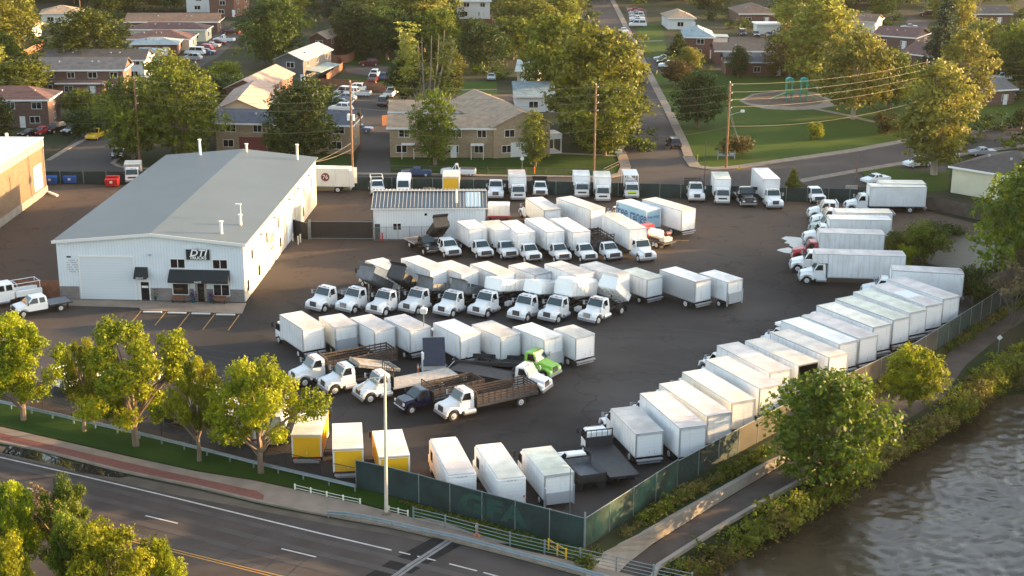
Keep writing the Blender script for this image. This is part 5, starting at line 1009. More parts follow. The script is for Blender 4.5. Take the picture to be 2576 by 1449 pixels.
for y, z, w_, hh in [(1.6, .9, 1.1, 1.3), (4.2, 3.9, 1.0, 1.2), (7.6, .9, 1.2, 1.35), (12.5, 3.6, .9, 1.4), (19.5, 3.7, .9, 1.4), (20.5, .9, 1.1, 1.3), (30.5, .9, 1.0, 1.2), (37.5, 3.4, .8, 1.3), (36.5, .9, .9, 1.4), (43.5, 3.4, .8, 1.3)]: window(shop, y, z, w_, hh, 'right', W, D, div=0)
bx('side_door', W, W+.06, 25.0, 28.6, 0, 3.6, 'white_metal'); 
for y in (9, 17.0, 26.8, 33, 41): m = MB(); m.box(W, W+.35, y-.2, y+.2, 5.6, 5.78); m.build('wall_pack_light', M['trim'], shop)
for y in (13.5, 23.5, 31): m = MB(); m.box(W+.01, W+.10, y-.06, y+.06, 0, 6.7); m.build('downspout', M['siding_white'], shop)
text('DTI', 1.3, 'text_red', shop, (W+.02, 15.6, 3.3), (R(90), 0, R(90)), 1.1, shear=.2, bold=.03); text('TRUCKS', .55, 'text_dark', shop, (W+.02, 15.6, 2.2), (R(90), 0, R(90)))
# things in front of the office
sm = shop.matrix_basis if False else Matrix.Translation((a.x, a.y, 0)) @ Matrix.Rotation(ang, 4, 'Z')
def atshop(x, y, z=.035): return sm @ Vector((x, y, z))
for i, x in enumerate((13.9, 18.6)):
    o = empty('bench', atshop(x, -.75), ang, ['wooden bench below the left office window', 'wooden bench below the right office window'][i], 'bench')
    MB().box(-.75, .75, -.2, .2, .4, .46).build('seat', M['wood_fence'], o); MB().box(-.75, .75, .17, .22, .5, .85).build('backrest', M['wood_fence'], o)
    for s in (-1, 1): MB().box(s*.65-.04, s*.65+.04, -.2, .2, 0, .4).build('leg', M['black_steel'], o)
# ---- left brick warehouse
c0 = G(119, 484); c1 = G(0, 571.5); dd = (c0-c1); L_ = 75.0; u = dd.normalized(); base = c0-u*L_
wh = empty('brick_warehouse', (base.x, base.y, 0), math.atan2(u.y, u.x)-R(90), 'tan brick warehouse with flat white roof at the left edge', 'building')
H_ = 8.3; MB().box(-45, 0, 0, L_, -.3, H_-1.3).build('wall', M['brick_orange'], wh); m = MB(); m.box(-45.05, .06, -.05, L_+.06, H_-1.3, H_-.02); o = m.build('parapet', M['block'], wh)
MB().box(-44.7, -.35, .35, L_-.35, H_-.4, H_-.015).build('roof', M['white_roof'], wh); m = MB(); m.box(-.35, .12, -.1, L_+.12, H_-.02, H_+.08); m.box(-45, -.35, L_-.35, L_+.12, H_-.02, H_+.08); m.build('coping', M['siding_white'], wh)
MB().box(0, .14, 0, L_, 0, 1.1).build('plinth', M['concrete_lt'], wh); MB().tube((-3.5, L_-5, H_), (-3.5, L_-5, H_+1.6), .22, n=10).build('vent_pipe', M['cream_side'], wh)
MB().box(0, .08, L_-5.5, L_-1.9, 1.3, 4.9).build('loading_door', M['garage'], wh); MB().tube((.12, L_-.6, .2), (.12, L_-.6, H_-1.2), .07, n=6).build('downspout', M['tan_steel'], wh)
for y in (L_-22, L_-30, L_-38): MB().box(0, .05, y, y+.5, 1.6, 3.2).build('window', M['glass_dark'], wh)
g_ = G(*K('b0', 530, 665)); o = MB().box(-1.5, 1.5, -.18, .18, 0, .25).build('fallen_gutter', M['siding_white'], loc=(g_.x, g_.y, .03), rot=(0, 0, R(-48))); tag(o, 'white piece of gutter lying on the dirt by the brick warehouse', 'gutter')
# ---- small white building with the corrugated roof
a, b = G(940.5, 602), G(1221, 601); d = b-a; W = d.length; D = 10.5; sb = empty('small_metal_building', (a.x, a.y, 0), math.atan2(d.y, d.x), 'small white metal building with dark corrugated roof in the middle of the yard', 'building')
h = 4.15; rh = .95; m = MB(); m.box(0, W, 0, D, -.2, h)
for x in (0, W-.1): m.prism([(0, h), (D, h), (D/2, h+rh)], x, x+.1)
m.build('wall', M['white_metal'], sb); rf = roofm(W, D, h+.02, 'gx', rh, .25).build('roof', M['corr_dark'], sb)
m = MB(); n_ = 30
for i in range(n_+1):
    x = -.2+i*(W+.4)/n_
    for y0, y1, z0, z1 in ((-.25, D/2, h+.18, h+rh+.2), (D/2, D+.25, h+rh+.2, h+.18)): m.hexa([(x-.035, y0, z0), (x+.035, y0, z0), (x+.035, y1, z1), (x-.035, y1, z1), (x-.02, y0, z0+.07), (x+.02, y0, z0+.07), (x+.02, y1, z1+.07), (x-.02, y1, z1+.07)])
m.build('roof_ribs', M['corr_rib'], rf); m = MB(); m.box(-.3, W+.3, D/2-.25, D/2+.25, h+rh+.24, h+rh+.30); m.build('ridge_cap', M['corr_rib'], rf)
m = MB(); y0, y1 = .1, D/2-.4; z0, z1 = h+.2+.02*rh, h+.2+rh*.92; m.hexa([(W-2.6, y0, z0), (W-.6, y0, z0), (W-.6, y1, z1), (W-2.6, y1, z1), (W-2.6, y0, z0+.05), (W-.6, y0, z0+.05), (W-.6, y1, z1+.05), (W-2.6, y1, z1+.05)]); m.build('skylight', M['skylight'], rf)
MB().tube((W-3.8, 1.4, h+.2), (W-3.8, 1.4, h+2.2), .16, n=8).build('flue', M['cream_side'], rf)
window(sb, 3.1, 1.3, 1.0, .85, div=1); window(sb, 6.9, 3.2, .35, .35, div=0); MB().box(.15, .85, -.05, 0, 0, 2.1).build('door', M['teal_gate'], sb)
m = MB(); m.box(-.3, W+.3, -.36, -.27, h-.02, h+.14); m.build('gutter', M['siding_white'], rf)
# ---- flats and houses behind
tb = dict(wall='brick_tan', roof='sh_tan', name='apartment_building', cat='apartment building')
r1, W1 = bld('long tan brick apartment building behind the lot with two front trees', (981, 396), (1240, 397.5), 8.5, 4.9, 'gx', 1.5, **tb)
for u in (2.3+.8, 6.6+8.0): m = MB(); m.box(u-1.1, u+1.1, -1.6, -.02, 2.35, 2.5); m.box(u-1.05, u-.95, -1.55, -1.45, 0, 2.35); m.box(u+.95, u+1.05, -1.55, -1.45, 0, 2.35); m.build('porch', M['trim_white'], r1)
r1, W2 = bld('tan brick apartment wing with gabled roof and white corner porch', (1242, 399), (1383, 389), 24, 5.2, 'gy', 2.3, **tb)
m = MB(); m.box(W2-.0, W2+2.4, .5, 4, 0, .2); m.box(W2, W2+2.4, .5, 4, 2.5, 3.4); 
for y in (.6, 3.9): m.box(W2+2.2, W2+2.35, y-.07, y+.07, .2, 2.5)
m.build('porch', M['siding_white'], r1); MB().box(3.0, 6.0, -.08, -.01, .0, 2.5).build('porch_panel', M['siding_white'], r1)
bld('tan roofed apartment building behind the long tan one', (984, 352), (1215, 352), 8, 4.9, 'gx', 1.4, **tb)
r1, W1 = bld('dark roofed tan brick apartment building behind the truck shop', (545, 381), (884, 388), 8.5, 4.8, 'gx', 1.7, wall='brick_tan', roof='sh_slate', name='apartment_building', cat='apartment building')
MB().box(4.0, 8.6, -.1, -.012, 0, 2.6).build('red_panel', M['door_red'], r1)
pk = dict(wall='brick_brown', name='house', cat='house')
bld('house with pinkish roof nearest behind the dark roofed apartments', (552, 347), (654, 347), 22, 5, 'gy', 1.8, roof='sh_pink', wall='tan_siding', group=None)
bld('house with pink tan roof further up the same row', (572, 289), (662, 292), 20, 5, 'gy', 1.8, roof='sh_pink', wall='brick_red')
r1, W1 = bld('dark grey house with blue slate roof and side porch', (694, 209), (764, 212), 18, 5, 'gy', 1.6, roof='sh_blue', wall='siding_grey')
m = MB(); m.hexa([(W1, 2, 2.6), (W1+3.2, 2, 2.3), (W1+3.2, 15, 2.3), (W1, 15, 2.6), (W1, 2, 2.8), (W1+3.2, 2, 2.45), (W1+3.2, 15, 2.45), (W1, 15, 2.8)]); m.build('porch_roof', M['sh_blue'], r1)
bld('brick house with tan roof at the end of the row near the dark trees', (781, 150), (822, 152), 15, 5, 'gy', 1.5, roof='sh_tan', wall='brick_red')
bld('brown brick house with sunlit right wall at the left edge', (-70, 322), (125, 321), 9, 5, 'hip', 2.0, roof='sh_maroon', wall='brick_brown', name='apartment_building', cat='apartment building')
bld('low maroon roofed brick house in front of the long grey roof', (148, 242), (264, 242), 7, 2.6, 'hip', 1.3, roof='sh_maroon', wall='brick_red')
bld('long grey roofed apartment building with white gable, nearer one', (98, 239), (313, 238), 9, 5, 'gx', 2.0, roof='sh_grey', wall='brick_brown', name='apartment_building', cat='apartment building')
bld('long grey roofed apartment building with white gable, farther one', (118, 203), (365, 203), 9, 4.4, 'gx', 1.8, roof='sh_dark', wall='siding_white', name='apartment_building', cat='apartment building')
bld('single storey house with pale blue hipped roof beside the parked car line', (335, 141), (447, 140), 8, 2.8, 'hip', 1.3, roof='sh_blue', wall='brick_red')
bld('small pale blue roofed house below the wider blue roof', (322, 165), (402, 165), 6, 2.8, 'hip', 1.1, roof='sh_blue', wall='siding_white')
bld('wide maroon brown roofed row house behind the blue roof', (325, 127), (478, 127), 11, 2.7, 'hip', 1.8, roof='sh_maroon', wall='cream_wall')
bld('dark brown roofed row house in the middle of three', (330, 104), (518, 105), 8, 3, 'hip', 1.6, roof='sh_maroon', wall='cream_wall')
bld('long brown gable roofed row house with its end facing the cars', (318, 84), (548, 84), 11, 3, 'gx', 1.8, roof='sh_brown', wall='brick_brown')
bld('red brick house end at the top of the photo, left of centre', (528, 41), (590, 43), 12, 5, 'gy', 1.5, roof='sh_tan', wall='brick_red'); bld('white two storey house left of the red brick house end', (470, 31), (528, 31), 8, 5, 'gx', 1.5, roof='sh_blue', wall='siding_white')
bld('brown roofed house in the upper left corner among trees', (105, 62), (205, 60), 10, 3, 'hip', 1.9, roof='sh_tan', wall='siding_white')
bld('white house with pale blue roof at the top centre', (1150, 47), (1232, 47), 9, 5, 'gx', 1.5, roof='sh_blue', wall='siding_white'); bld('small white house wall among trees at the top', (992, 28), (1022, 28), 7, 4, 'gx', 1.2, roof='sh_tan', wall='siding_white')
bld('blue grey roofed house behind the central tall trees, farther one', (1301, 214), (1352, 215), 12, 3, 'gx', 1.6, roof='sh_blue', wall='tan_siding'); bld('blue grey roofed house behind the tan wing, nearer one', (1297, 282), (1392, 282), 13, 3, 'gx', 1.9, roof='sh_blue', wall='siding_white')
r1, W1 = bld('two storey brick house with pale blue hipped roof beside the park', (1722, 146), (1792, 147), 13, 5, 'hip', 2.0, roof='sh_blue', wall='brick_red'); MB().box(W1, W1+4.0, 6, 11, 0, 4.3).build('annex', M['siding_white'], r1); MB().box(W1-.1, W1+4.3, 5.7, 11.3, 4.32, 4.6).build('annex_roof', M['sh_blue'], r1)
bld('dark roofed brick house along the top of the park, nearer one', (1825, 190), (2040, 192), 8, 3, 'gx', 1.6, roof='sh_slate', wall='brick_red'); bld('dark roofed brick house behind the nearer one above the park', (1800, 161), (2010, 162), 8, 3, 'gx', 1.5, roof='sh_dark', wall='brick_red')
bld('tan hipped roof house left of the side street end', (1680, 74), (1746, 74), 12, 3, 'hip', 2.0, roof='sh_tan', wall='siding_white'); bld('long white shed roof beside parked cars above the park', (1904, 86), (1962, 86), 5, 2.6, 'flat', 0, roof='white_roof', wall='siding_white', win=False, name='shed', cat='shed')
bld('large brown roofed house at the top right of centre', (1860, 62), (1952, 62), 16, 3, 'hip', 2.4, roof='sh_brown', wall='brick_brown')
bld('brown roofed house with white gable, top one of the diagonal row', (2128, 80), (2198, 84), 11, 3, 'gx', 1.6, roof='sh_brown', wall='siding_white'); bld('brown roofed house in the middle of the diagonal row at right', (2196, 118), (2300, 126), 12, 3, 'gx', 1.8, roof='sh_maroon', wall='brick_brown'); bld('brown roofed house at the lower end of the diagonal row at right', (2262, 165), (2356, 178), 13, 3, 'gx', 2.0, roof='sh_maroon', wall='brick_brown')
bld('grey roofed brick house with a white door at the right edge', (2462, 268), (2550, 262), 9, 3, 'gx', 1.6, roof='sh_grey', wall='brick_brown'); bld('dark roofed house with brick end in the upper right corner', (2438, 62), (2540, 62), 10, 3, 'gx', 1.8, roof='sh_dark', wall='brick_brown')
bld('cream walled building with dark hipped roof behind the wooden fence at right', (2391, 484), (2610, 522), 13, 3.9, 'hip', 2.6, roof='sh_dark', wall='cream_wall', win=False, name='cream_building', cat='building')
bld('brown roofed house between street trees, far top left', (20, 100), (80, 100), 10, 3, 'gx', 1.6, roof='sh_brown', wall='siding_white')
for i, (x0, x1, y, rf_) in enumerate([(620, 690, -30, 'sh_brown'), (760, 830, -25, 'sh_grey'), (1300, 1370, -30, 'sh_tan'), (1640, 1700, -12, 'sh_grey'), (2010, 2080, 10, 'sh_brown'), (2360, 2440, -10, 'sh_tan'), (1400, 1450, 12, 'sh_brown')]):
    bld('distant house roof among trees along the top edge of the photo', (x0, y), (x1, y), 12, 3, 'hip', 1.8, roof=rf_, wall='siding_white', group='distant roofs along the top edge')
# ================================================================ FENCES, RAILS, POLES, SIGNS
def fence(label, pts, h, panel, post='galv', step=3.0, top=True, z=0, cat='fence', name='screen_fence', pr=.04, lean=False, thick=.03, bottom=0, panels=None, hs=None):
    pl = [G(p[0], p[1], z) for p in pts]; o = empty(name, tuple(pl[0]), 0, label, cat); o0 = pl[0]; pl = [p-o0 for p in pl]
    n = max(2, int(sum((q-p).length for p, q in zip(pl, pl[1:]))/step)+1); q = resample(pl, n)
    rr = random.Random(len(label)); up = Vector((0, 0, h))
    if panel:
        run = []; lastk = None
        for i in range(n-1):
            k = panels(i, n) if panels else panel
            if k != lastk: run.append((k, MB())); lastk = k
            m = run[-1][1]; a_, b_ = q[i], q[i+1]; e = Vector((0, thick, 0)); z0 = Vector((0, 0, bottom))
            m.hexa([a_+z0, b_+z0, b_+z0+e, a_+z0+e, a_+up, b_+up, b_+up+e, a_+up+e])
        for k, m in run: m.build('screen' if 'screen' in k else 'boards', M[k], o)
    else:
        m = MB()
        for a_, b_ in zip(q, q[1:]):
            L_ = (b_-a_).length; d_ = (b_-a_)/L_; nn = int((L_+h)/.22); m.tube(a_+Vector((0, 0, .05)), b_+Vector((0, 0, .05)), .012, n=3, caps=False)
            for sgn in (1, -1):
                for t in range(nn):
                    x0 = -h+t*.22; xa, xb = max(0, x0), min(L_, x0+h)
                    if xb-xa < .05: continue
                    za, zb = xa-x0, xb-x0
                    if sgn < 0: za, zb = h-za, h-zb
                    m.tube(a_+d_*xa+Vector((0, 0, za)), a_+d_*xb+Vector((0, 0, zb)), .009, n=3, caps=False)
        m.build('wire_mesh', M[post], o)
    def pm(): m = MB(); m.tube((0, 0, 0), (0, 0, h+.08), pr, n=6); return m.mesh('post')
    for p in q: obj('post', cached(('fp', h, pr), pm), M[post], o, tuple(p))
    if top: 
        m = MB()
        for a_, b_ in zip(q, q[1:]): m.tube(a_+up, b_+up, .03, n=6)
        m.build('top_rail', M[post], o)
    return o
fence('dark green screened fence along the back of the lot, left part', [(95, 462), (345, 462), (385, 461)], 1.9, 'screen_green', top=False)
fence('dark green screened fence along the back street behind the trucks', [(884, 478), (1300, 487), (1700, 497), (1990, 506), (2160, 509), (2200, 514), (2240, 520)], 2.0, 'screen_green', top=False)
fence('dark weathered wooden fence curving below the cream building', [(2240, 521), (2340, 527), (2420, 544), (2500, 562), (2600, 590)], 1.9, 'old_wood', 'old_wood', top=False, name='wooden_fence', thick=.05)
fence('rusty brown board fence behind the white pickups at the left', [(-90, 745), (0, 745.5), (152, 748)], 2.0, 'wood_fence', 'wood_fence', name='wooden_fence', thick=.05, top=False)
ff = fence('green screened chain link fence along the pavement to the corner post', [(896, 1227.5), (1000, 1250), (1180, 1301), (1300, 1334), (1470, 1379)], 2.45, 'screen_green', step=2.9)
a, b = G(1180, 1301)-G(896, 1227.5), G(1300, 1334)-G(896, 1227.5); dd = b-a; mid = (a+b)/2
text('GFA', 2.1, 'mark_green', ff, (mid.x+.0, mid.y-.03, 1.15), (R(90), 0, math.atan2(dd.y, dd.x)), 1.5, bold=.08, name='painted_letters')
fence('green screened fence running up from the corner post along the river side', [(1471, 1379), (1590, 1300), (1703, 1225)], 2.45, 'screen_new', step=3.0, panels=lambda i, n: 'screen_new')
rf_ = [(1703, 1225), (1800, 1171), (1924, 1103), (2035, 1042), (2120, 1002), (2300, 915), (2474, 802), (2560, 742)]
fence('tan weathered screened fence behind the fanned box trucks', rf_, 2.3, 'screen_sunlit', step=3.0, panels=lambda i, n: 'screen_green' if i < 3 else ('screen_sunlit' if i < 15 else 'screen_green'))  # tan panels put the sunlit stretch into the colour of the green screen
m = MB(); p = G(1470, 1379); m.tube((p.x, p.y, 0), (p.x, p.y, 2.95), .07, n=8); o = m.build('corner_post', M['galv']); tag(o, 'taller steel post at the corner where both green fences meet', 'post')
fence('see through chain link fence in front of the yellow doored trucks', [(560, 1147), (700, 1184), (778, 1202), (896, 1227)], 1.75, None, 'black_steel', step=3.3)
fence('black chain link fence under the verge trees', [(-100, 985), (0, 1007), (180, 1050), (400, 1102), (560, 1146)], 1.6, None, 'black_steel', step=3.3)
gt = empty('yard_gate', G(783, 601), math.atan2((G(939, 602)-G(783, 601)).y, (G(939, 602)-G(783, 601)).x), 'wide black screened sliding gate left of the small building', 'gate'); wg = (G(939, 602)-G(783, 601)).length
MB().box(0, wg, 0, .05, .15, 2.35).build('screen', M['screen_black'], gt); m = MB(); m.tube((0, 0, .1), (wg, 0, .1), .05, n=6); m.tube((0, 0, 2.38), (wg, 0, 2.38), .05, n=6)
for i in range(5): m.tube((i*wg/4, .06, .1), (i*wg/4, .06, 2.38), .04, n=6)
m.build('frame', M['galv'], gt); m = MB(); m.box(-.3, 0, -.1, .1, 0, 2.6); m.box(wg, wg+.12, -.1, .1, 0, 2.7); m.build('gate_post', M['tan_steel'], gt)
fence('short black screened fence between the gate and the shop wall', [(729, 592), (776, 604)], 2.3, 'screen_black', step=3)
fence('bare chain link fence in front of the small metal building', [(942, 607), (1000, 606), (1120, 605)], 1.9, None, 'galv', step=1.4)
def rail_fence(label, pts, h, mt, n_r, step, name='split_rail_fence'):
    pl = [G(*p) for p in pts]; o = empty(name, tuple(pl[0]), 0, label, 'fence'); q = resample([p-pl[0] for p in pl], max(2, int(sum((b-a).length for a, b in zip(pl, pl[1:]))/step)+1)); 
    def pm(): m = MB(); m.tube((0, 0, 0), (0, 0, h+.1), .07, n=6); return m.mesh('post')
    for p in q: obj('post', cached(('rp', h), pm), M[mt], o, tuple(p))
    m = MB()
    for k in range(n_r):
        for a_, b_ in zip(q, q[1:]): z = Vector((0, 0, h*(k+1)/n_r)); m.tube(a_+z, b_+z, .05, n=5)
    m.build('rails', M[mt], o); return o
rail_fence('low split rail fence along the apartment lawn', [(985, 431), (1300, 436), (1520, 438), (1556, 420)], .9, 'old_wood', 2, 3.0)
for lb, pts, hh in [('red brown wooden fence below the white house at the top', [K('a1', 2030, 262), K('a1', 2360, 262)], 2.0), ('orange brown wooden fence beside the grey house yard', [K('a1', 700, 815), K('a1', 870, 690), K('a1', 840, 640)], 1.6), ('dark red fence enclosing bins behind the grey house', [K('a1', 690, 640), K('a1', 900, 640), K('a1', 980, 590)], 2.0), ('dark brown fence behind the alley cars', [K('a1', 580, 870), K('a1', 900, 880), K('a1', 1290, 930)], 1.8), ('red brown fence at the upper left yard', [K('a0', 110, 660), K('a0', 440, 470)], 1.8), ('reddish bin enclosure at the corner of the tan apartments', [K('a1', 1255, 1260), K('a1', 1330, 1250)], 1.9)]:
    fence(lb, pts, hh, 'wood_fence', 'wood_fence', name='wooden_fence', top=False, thick=.05)
# guard rails
def guard(label, pts, beam, h=.72, step=2.0, shape='w', n_r=1, group=None, name='guard_rail', mt='galv'):
    pl = [G(*p) for p in pts]; o = empty(name, tuple(pl[0]), 0, label, 'railing' if n_r > 1 else 'guard rail'); tot = sum((b-a).length for a, b in zip(pl, pl[1:])); q = resample([p-pl[0] for p in pl], max(3, int(tot/step)+1)); m = MB()
    for i in range(len(q)-1):
        a_, b_ = q[i], q[i+1]; d = (b_-a_).normalized(); nn = Vector((-d.y, d.x, 0))
        if shape == 'w':
            prof = [(0, -.16), (.07, -.09), (0, 0), (.07, .09), (0, .16)]
            for (o1, z1), (o2, z2) in zip(prof, prof[1:]): m.add([a_-nn*o1+Vector((0, 0, h-.16+z1)), b_-nn*o1+Vector((0, 0, h-.16+z1)), b_-nn*o2+Vector((0, 0, h-.16+z2)), a_-nn*o2+Vector((0, 0, h-.16+z2))], [(0, 1, 2, 3)])
            m.add([a_+Vector((0, 0, h))+nn*.03, b_+Vector((0, 0, h))+nn*.03, b_+Vector((0, 0, h))-nn*.03, a_+Vector((0, 0, h))-nn*.03], [(0, 1, 2, 3)])
        else:
            for k in range(n_r): zz = Vector((0, 0, h*(k+1)/n_r)); m.tube(a_+zz, b_+zz, beam, n=6)
    m.build('beam', M[mt], o)
    def pm(): m = MB(); m.box(-.06, .06, -.02, .12, 0, h-(.02 if shape == 'w' else -.06)); return m.mesh('post')
    for p in q: obj('post', cached(('gp', h, shape), pm), M[mt], o, tuple(p))
    return o
guard('long pale steel guard rail along the grass verge', [(-120, 995), (0, 1024), (215, 1074), (331, 1100), (480, 1137), (646, 1180), (778, 1211), (893, 1238)], .03, .72, 2.4)
guard('galvanised guard rail with flared end between road and pavement', [(826, 1303), (858, 1304), (910, 1312), (977, 1326), (1043, 1342), (1142, 1362), (1292, 1402), (1451, 1445), (1600, 1488)], .04, .62, 1.35, 'w')
guard('steel pedestrian railing with four rails along the bridge pavement', [(1040, 1312), (1100, 1326), (1142, 1338), (1292, 1378), (1475, 1420), (1600, 1450), (1740, 1480)], .03, 1.15, 2.55, 'r', 4, name='bridge_railing')
for lb, pts in [('low white hoop rail on the pavement, longer one', [(742, 1234), (800, 1248), (852, 1260), (906, 1271)]), ('low white hoop rail beside the street lamp base, shorter one', [(978, 1290), (1026, 1301)])]: guard(lb, pts, .022, .5, 1.3, 'r', 2, name='hoop_rail', mt='cream_side')
guard('yellow pipe handrail on the slope below the bridge railing', [(1380, 1385), (1424, 1410)], .03, .9, 1.2, 'r', 2, name='handrail', mt='yellow')
guard('thin sloping green handrail in front of the screened fence', [(1108, 1304), (1143, 1288)], .03, .7, 1.2, 'r', 1, name='handrail', mt='screen_new')
# street lamp on the pavement
g_ = G(972, 1297); sl = empty('street_lamp', tuple(g_), 0, 'tall concrete street lamp with two curved arms on the pavement', 'street lamp'); Hl = HG(972, 1297, 940)
MB().tube((0, 0, .1), (.10, 0, Hl), .15, .09, n=12).build('pole', M['concrete_pole'], sl); MB().box(-.3, .3, -.3, .3, .1, .35).build('base', M['concrete'], sl, .04)
m = MB(); pts = [(.1, 0, Hl-.35), (-.5, -.1, Hl-.3), (-1.0, -.2, Hl-.32), (-1.35, -.28, Hl-.6), (-1.6, -.35, Hl-.95)]
for p, q in zip(pts, pts[1:]): m.tube(p, q, .05, n=6)
m.tube((.1, 0, Hl-1.1), (-.75, -.15, Hl-.34), .04, n=6); m.build('arm', M['concrete_pole'], sl); MB().tube((-1.5, -.33, Hl-.75), (-1.95, -.42, Hl-1.12), .10, .15, n=10).build('lamp_head', M['concrete_pole'], sl)
def post(name, label, cat, px, py, ytop, r, mt, head=None):
    g_ = G(px, py); H_ = HG(px, py, ytop); o = empty(name, tuple(g_), 0, label, cat); MB().tube((0, 0, 0), (0, 0, H_), r, r*.8, n=8).build('pole', M[mt], o)
    if head: head(o, H_)
    return o
def camhead(o, H_): MB().box(-.35, .35, -.35, .35, H_-.1, H_+.45).build('camera_box', M['siding_white'], o, .08); MB().tube((.3, -.2, H_+.5), (.3, -.5, H_+.3), .1, n=8).build('camera', M['siding_white'], o); MB().tube((0, 0, H_+.4), (0, 0, H_+.8), .04, n=6).build('antenna', M['siding_white'], o)
post('camera_mast', 'thin mast with a white camera box standing between the truck rows', 'mast', 1067, 900, 786, .06, 'galv', camhead)
def armhead(o, H_): m = MB(); m.tube((0, 0, H_), (-.3, 0, H_+.2), .03, n=5); m.box(-.6, -.2, -.1, .1, H_+.1, H_+.22); m.build('lamp_head', M['cream_side'], o)
post('lot_lamp', 'thin lamp post at the corner of the lot behind the fence', 'lamp', 1433, 1300, 1178, .04, 'galv', armhead)
# utility poles and wires
def insul(o, H_, off=(.25,), arm=True, tf=0, lamp=0):
    m = MB(); m.tube((0, 0, H_), (0, 0, H_+.25), .05, n=6)
    for k, z in enumerate((.4, 1.7, 2.9, 4.1)): m.box(-.05, .45 if k % 2 else .3, -.05, .05, H_-z-.05, H_-z+.05); m.tube((.4, 0, H_-z), (.4, 0, H_-z+.2), .06, n=6)
    m.build('insulator', M['alu'], o)
    if tf:
        for s in range(tf): MB().tube((.35 if s == 0 else -.35, -.3 if s < 2 else .3, H_-5.8), (.35 if s == 0 else -.35, -.3 if s < 2 else .3, H_-4.9), .24, n=12).build('transformer', M['siding_white'], o)
    if lamp: MB().tube((0, 0, H_*.62), (2.0, -.2, H_*.67), .04, n=6).build('lamp_arm', M['alu'], o); MB().box(1.9, 2.5, -.32, -.08, H_*.66, H_*.69).build('lamp_head', M['siding_white'], o, .03)
PL = [('wooden utility pole left of the truck shop with a small lamp', 352, 412, 196, 0, 0, .19), ('wooden utility pole with transformers right of the truck shop, tallest', 887.5, 463.6, 206, 3, 0, .2), ('tall bare wooden utility pole in front of the central trees', 1494, 440, 213, 0, 0, .17), ('wooden utility pole with street lamp arm at the park corner', 1826, 423, 208, 0, 1, .19), ('leaning wooden utility pole with many guy wires at the street tree', 2316, 335, 152, 0, 0, .19)]
tops = []
for lb, x, y, yt, tf, lamp, r in PL:
    H_ = HG(x, y, yt); o = post('utility_pole', lb, 'utility pole', x, y, yt, r, 'pole_wood', lambda o, H_, tf=tf, lamp=lamp: insul(o, H_, tf=tf, lamp=lamp)); g_ = G(x, y); tops.append((g_.x, g_.y, H_))
post('utility_pole', 'thin secondary pole in the alley behind the transformers', 'utility pole', 908.4, 381, 273, .12, 'pole_wood'); post('utility_pole', 'dark leaning lamp pole rising from the lot beside the stake truck', 'lamp pole', 1770.4, 487, 352, .08, 'old_wood')
post('utility_pole', 'short bare wooden pole beside the street at right', 'utility pole', 2153, 458, 388, .11, 'pole_wood'); post('utility_pole', 'wooden pole far behind in the upper left', 'utility pole', 204.5, 60, -4, .17, 'pole_wood'); post('utility_pole', 'thin pole among trees at the top right', 'utility pole', 1989, 45, -8, .13, 'pole_wood')
def wire(a, b, sag, m, r=.020, n=14):
    a, b = Vector(a), Vector(b); pr = a
    for i in range(1, n+1): t = i/n; p = a.lerp(b, t); p.z -= 4*sag*t*(1-t); m.tube(pr, p, r, n=4, caps=False); pr = p
T = [(tops[0][0]-70, tops[0][1]+8, tops[0][2])]+tops+[(tops[4][0]+60, tops[4][1]+14, tops[4][2]+1)]
for k, z in enumerate((.2, 1.5, 2.7, 3.9, 7.0)):
    m = MB()
    for p, q in zip(T, T[1:]): wire((p[0]+.35, p[1], p[2]-z), (q[0]+.35, q[1], q[2]-z), 1.0 if z < 5 else 1.4, m)
    o = m.build('power_line', M['wire']); tag(o, ['topmost of the long power lines crossing behind the lot', 'second power line from the top crossing behind the lot', 'third power line from the top crossing behind the lot', 'fourth power line from the top crossing behind the lot', 'lowest slack cable crossing behind the lot'][k], 'power line', 'overhead lines between the utility poles')
m = MB(); p = tops[1]; s_ = atshop(19.5, 45, 6.5)
for dz in (0, 1.0): wire((p[0], p[1], 5.5+dz), (s_.x, s_.y, s_.z-dz*.3), .5, m, .03)
o = m.build('service_line', M['wire']); tag(o, 'slack service cables from the transformer pole to the truck shop', 'cable')
m = MB(); p = tops[3]
for dz in (3.6, 4.6): wire((p[0], p[1], p[2]-dz), (G(1766.6, 350).x, G(1770, 487).y, 7.9), .2, m, .025)
o = m.build('guy_wire', M['wire']); tag(o, 'pair of stay wires from the park pole down to the leaning lamp pole', 'cable')
m = MB(); p = tops[4]
for k in range(4): wire((p[0], p[1], p[2]-1.5-.7*k), (p[0]+5+k, p[1]-7, .5), .05, m, .03)
o = m.build('guy_wire', M['wire']); tag(o, 'bundle of steep stay wires behind the street tree', 'cable')
# small things
def small(name, label, cat, c, x, y, fn, group=None, rz=0, z=.03):
    g_ = G(*K(c, x, y)); o = empty(name, (g_.x, g_.y, z), R(rz), label, cat, group); fn(o); return o
def dumpster(col): 
    def f(o): MB().hexa([(-.9, -.6, .1), (.9, -.6, .1), (.9, .7, .1), (-.9, .7, .1), (-1.0, -.8, 1.15), (1.0, -.8, 1.15), (1.0, .75, 1.45), (-1.0, .75, 1.45)]).build('body', M[col], o, .03); MB().box(-1.0, 1.0, .0, .76, 1.46, 1.52).build('lid', M['black_steel'] if col == 'bin_blue' else M[col], o); MB().box(-.2, .2, -.83, -.76, .6, .95).build('label_plate', M['siding_white'], o)
    return f
small('dumpster', 'blue dumpster partly behind the brick warehouse corner', 'dumpster', 'b0', 515, 555, dumpster('bin_blue')); small('dumpster', 'blue dumpster with open lid against the green fence', 'dumpster', 'b0', 712, 550, dumpster('bin_blue')); small('dumpster', 'red dumpster against the green fence', 'dumpster', 'b0', 1130, 580, dumpster('bin_red'))
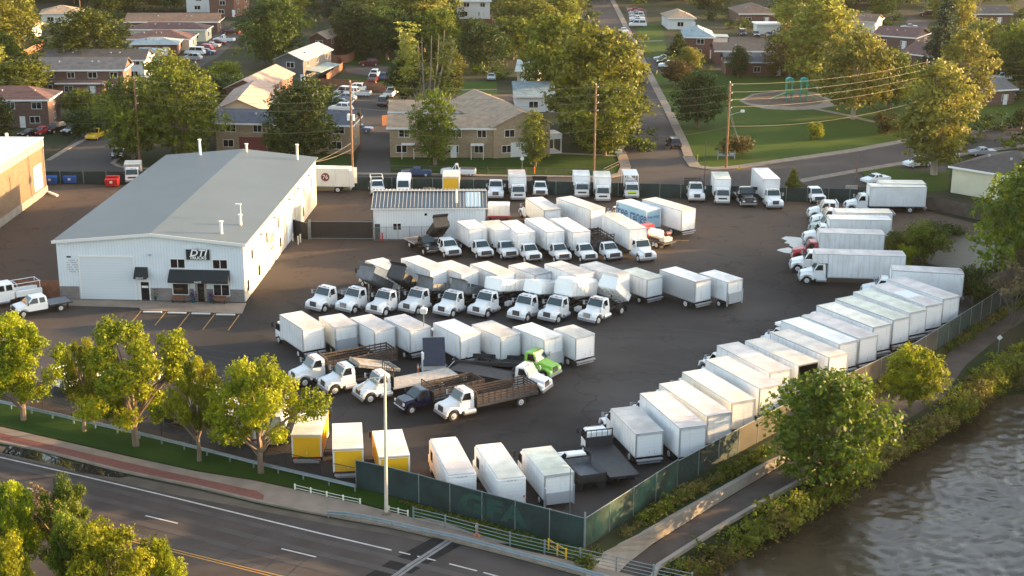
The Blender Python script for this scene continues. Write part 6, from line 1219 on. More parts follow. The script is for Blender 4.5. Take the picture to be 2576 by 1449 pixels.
def blk(o): MB().box(-.95, .95, -.3, .3, 0, .62).build('block', M['block'], o, .04); MB().box(-.2, .2, -.1, .1, .62, .7).build('lift_eye', M['trim'], o)
for lb, c, x, y in [('tan concrete block left of the yellow doored truck', 'b1', 1730, 635), ('tan concrete block left of the long hooded white truck', 'b1', 2232, 632), ('grey concrete block by the small dump truck at the back fence', 'b2', 460, 645), ('grey concrete block beside the wide gap at the back fence', 'b2', 1538, 665), ('low concrete block near the flatbed pickup', 'b2', 1025, 630)]: small('concrete_block', lb, 'concrete block', c, x, y, blk, 'concrete blocks at the back fence')
def bol(col, h_=1.1):
    def f(o): MB().tube((0, 0, 0), (0, 0, h_), .09, n=8).build('post', M[col], o); MB().tube((0, 0, h_), (0, 0, h_+.06), .09, .03, n=8).build('cap', M[col], o)
    return f
for lb, c, x, y, col in [('cream bollard nearest the shop wall by the gate', 'b1', 360, 1132, 'roof_cream'), ('cream bollard, nearest the camera of those by the gate', 'b1', 415, 1165, 'roof_cream'), ('cream bollard right of the other two by the gate', 'b1', 437, 1145, 'roof_cream'), ('yellow bollard at the rear corner of the shop', 'b1', 572, 780, 'yellow'), ('reddish bollard at the small building door, left', 'b1', 1230, 1130, 'red_paint'), ('reddish bollard at the small building door, right', 'b1', 1258, 1130, 'red_paint')]: small('bollard', lb, 'bollard', c, x, y, bol(col))
def stop_(o): MB().box(-1.05, 1.05, -.1, .1, 0, .14).build('bar', M['siding_white'], o, .02); MB().box(-.8, -.74, -.03, .03, .14, .15).build('pin', M['trim'], o)
for i, (x, y) in enumerate([(1530, 406), (1775, 414), (2015, 422), (2262, 432)]): small('wheel_stop', ['leftmost', 'second from left', 'third from left', 'rightmost'][i]+' white wheel stop before the office', 'wheel stop', 'c0', x, y, stop_, 'white wheel stops', rz=math.degrees(ang))
def pot(fl):
    def f(o):
        MB().tube((0, 0, 0), (0, 0, .5), .2, .3, n=10).build('pot', M['pot_teal'], o); rr = random.Random(3); m = MB()
        for _ in range(160):
            v = Vector((rr.gauss(0, .25), rr.gauss(0, .25), .85+rr.gauss(0, .25))); u = Vector((rr.uniform(-1, 1), rr.uniform(-1, 1), rr.uniform(-1, 1)))*.09; w2 = u.cross(Vector((.3, .5, .8))); m.add([v-u, v+w2, v+u, v-w2], [(0, 1, 2, 3)])
        m.build('flowers' if fl == 'purple' else 'leaves', M[fl], o)
    return f
for i, (lb, x, y, fl) in enumerate([('pot with pale green plant right of the service door', 1565, 280, 'leaf_olive'), ('pot of purple flowers left of the office door', 1940, 305, 'purple'), ('pot of purple flowers right of the office door', 2115, 305, 'purple'), ('pot with green plant at the right end of the office wall', 2370, 290, 'leaf_olive')]): small('potted_plant', lb, 'potted plant', 'c0', x, y, pot(fl))
def cone(o): MB().box(-.25, .25, -.25, .25, 0, .06).build('base', M['orange'], o); MB().tube((0, 0, .06), (0, 0, 1.1), .11, .08, n=8).build('tube', M['orange'], o); MB().tube((0, 0, .7), (0, 0, .95), .105, n=8).build('band', M['siding_white'], o)
small('traffic_cone', 'orange delineator post left of the tipped navy bed', 'traffic cone', 'c1', 1618, 1312, cone); small('traffic_cone', 'orange delineator at the kerb beside the bridge railing', 'traffic cone', 'd1', 1672, 1150, cone)
small('delineator', 'thin orange delineator stake at the back street fence', 'delineator', 'b2', 207, 455, bol('orange', 1.1))
def sign(o, H_=2.3, col='siding_white', dia=False):
    MB().tube((0, 0, 0), (0, 0, H_), .035, n=6).build('post', M['galv'], o); r = .32; n = 4 if dia else 8; MB().add([(r*math.cos(2*math.pi*(i+(0 if dia else .5))/n), -.05, H_-.2+r*math.sin(2*math.pi*(i+(0 if dia else .5))/n)) for i in range(n)]+[(r*math.cos(2*math.pi*(i+(0 if dia else .5))/n), -.02, H_-.2+r*math.sin(2*math.pi*(i+(0 if dia else .5))/n)) for i in range(n)], [tuple(range(n)), tuple(range(2*n-1, n-1, -1))]+[(i, (i+1) % n, n+(i+1) % n, n+i) for i in range(n)]).build('plate', M[col], o)
small('road_sign', 'back of an octagonal road sign at the apartment lawn', 'sign', 'b2', 83, 420, lambda o: sign(o, 2.1)); small('road_sign', 'yellow diamond road sign at the street corner', 'sign', 'b2', 2256, 505, lambda o: sign(o, 1.9, 'yellow', True))
def psign(o): MB().box(-1.3, 1.3, 0, .1, .55, 1.35).build('board', M['sky_blue_panel'], o); MB().box(-1.15, 1.15, -.02, -.002, .85, 1.1).build('panel', M['siding_white'], o); [MB().box(s*1.4-.07, s*1.4+.07, -.02, .12, 0, 1.5).build('post', M['silver'], o) for s in (-1, 1)]
small('park_sign', 'low blue grey park sign board below the utility pole', 'sign', 'b2', 2130, 312, psign); small('yellow_post', 'short yellow marker post on the park lawn', 'post', 'b2', 1842, 325, bol('yellow', 1.0))
def mbx(o): MB().box(-.6, .6, -.25, .25, .7, 1.3).build('box', M['siding_white'], o, .03); MB().box(-.08, .08, -.08, .08, 0, .7).build('post', M['galv'], o)
small('mailbox_cluster', 'white cluster mailbox at the side street corner', 'mailbox', 'b2', 1048, 290, mbx); small('utility_box', 'small white and blue bin on the kerb near the cream building', 'bin', 'b3', 1887, 325, mbx)
small('path_sign', 'small sign on a post at the edge of the river path', 'sign', 'c3', 2325, 1000, lambda o: sign(o, 1.9, 'siding_white', True), z=-1); small('path_post', 'black post with a light cap at the river path edge', 'post', 'd3', 900, 265, bol('black_steel', 1.0), z=-1)
def gren(o): MB().box(-.9, .9, -.1, .1, .5, 1.7).build('crate_back', M['tan_steel'], o); MB().box(-.6, .6, -.7, .1, .1, .8).build('tank', M['car_yellow'], o, .08)
small('yellow_tank', 'small yellow tank beside the crate at the far fence', 'tank', 'b3', 840, 685, gren)
# play structure
def play(o):
    for i, x in enumerate((0, 3.0)):
        for dx in (-.6, .6):
            for dy in (-.6, .6): MB().tube((x+dx, dy, 0), (x+dx, dy, 3.9), .1, n=6).build('post', M['teal_plastic'], o)
        MB().prism([(x-.8, 3.9), (x-.7, 4.5), (x, 4.8), (x+.7, 4.5), (x+.8, 3.9)], -.8, .8, 'y').build('roof', M['teal_plastic'], o); MB().box(x-.65, x+.65, -.65, .65, 1.5, 1.62).build('deck', M['teal_plastic'], o)
        MB().box(x-.65, x+.65, -.68, -.62, 1.62, 2.4).build('side_panel', M['slide_green'], o)
    MB().box(.6, 2.4, -.4, .4, 1.5, 1.6).build('bridge', M['teal_plastic'], o); MB().hexa([(-.4-3.2, -.4, .2), (-.6, -.4, 1.5), (-.6, .4, 1.5), (-3.6, .4, .2), (-3.6, -.4, .45), (-.6, -.4, 1.75), (-.6, .4, 1.75), (-3.6, .4, .45)]).build('slide', M['slide_green'], o); MB().hexa([(3.6, -.4, 1.5), (6.0, -1.4, .2), (6.0, -.6, .2), (3.6, .4, 1.5), (3.6, -.4, 1.7), (6.0, -1.4, .4), (6.0, -.6, .4), (3.6, .4, 1.7)]).build('slide', M['slide_green'], o)
small('play_structure', 'teal play structure with two roofed towers and slides in the park', 'play structure', 'a3', 215, 1010, play)
# ================================================================ CARS
CARS = [('a0', 2320, 345, 'suv', 'maroon', 168, 'maroon hatch in the apartment car line, third from the far end'), ('a0', 2390, 300, 'sedan', 'black_paint', 168, 'dark green black sedan at the far end of the apartment car line'), ('a0', 2250, 420, 'pickup', 'white_paint', 168, 'white pickup in the apartment car line'),
 ('a0', 2180, 448, 'sedan', 'maroon', 168, 'maroon sedan beside the white pickup in the apartment car line'), ('a0', 2120, 478, 'sedan', 'silver', 168, 'silver sedan in the middle of the apartment car line'), ('a0', 2050, 510, 'suv', 'red_paint', 168, 'red suv in the apartment car line'), ('a0', 1960, 550, 'van', 'white_paint', 168, 'white van in the apartment car line'), ('a0', 2070, 545, 'sedan', 'blue_paint', 168, 'dark blue sedan in the apartment car line'), ('a0', 1930, 605, 'suv', 'silver', 168, 'pale suv at the near end of the apartment car line'),
 ('a0', 430, 1345, 'sedan', 'red_paint', -120, 'red car parked before the brick house at left'), ('a0', 560, 1325, 'suv', 'black_paint', -115, 'dark grey suv between the red and black cars at left'), ('a0', 725, 1335, 'sedan', 'black_paint', -110, 'black sedan right of the dark suv at left'), ('a0', 315, 1365, 'sedan', 'black_paint', -125, 'dark sedan left of the red car'), ('a0', 975, 1385, 'pickup', 'car_yellow', -100, 'yellow and green work pickup at the car park kerb'), ('b0', 1185, 285, 'sedan', 'black_paint', -80, 'black car parked at the street bulb behind the brick warehouse'),
 ('a1', 1125, 660, 'suv', 'maroon', 190, 'maroon suv parked at the edge of the lawn'), ('a1', 1180, 775, 'suv', 'white_paint', -95, 'white car behind the maroon pickup'), ('a1', 1165, 825, 'pickup', 'maroon', 85, 'maroon pickup seen from behind'), ('a1', 1285, 800, 'suv', 'blue_paint', 80, 'blue suv half hidden by the poplars'), ('a1', 985, 915, 'suv', 'white_paint', 172, 'white suv at the top of the alley row'), ('a1', 1010, 965, 'pickup', 'white_paint', 172, 'white pickup with blue bed in the alley row'), ('a1', 890, 960, 'van', 'white_paint', 160, 'white van with red stripe in the alley row'), ('a1', 880, 1015, 'suv', 'silver', 165, 'silver suv in the alley row'), ('a1', 850, 1060, 'sedan', 'blue_paint', 165, 'teal blue sedan in the alley row'), ('a1', 840, 1115, 'suv', 'white_paint', 165, 'white suv at the bottom of the alley row behind the pole'), ('a1', 1275, 1055, 'van', 'black_paint', 85, 'dark green van on the right of the alley'), ('a1', 1030, 1325, 'sedan', 'blue_paint', 170, 'blue sedan beside the transformer pole'),
 ('a1', 2168, 1040, 'sedan', 'white_paint', -92, 'white sedan on the sandy car park behind the tan roof'), ('a1', 2312, 1045, 'suv', 'car_yellow', -92, 'yellow suv on the sandy car park'), ('a1', 2350, 800, 'sedan', 'silver', -90, 'silver sedan on the far side of the small lawn'),
 ('b1', 1600, 478, 'sedan', 'blue_paint', 181, 'dark blue sedan parked on the back street'), ('b1', 2020, 472, 'pickup', 'white_paint', 181, 'white pickup parked on the back street'), ('b2', 1600, 185, 'suv', 'black_paint', 97, 'black suv parked on the side street'), ('a2', 1500, 610, 'sedan', 'silver', 175, 'silver sedan, farthest of the cars on the drive beside the side street'), ('a2', 1530, 645, 'sedan', 'black_paint', 175, 'dark sedan in the middle on the drive beside the side street'), ('a2', 1550, 680, 'suv', 'white_paint', 175, 'white suv nearest on the drive beside the side street'),
 ('a2', 1215, 118, 'sedan', 'red_paint', 178, 'red car at the far end of the stacked car row at the top'), ('a2', 1225, 148, 'sedan', 'silver', 178, 'silver car second in the stacked car row at the top'), ('a2', 1232, 178, 'suv', 'silver', 178, 'silver suv third in the stacked car row at the top'), ('a2', 1236, 205, 'sedan', 'white_paint', 178, 'white sedan fourth in the stacked car row at the top'), ('a2', 1240, 232, 'sedan', 'blue_paint', 178, 'dark car fifth in the stacked car row at the top'), ('a2', 1243, 268, 'van', 'white_paint', 178, 'white van nearest in the stacked car row at the top'), ('a2', 1100, 330, 'sedan', 'white_paint', 100, 'white sedan parked alone on the side street'),
 ('a2', 2290, 355, 'suv', 'black_paint', -90, 'black suv parked left before the white shed roof'), ('a2', 2425, 365, 'sedan', 'black_paint', -90, 'black sedan parked second before the white shed roof'), ('a2', 2560, 372, 'sedan', 'blue_paint', -90, 'dark car parked third before the white shed roof'), ('a3', 1600, 160, 'suv', 'maroon', 175, 'maroon suv at the far cul de sac'), ('a3', 1425, 290, 'sedan', 'silver', 178, 'silver sedan, upper one beside the cul de sac'), ('a3', 1400, 345, 'sedan', 'white_paint', 178, 'white sedan, lower one beside the cul de sac'), ('a3', 1550, 440, 'van', 'pale_green_paint', -95, 'pale green van under the dark spruce'), ('a3', 2345, 805, 'suv', 'white_paint', 175, 'white suv behind the tree trunks at the right edge'), ('a3', 2545, 965, 'suv', 'black_paint', 180, 'dark green suv at the right edge'),
 ('b3', 1505, 385, 'suv', 'white_paint', 200, 'white car in the drive left of the street tree'), ('b3', 2150, 270, 'sedan', 'silver', 187, 'pale teal sedan on the street behind the cream building'), ('b3', 1085, 545, 'sedan', 'white_paint', 205, 'white car behind the green fence at right'), ('a1', 1345, 965, 'pickup', 'white_paint', 80, 'white pickup nose behind the dark green van'), ('d0', 330, 1085, 'pickup', 'red_paint', -25, 'red pickup on the road half hidden by the roadside shrubs')]
for c, x, y, kd, pt, an, lb in CARS: g_ = G(*K(c, x, y)); car(kd, pt, (g_.x, g_.y), R(an), lb)
# ================================================================ TREES
def leaf_cloud(rng, lobes, nleaf, size, flat=.0, name='crown'):
    """many small leaf cards spread through overlapping lobes; 'tint' is each clump's own leaf colour"""
    vs_, fs, tint = [], [], []; tot = sum(r*r for _, r, _ in lobes)
    for c, r, sq in lobes:
        n = int(nleaf*r*r/tot); lt = rng.uniform(.1, .75); ncl = max(5, n//9)
        cl = []
        for _ in range(ncl):
            d = Vector((rng.gauss(0, 1), rng.gauss(0, 1), rng.gauss(0, 1))).normalized(); rad = r*(rng.random()**.38); cl.append((Vector((c[0]+d.x*rad, c[1]+d.y*rad, c[2]+d.z*rad*sq)), d, lt+rng.uniform(-.28, .28)))
        for i in range(n):
            p, d, t = cl[i % ncl]; p = p+Vector((rng.gauss(0, 1), rng.gauss(0, 1), rng.gauss(0, .8)))*size*1.05
            nn = (d*.55+Vector((rng.gauss(0, .6), rng.gauss(0, .6), rng.gauss(.25, .6)))).normalized(); a = nn.orthogonal().normalized(); a = Matrix.Rotation(rng.uniform(0, 6.28), 3, nn) @ a; b = nn.cross(a); s = size*rng.uniform(.6, 1.25)
            k = len(vs_); vs_ += [tuple(p-a*s), tuple(p-b*s*.62), tuple(p+a*s), tuple(p+b*s*.62)]; fs.append((k, k+1, k+2, k+3)); tint.append(min(1, max(0, t+rng.uniform(-.15, .15))))
    me = bpy.data.meshes.new(name); me.from_pydata(vs_, [], fs); at = me.attributes.new('tint', 'FLOAT', 'FACE'); at.data.foreach_set('value', tint); me.update(); return me
def trunk_mesh(rng, lobes, h0, r, lean=0):
    m = MB(); top = Vector((lean, 0, .62)); pr = Vector((0, 0, -.02)); n = 5; rr = r
    for i in range(1, n+1):
        q = Vector((lean*i/n+rng.uniform(-.012, .012), rng.uniform(-.012, .012), .62*i/n)); m.tube(pr, q, rr, rr*.82, n=7, caps=False); pr = q; rr *= .82
    for c, lr, _ in lobes:
        if rng.random() < .85:
            z0 = rng.uniform(.5, .95)*min(.6, max(.12, c[2]*.6)); a = Vector((lean*z0/.62, 0, z0)); b = Vector(c); mid = a.lerp(b, .5)+Vector((0, 0, .03)); q = r*.42; m.tube(a, mid, q, q*.7, n=5, caps=False); m.tube(mid, b, q*.7, q*.25, n=5, caps=False)
    return m.mesh('trunk')
def mk_broad(seed, nl, size, nlobe=17, spread=.40, bottom=.30, gap=False, rl=(.13, .21), rmin=.45):
    rng = random.Random(seed); lobes = []
    for i in range(nlobe):
        a = i*2.399+rng.uniform(-.4, .4); t = (i+.5)/nlobe; z = bottom+(.93-bottom)*t; prof = math.sin(math.pi*min(1, max(0, (z-bottom+.10)/(1.06-bottom))))**.6; rad = spread*prof*rng.uniform(rmin, 1.0)*.86
        lobes.append(((rad*math.cos(a), rad*math.sin(a), z), rng.uniform(*rl)*(.8+.4*prof), rng.uniform(.6, .85)))
    return leaf_cloud(rng, lobes, nl, size), trunk_mesh(rng, lobes, 0, .030)
def mk_conifer(seed, nl, size):
    rng = random.Random(seed); lobes = []
    for i in range(26):
        t = i/25; z = .08+.9*t; rad = .21*(1-t)**.8*rng.uniform(.6, 1.0); a = i*2.4; lobes.append(((rad*math.cos(a), rad*math.sin(a), z), .045+.085*(1-t), .55))
    return leaf_cloud(rng, lobes, nl, size), trunk_mesh(rng, lobes[:4], 0, .02)
def mk_poplar(seed, nl, size):
    rng = random.Random(seed); lobes = []
    for s in range(5):
        bx_, by_ = rng.uniform(-.22, .22), rng.uniform(-.15, .15); H_ = rng.uniform(.75, 1)
        for i in range(6): z = .25+(H_-.25)*i/5; lobes.append(((bx_+rng.uniform(-.03, .03), by_+rng.uniform(-.03, .03), z), rng.uniform(.05, .09), 1.4))
    m = MB()
    for s in range(9): x, y = rng.uniform(-.25, .25), rng.uniform(-.16, .16); m.tube((x*.5, y*.5, 0), (x, y, .5), .010, .008, n=5, caps=False); m.tube((x, y, .5), (x*1.15, y*1.1, rng.uniform(.8, 1.02)), .008, .003, n=5, caps=False)
    return leaf_cloud(rng, lobes, nl, size), m.mesh('trunk')
def mk_shrub(seed, nl, size):
    rng = random.Random(seed); lobes = [((rng.uniform(-.3, .3), rng.uniform(-.3, .3), rng.uniform(.22, .72)), rng.uniform(.20, .30), .9) for _ in range(13)]
    return leaf_cloud(rng, lobes, nl, size), trunk_mesh(rng, lobes[:5], 0, .03)
def mk_bare(seed, nl, size):
    rng = random.Random(seed); m = MB()
    def br(p, d, L, r, k):
        q = p+d*L; m.tube(p, q, r, r*.6, n=4, caps=False)
        if k:
            for _ in range(4): br(q, (d+Vector((rng.gauss(0, .45), rng.gauss(0, .45), rng.gauss(.1, .3)))).normalized(), L*.68, r*.6, k-1)
    for _ in range(4): br(Vector((0, 0, 0)), Vector((rng.gauss(0, .3), rng.gauss(0, .3), 1)).normalized(), .3, .016, 4)
    lobes = [((rng.uniform(-.3, .3), rng.uniform(-.3, .3), rng.uniform(.4, .9)), .2, .8) for _ in range(6)]
    return leaf_cloud(rng, lobes, nl, size), m.mesh('trunk')
V = {}
for i in range(4): V['near%d' % i] = mk_broad(10+i, 21000, .0138, 21+2*i, .58, .24 if i % 2 == 0 else .36, rl=(.085, .155), rmin=.22)
for i in range(4): V['mid%d' % i] = mk_broad(30+i, 9500, .0215, 22+3*i, .44, .22, rl=(.12, .20))
for i in range(3): V['round%d' % i] = mk_broad(50+i, 9500, .020, 26, .42, .16, rl=(.14, .21))
for i in range(3): V['tall%d' % i] = mk_broad(70+i, 10000, .0165, 34, .29, .14, rl=(.09, .14))
V['oval'] = mk_broad(90, 7500, .017, 26, .30, .14, rl=(.11, .16)); V['conifer'] = mk_conifer(5, 6500, .018); V['poplar'] = mk_poplar(8, 4500, .015); V['shrub0'] = mk_shrub(1, 6500, .028); V['shrub1'] = mk_shrub(2, 6500, .027); V['bare'] = mk_bare(3, 500, .03)
CW = {'near': .47, 'mid': .46, 'round': .50, 'tall': .33, 'oval': .38, 'conifer': .25, 'poplar': .30, 'shrub0': .50, 'shrub1': .50, 'bare': .5}
def cw(v): return CW.get(v.rstrip('0123456789'), CW.get(v, .45))
def tree(label, v, lm, px, py, ytop, wpx, rz=0, bark='bark', group=None, name='tree', cat='tree', lean=0, z0=0.0, H_=None):
    """px,py ground point of the trunk; ytop top of crown; wpx crown width (all surveyed in the photo's frame)"""
    g_ = G(px, py, z0)
    if H_ is None: H_ = HG(px, py, ytop, z0)-z0
    dist = math.hypot(g_.x, g_.y); sc = FOC/(g_.y*math.cos(PITCH)+HC*math.sin(PITCH)); R_ = wpx/sc/2; sx = R_/cw(v)
    o = empty(name, (g_.x, g_.y, z0), rz, label, cat, group); o.rotation_euler = (0, R(lean), rz)
    obj('crown', V[v][0], M[lm], o, scale=(sx, sx, H_)); obj('trunk', V[v][1], M[bark], o, scale=((sx+H_)/2, (sx+H_)/2, H_)); return o
gt = 'row of locust trees on the grass verge'
tree('broad yellow green tree at the left edge of the grass verge', 'near0', 'leaf_bright', 59, 1057, 782, 235, .5, group=gt); tree('small leaning tree second on the grass verge', 'near1', 'leaf_bright', 212, 1086, 858, 112, 1.2, group=gt, lean=6)
tree('large yellow green tree third on the grass verge, in front of the office', 'near2', 'leaf_bright', 343, 1122, 806, 285, 2.6, group=gt); tree('narrow thinner tree fourth on the grass verge', 'near3', 'leaf_bright', 501, 1160, 893, 140, .2, group=gt); tree('tree at the right end of the grass verge beside the yellow trucks', 'near1', 'leaf_bright', 657, 1190, 903, 255, 3.3, group=gt)
tree('bare brown twiggy sapling between the verge trees', 'bare', 'leaf_dry', 515, 1010, 905, 45, name='sapling')
tree('bright green roadside shrub tree in the lower left, left clump', 'near3', 'leaf_bright', 45, 1475, 1205, 150, 0, group='roadside shrub trees'); tree('dark green roadside shrub tree just right of the red pickup', 'near2', 'leaf_green', 175, 1470, 1208, 150, 1, group='roadside shrub trees')
tree('dry brown twiggy roadside shrub above the red pickup', 'bare', 'leaf_dry', 92, 1390, 1195, 110, name='shrub', cat='shrub'); tree('pale yellow green shrub tree at the bottom left corner', 'near0', 'leaf_bright', 40, 1640, 1340, 190, 2, group='roadside shrub trees')
tree('sunlit yellow green shrub tree along the bottom edge, wide one', 'near1', 'leaf_bright', 290, 1600, 1316, 250, 4, group='roadside shrub trees'); tree('small yellow green shrub tree at the right end of the bottom clump', 'near3', 'leaf_bright', 415, 1560, 1355, 110, 4, group='roadside shrub trees'); tree('green shrub tree in the middle of the lower left clump', 'near0', 'leaf_green', 190, 1560, 1290, 160, 5, group='roadside shrub trees')
tree('big dense dark green tree on the river bank below the box trucks', 'round0', 'leaf_green', 2072, 1222, 928, 345, 1, z0=-1.5); tree('bright yellow young tree beside the river path', 'mid1', 'leaf_bright', 2290, 1035, 872, 150, 2, z0=-1); tree('green leafy tree mass at the right edge beside the pond', 'round1', 'leaf_green', 2570, 740, 420, 275, 2)
tree('large tree crown filling the right edge above the pond', 'mid2', 'leaf_green', 2600, 650, 395, 240, 4); tree('dark green bush beside the far truck row ends', 'shrub0', 'leaf_green', 2325, 655, 548, 120, 1, name='bush', cat='bush'); tree('fresh green bush at the end of the box truck roofs', 'shrub1', 'leaf_green', 2252, 640, 568, 85, 0, name='bush', cat='bush')
tree('yellow sunlit small bush at the corner of the pond', 'shrub0', 'leaf_bright', 2278, 668, 608, 55, 2, name='bush', cat='bush'); tree('dark bush hanging over the pond', 'shrub1', 'leaf_dark', 2445, 765, 655, 110, 1, name='bush', cat='bush'); tree('grey brown bare shrub at the right edge', 'bare', 'leaf_dry', 2545, 820, 640, 160, name='shrub', cat='shrub', z0=0, bark='old_wood'); tree('second grey brown bare shrub above the river path', 'bare', 'leaf_dry', 2590, 760, 600, 170, 2, 'old_wood', name='shrub', cat='shrub')
tree('pale cottonwood street tree with thick trunk left of the cream building', 'tall0', 'leaf_pale', 2349, 440, 145, 225, 0, 'bark_pale'); tree('tall sunlit cottonwood crown behind the guy wired pole', 'tall1', 'leaf_pale', 2412, 315, 70, 170, 1, 'bark_pale')
tree('small dark conifer against the back fence', 'conifer', 'leaf_green', 1993, 490, 424, 52, name='conifer'); tree('round maple in front of the tan apartments', 'oval', 'leaf_green', 1095, 415, 222, 142, 0); tree('small tree in front of the tan wing gable', 'oval', 'leaf_olive', 1346, 419, 275, 95, 2)
tree('huge tree filling the centre top beside the side street', 'mid3', 'leaf_olive', 1495, 345, 62, 290, 0); tree('huge green tree lower right of the central crown', 'round2', 'leaf_green', 1520, 392, 200, 240, 2); tree('tall olive tree left behind the central crown', 'mid0', 'leaf_olive', 1400, 260, 30, 200, 4)
tree('clump of tall poplars with bare pale trunks', 'poplar', 'leaf_pale', 1072, 262, 70, 190, 0, 'bark_pale'); tree('smaller poplar clump right of the bare trunks', 'tall2', 'leaf_olive', 1130, 250, 105, 90, 2, 'bark_pale'); tree('bushy base tree below the poplars', 'mid2', 'leaf_dark', 1020, 262, 150, 90, 2)
tree('dark green oak between the shop and the apartments', 'round0', 'leaf_dark', 765, 408, 198, 205, 4); tree('wide green tree behind the shop, right part', 'round1', 'leaf_green', 465, 404, 175, 215, 0); tree('wide olive tree behind the shop, left part', 'round2', 'leaf_green', 335, 398, 190, 200, 3); tree('tall olive crown rising behind the wide tree', 'mid1', 'leaf_olive', 430, 330, 135, 190, 1)
tree('large dark green tree above the grey roofs at left', 'round0', 'leaf_green', 222, 185, 20, 235, 2); tree('bright leafed tree at the left edge beside the brick house', 'mid2', 'leaf_green', 60, 255, 148, 170, 1); tree('dark tree at the far left above the brick warehouse', 'round1', 'leaf_dark', -10, 360, 235, 120, 1); tree('small yellow green tree behind the brick house corner', 'mid0', 'leaf_green', 205, 300, 222, 95, 3); tree('green bush behind the parked black car', 'shrub0', 'leaf_dark', 215, 345, 270, 90, name='bush', cat='bush')
tree('bright yellow green small tree beside the car line', 'shrub1', 'leaf_bright', 560, 200, 146, 90, name='tree'); tree('dark hedge like tree under the bright small one', 'shrub0', 'leaf_dark', 575, 245, 180, 110, name='bush', cat='bush'); tree('broad dark tree right of the apartment car line', 'round2', 'leaf_dark', 690, 165, -10, 190, 2)
tree('dark tree along the park drive', 'round0', 'leaf_dark', 1755, 320, 178, 155, 1); tree('maroon brown shrub tree near the parked sedans', 'mid1', 'leaf_rust', 1700, 215, 150, 90, 1); tree('pale yellow small tree beside the park house', 'mid3', 'leaf_pale', 1735, 175, 118, 60, 1); tree('tall sunlit tree with open crown at the park top', 'tall1', 'leaf_pale', 2062, 225, -15, 210, 2, 'bark_pale'); tree('dark brown crowned tree left in the park', 'round1', 'leaf_rust', 1985, 195, 60, 150, 1); tree('small dark tree before the dark roofed house', 'round2', 'leaf_dark', 1856, 197, 115, 68, 1)
tree('broad pale green tree in the park, left of the dark one', 'mid0', 'leaf_pale', 2145, 300, 80, 200, 1, 'bark_pale'); tree('dark green park tree behind the leaning pole', 'round0', 'leaf_green', 2235, 275, 120, 150, 1); tree('small round yellow green sapling on the park lawn', 'shrub0', 'leaf_bright', 2052, 352, 303, 44, name='tree'); tree('rust brown ball shaped shrub behind the park sign', 'shrub1', 'leaf_rust', 1843, 397, 330, 98, name='bush', cat='bush'); tree('dark rounded bush beside the street tree', 'shrub0', 'leaf_rust', 2232, 337, 278, 72, name='bush', cat='bush')
tree('small dark green tree left of the house at the park drive', 'conifer', 'leaf_dark', 1705, 150, 85, 75, name='tree'); tree('dark blue spruce between the brown roofs and the bright cottonwood', 'conifer', 'leaf_blue', 2368, 200, -10, 120, name='spruce'); tree('big tree with forked trunk at the right edge', 'mid1', 'leaf_green', 2560, 230, 60, 150, 1); tree('green bush below the house at the right edge', 'shrub1', 'leaf_dark', 2570, 320, 262, 60, name='bush', cat='bush')
tree('dark hedge tree at the left of the tan apartments', 'shrub0', 'leaf_dark', 700, 395, 320, 70, name='bush', cat='bush'); tree('large dark tree above the alley lawn', 'round1', 'leaf_dark', 905, 140, 10, 170, 3); tree('dark tree left of the poplars by the lawn', 'mid1', 'leaf_dark', 975, 150, 20, 140, 2); tree('bright tall tree behind the poplars', 'tall0', 'leaf_pale', 1065, 130, -30, 150, 1); tree('dark tree above the small lawn', 'round0', 'leaf_dark', 1215, 175, 60, 150, 2); tree('yellow green tree beside the blue roofs', 'mid0', 'leaf_green', 1290, 150, 40, 130, 1); tree('bushy tree above the lawn right of the poplars', 'round2', 'leaf_dark', 1190, 135, 45, 110, 5)
# the rest of the leafy neighbourhood: individual trees, kept off the houses, streets and lawns of the photo
keep = [(90, 60, 345, 245), (320, 35, 600, 165), (0, 225, 165, 325), (475, 0, 612, 60), (530, 160, 745, 330), (690, 75, 850, 215), (855, 140, 985, 430), (1150, 0, 1240, 62), (1290, 185, 1400, 250), (1150, 190, 1245, 260), (975, 235, 1415, 440), (1500, 0, 1565, 110), (1570, 15, 1670, 170), (1640, 180, 1760, 440), (1680, 60, 1835, 150), (1790, 105, 2040, 190), (1700, 190, 2290, 420), (1895, 55, 1965, 90), (1860, 90, 2010, 110), (2125, 50, 2200, 80), (2200, 70, 2345, 180), (2440, 12, 2540, 58), (2440, 205, 2576, 300), (2260, 35, 2340, 110), (1675, 30, 1745, 62), (1855, 0, 1945, 48), (0, 325, 545, 470), (870, 440, 2576, 700), (2160, 400, 2576, 520), (1300, 140, 1365, 195), (545, 280, 890, 400), (100, 8, 205, 50)]
rng = random.Random(77); cells = []; cnt = 0
labs = {'leaf_green': 'mid green leafy tree', 'leaf_dark': 'dark dense tree', 'leaf_olive': 'olive toned tree', 'leaf_pale': 'pale sunlit tree'}
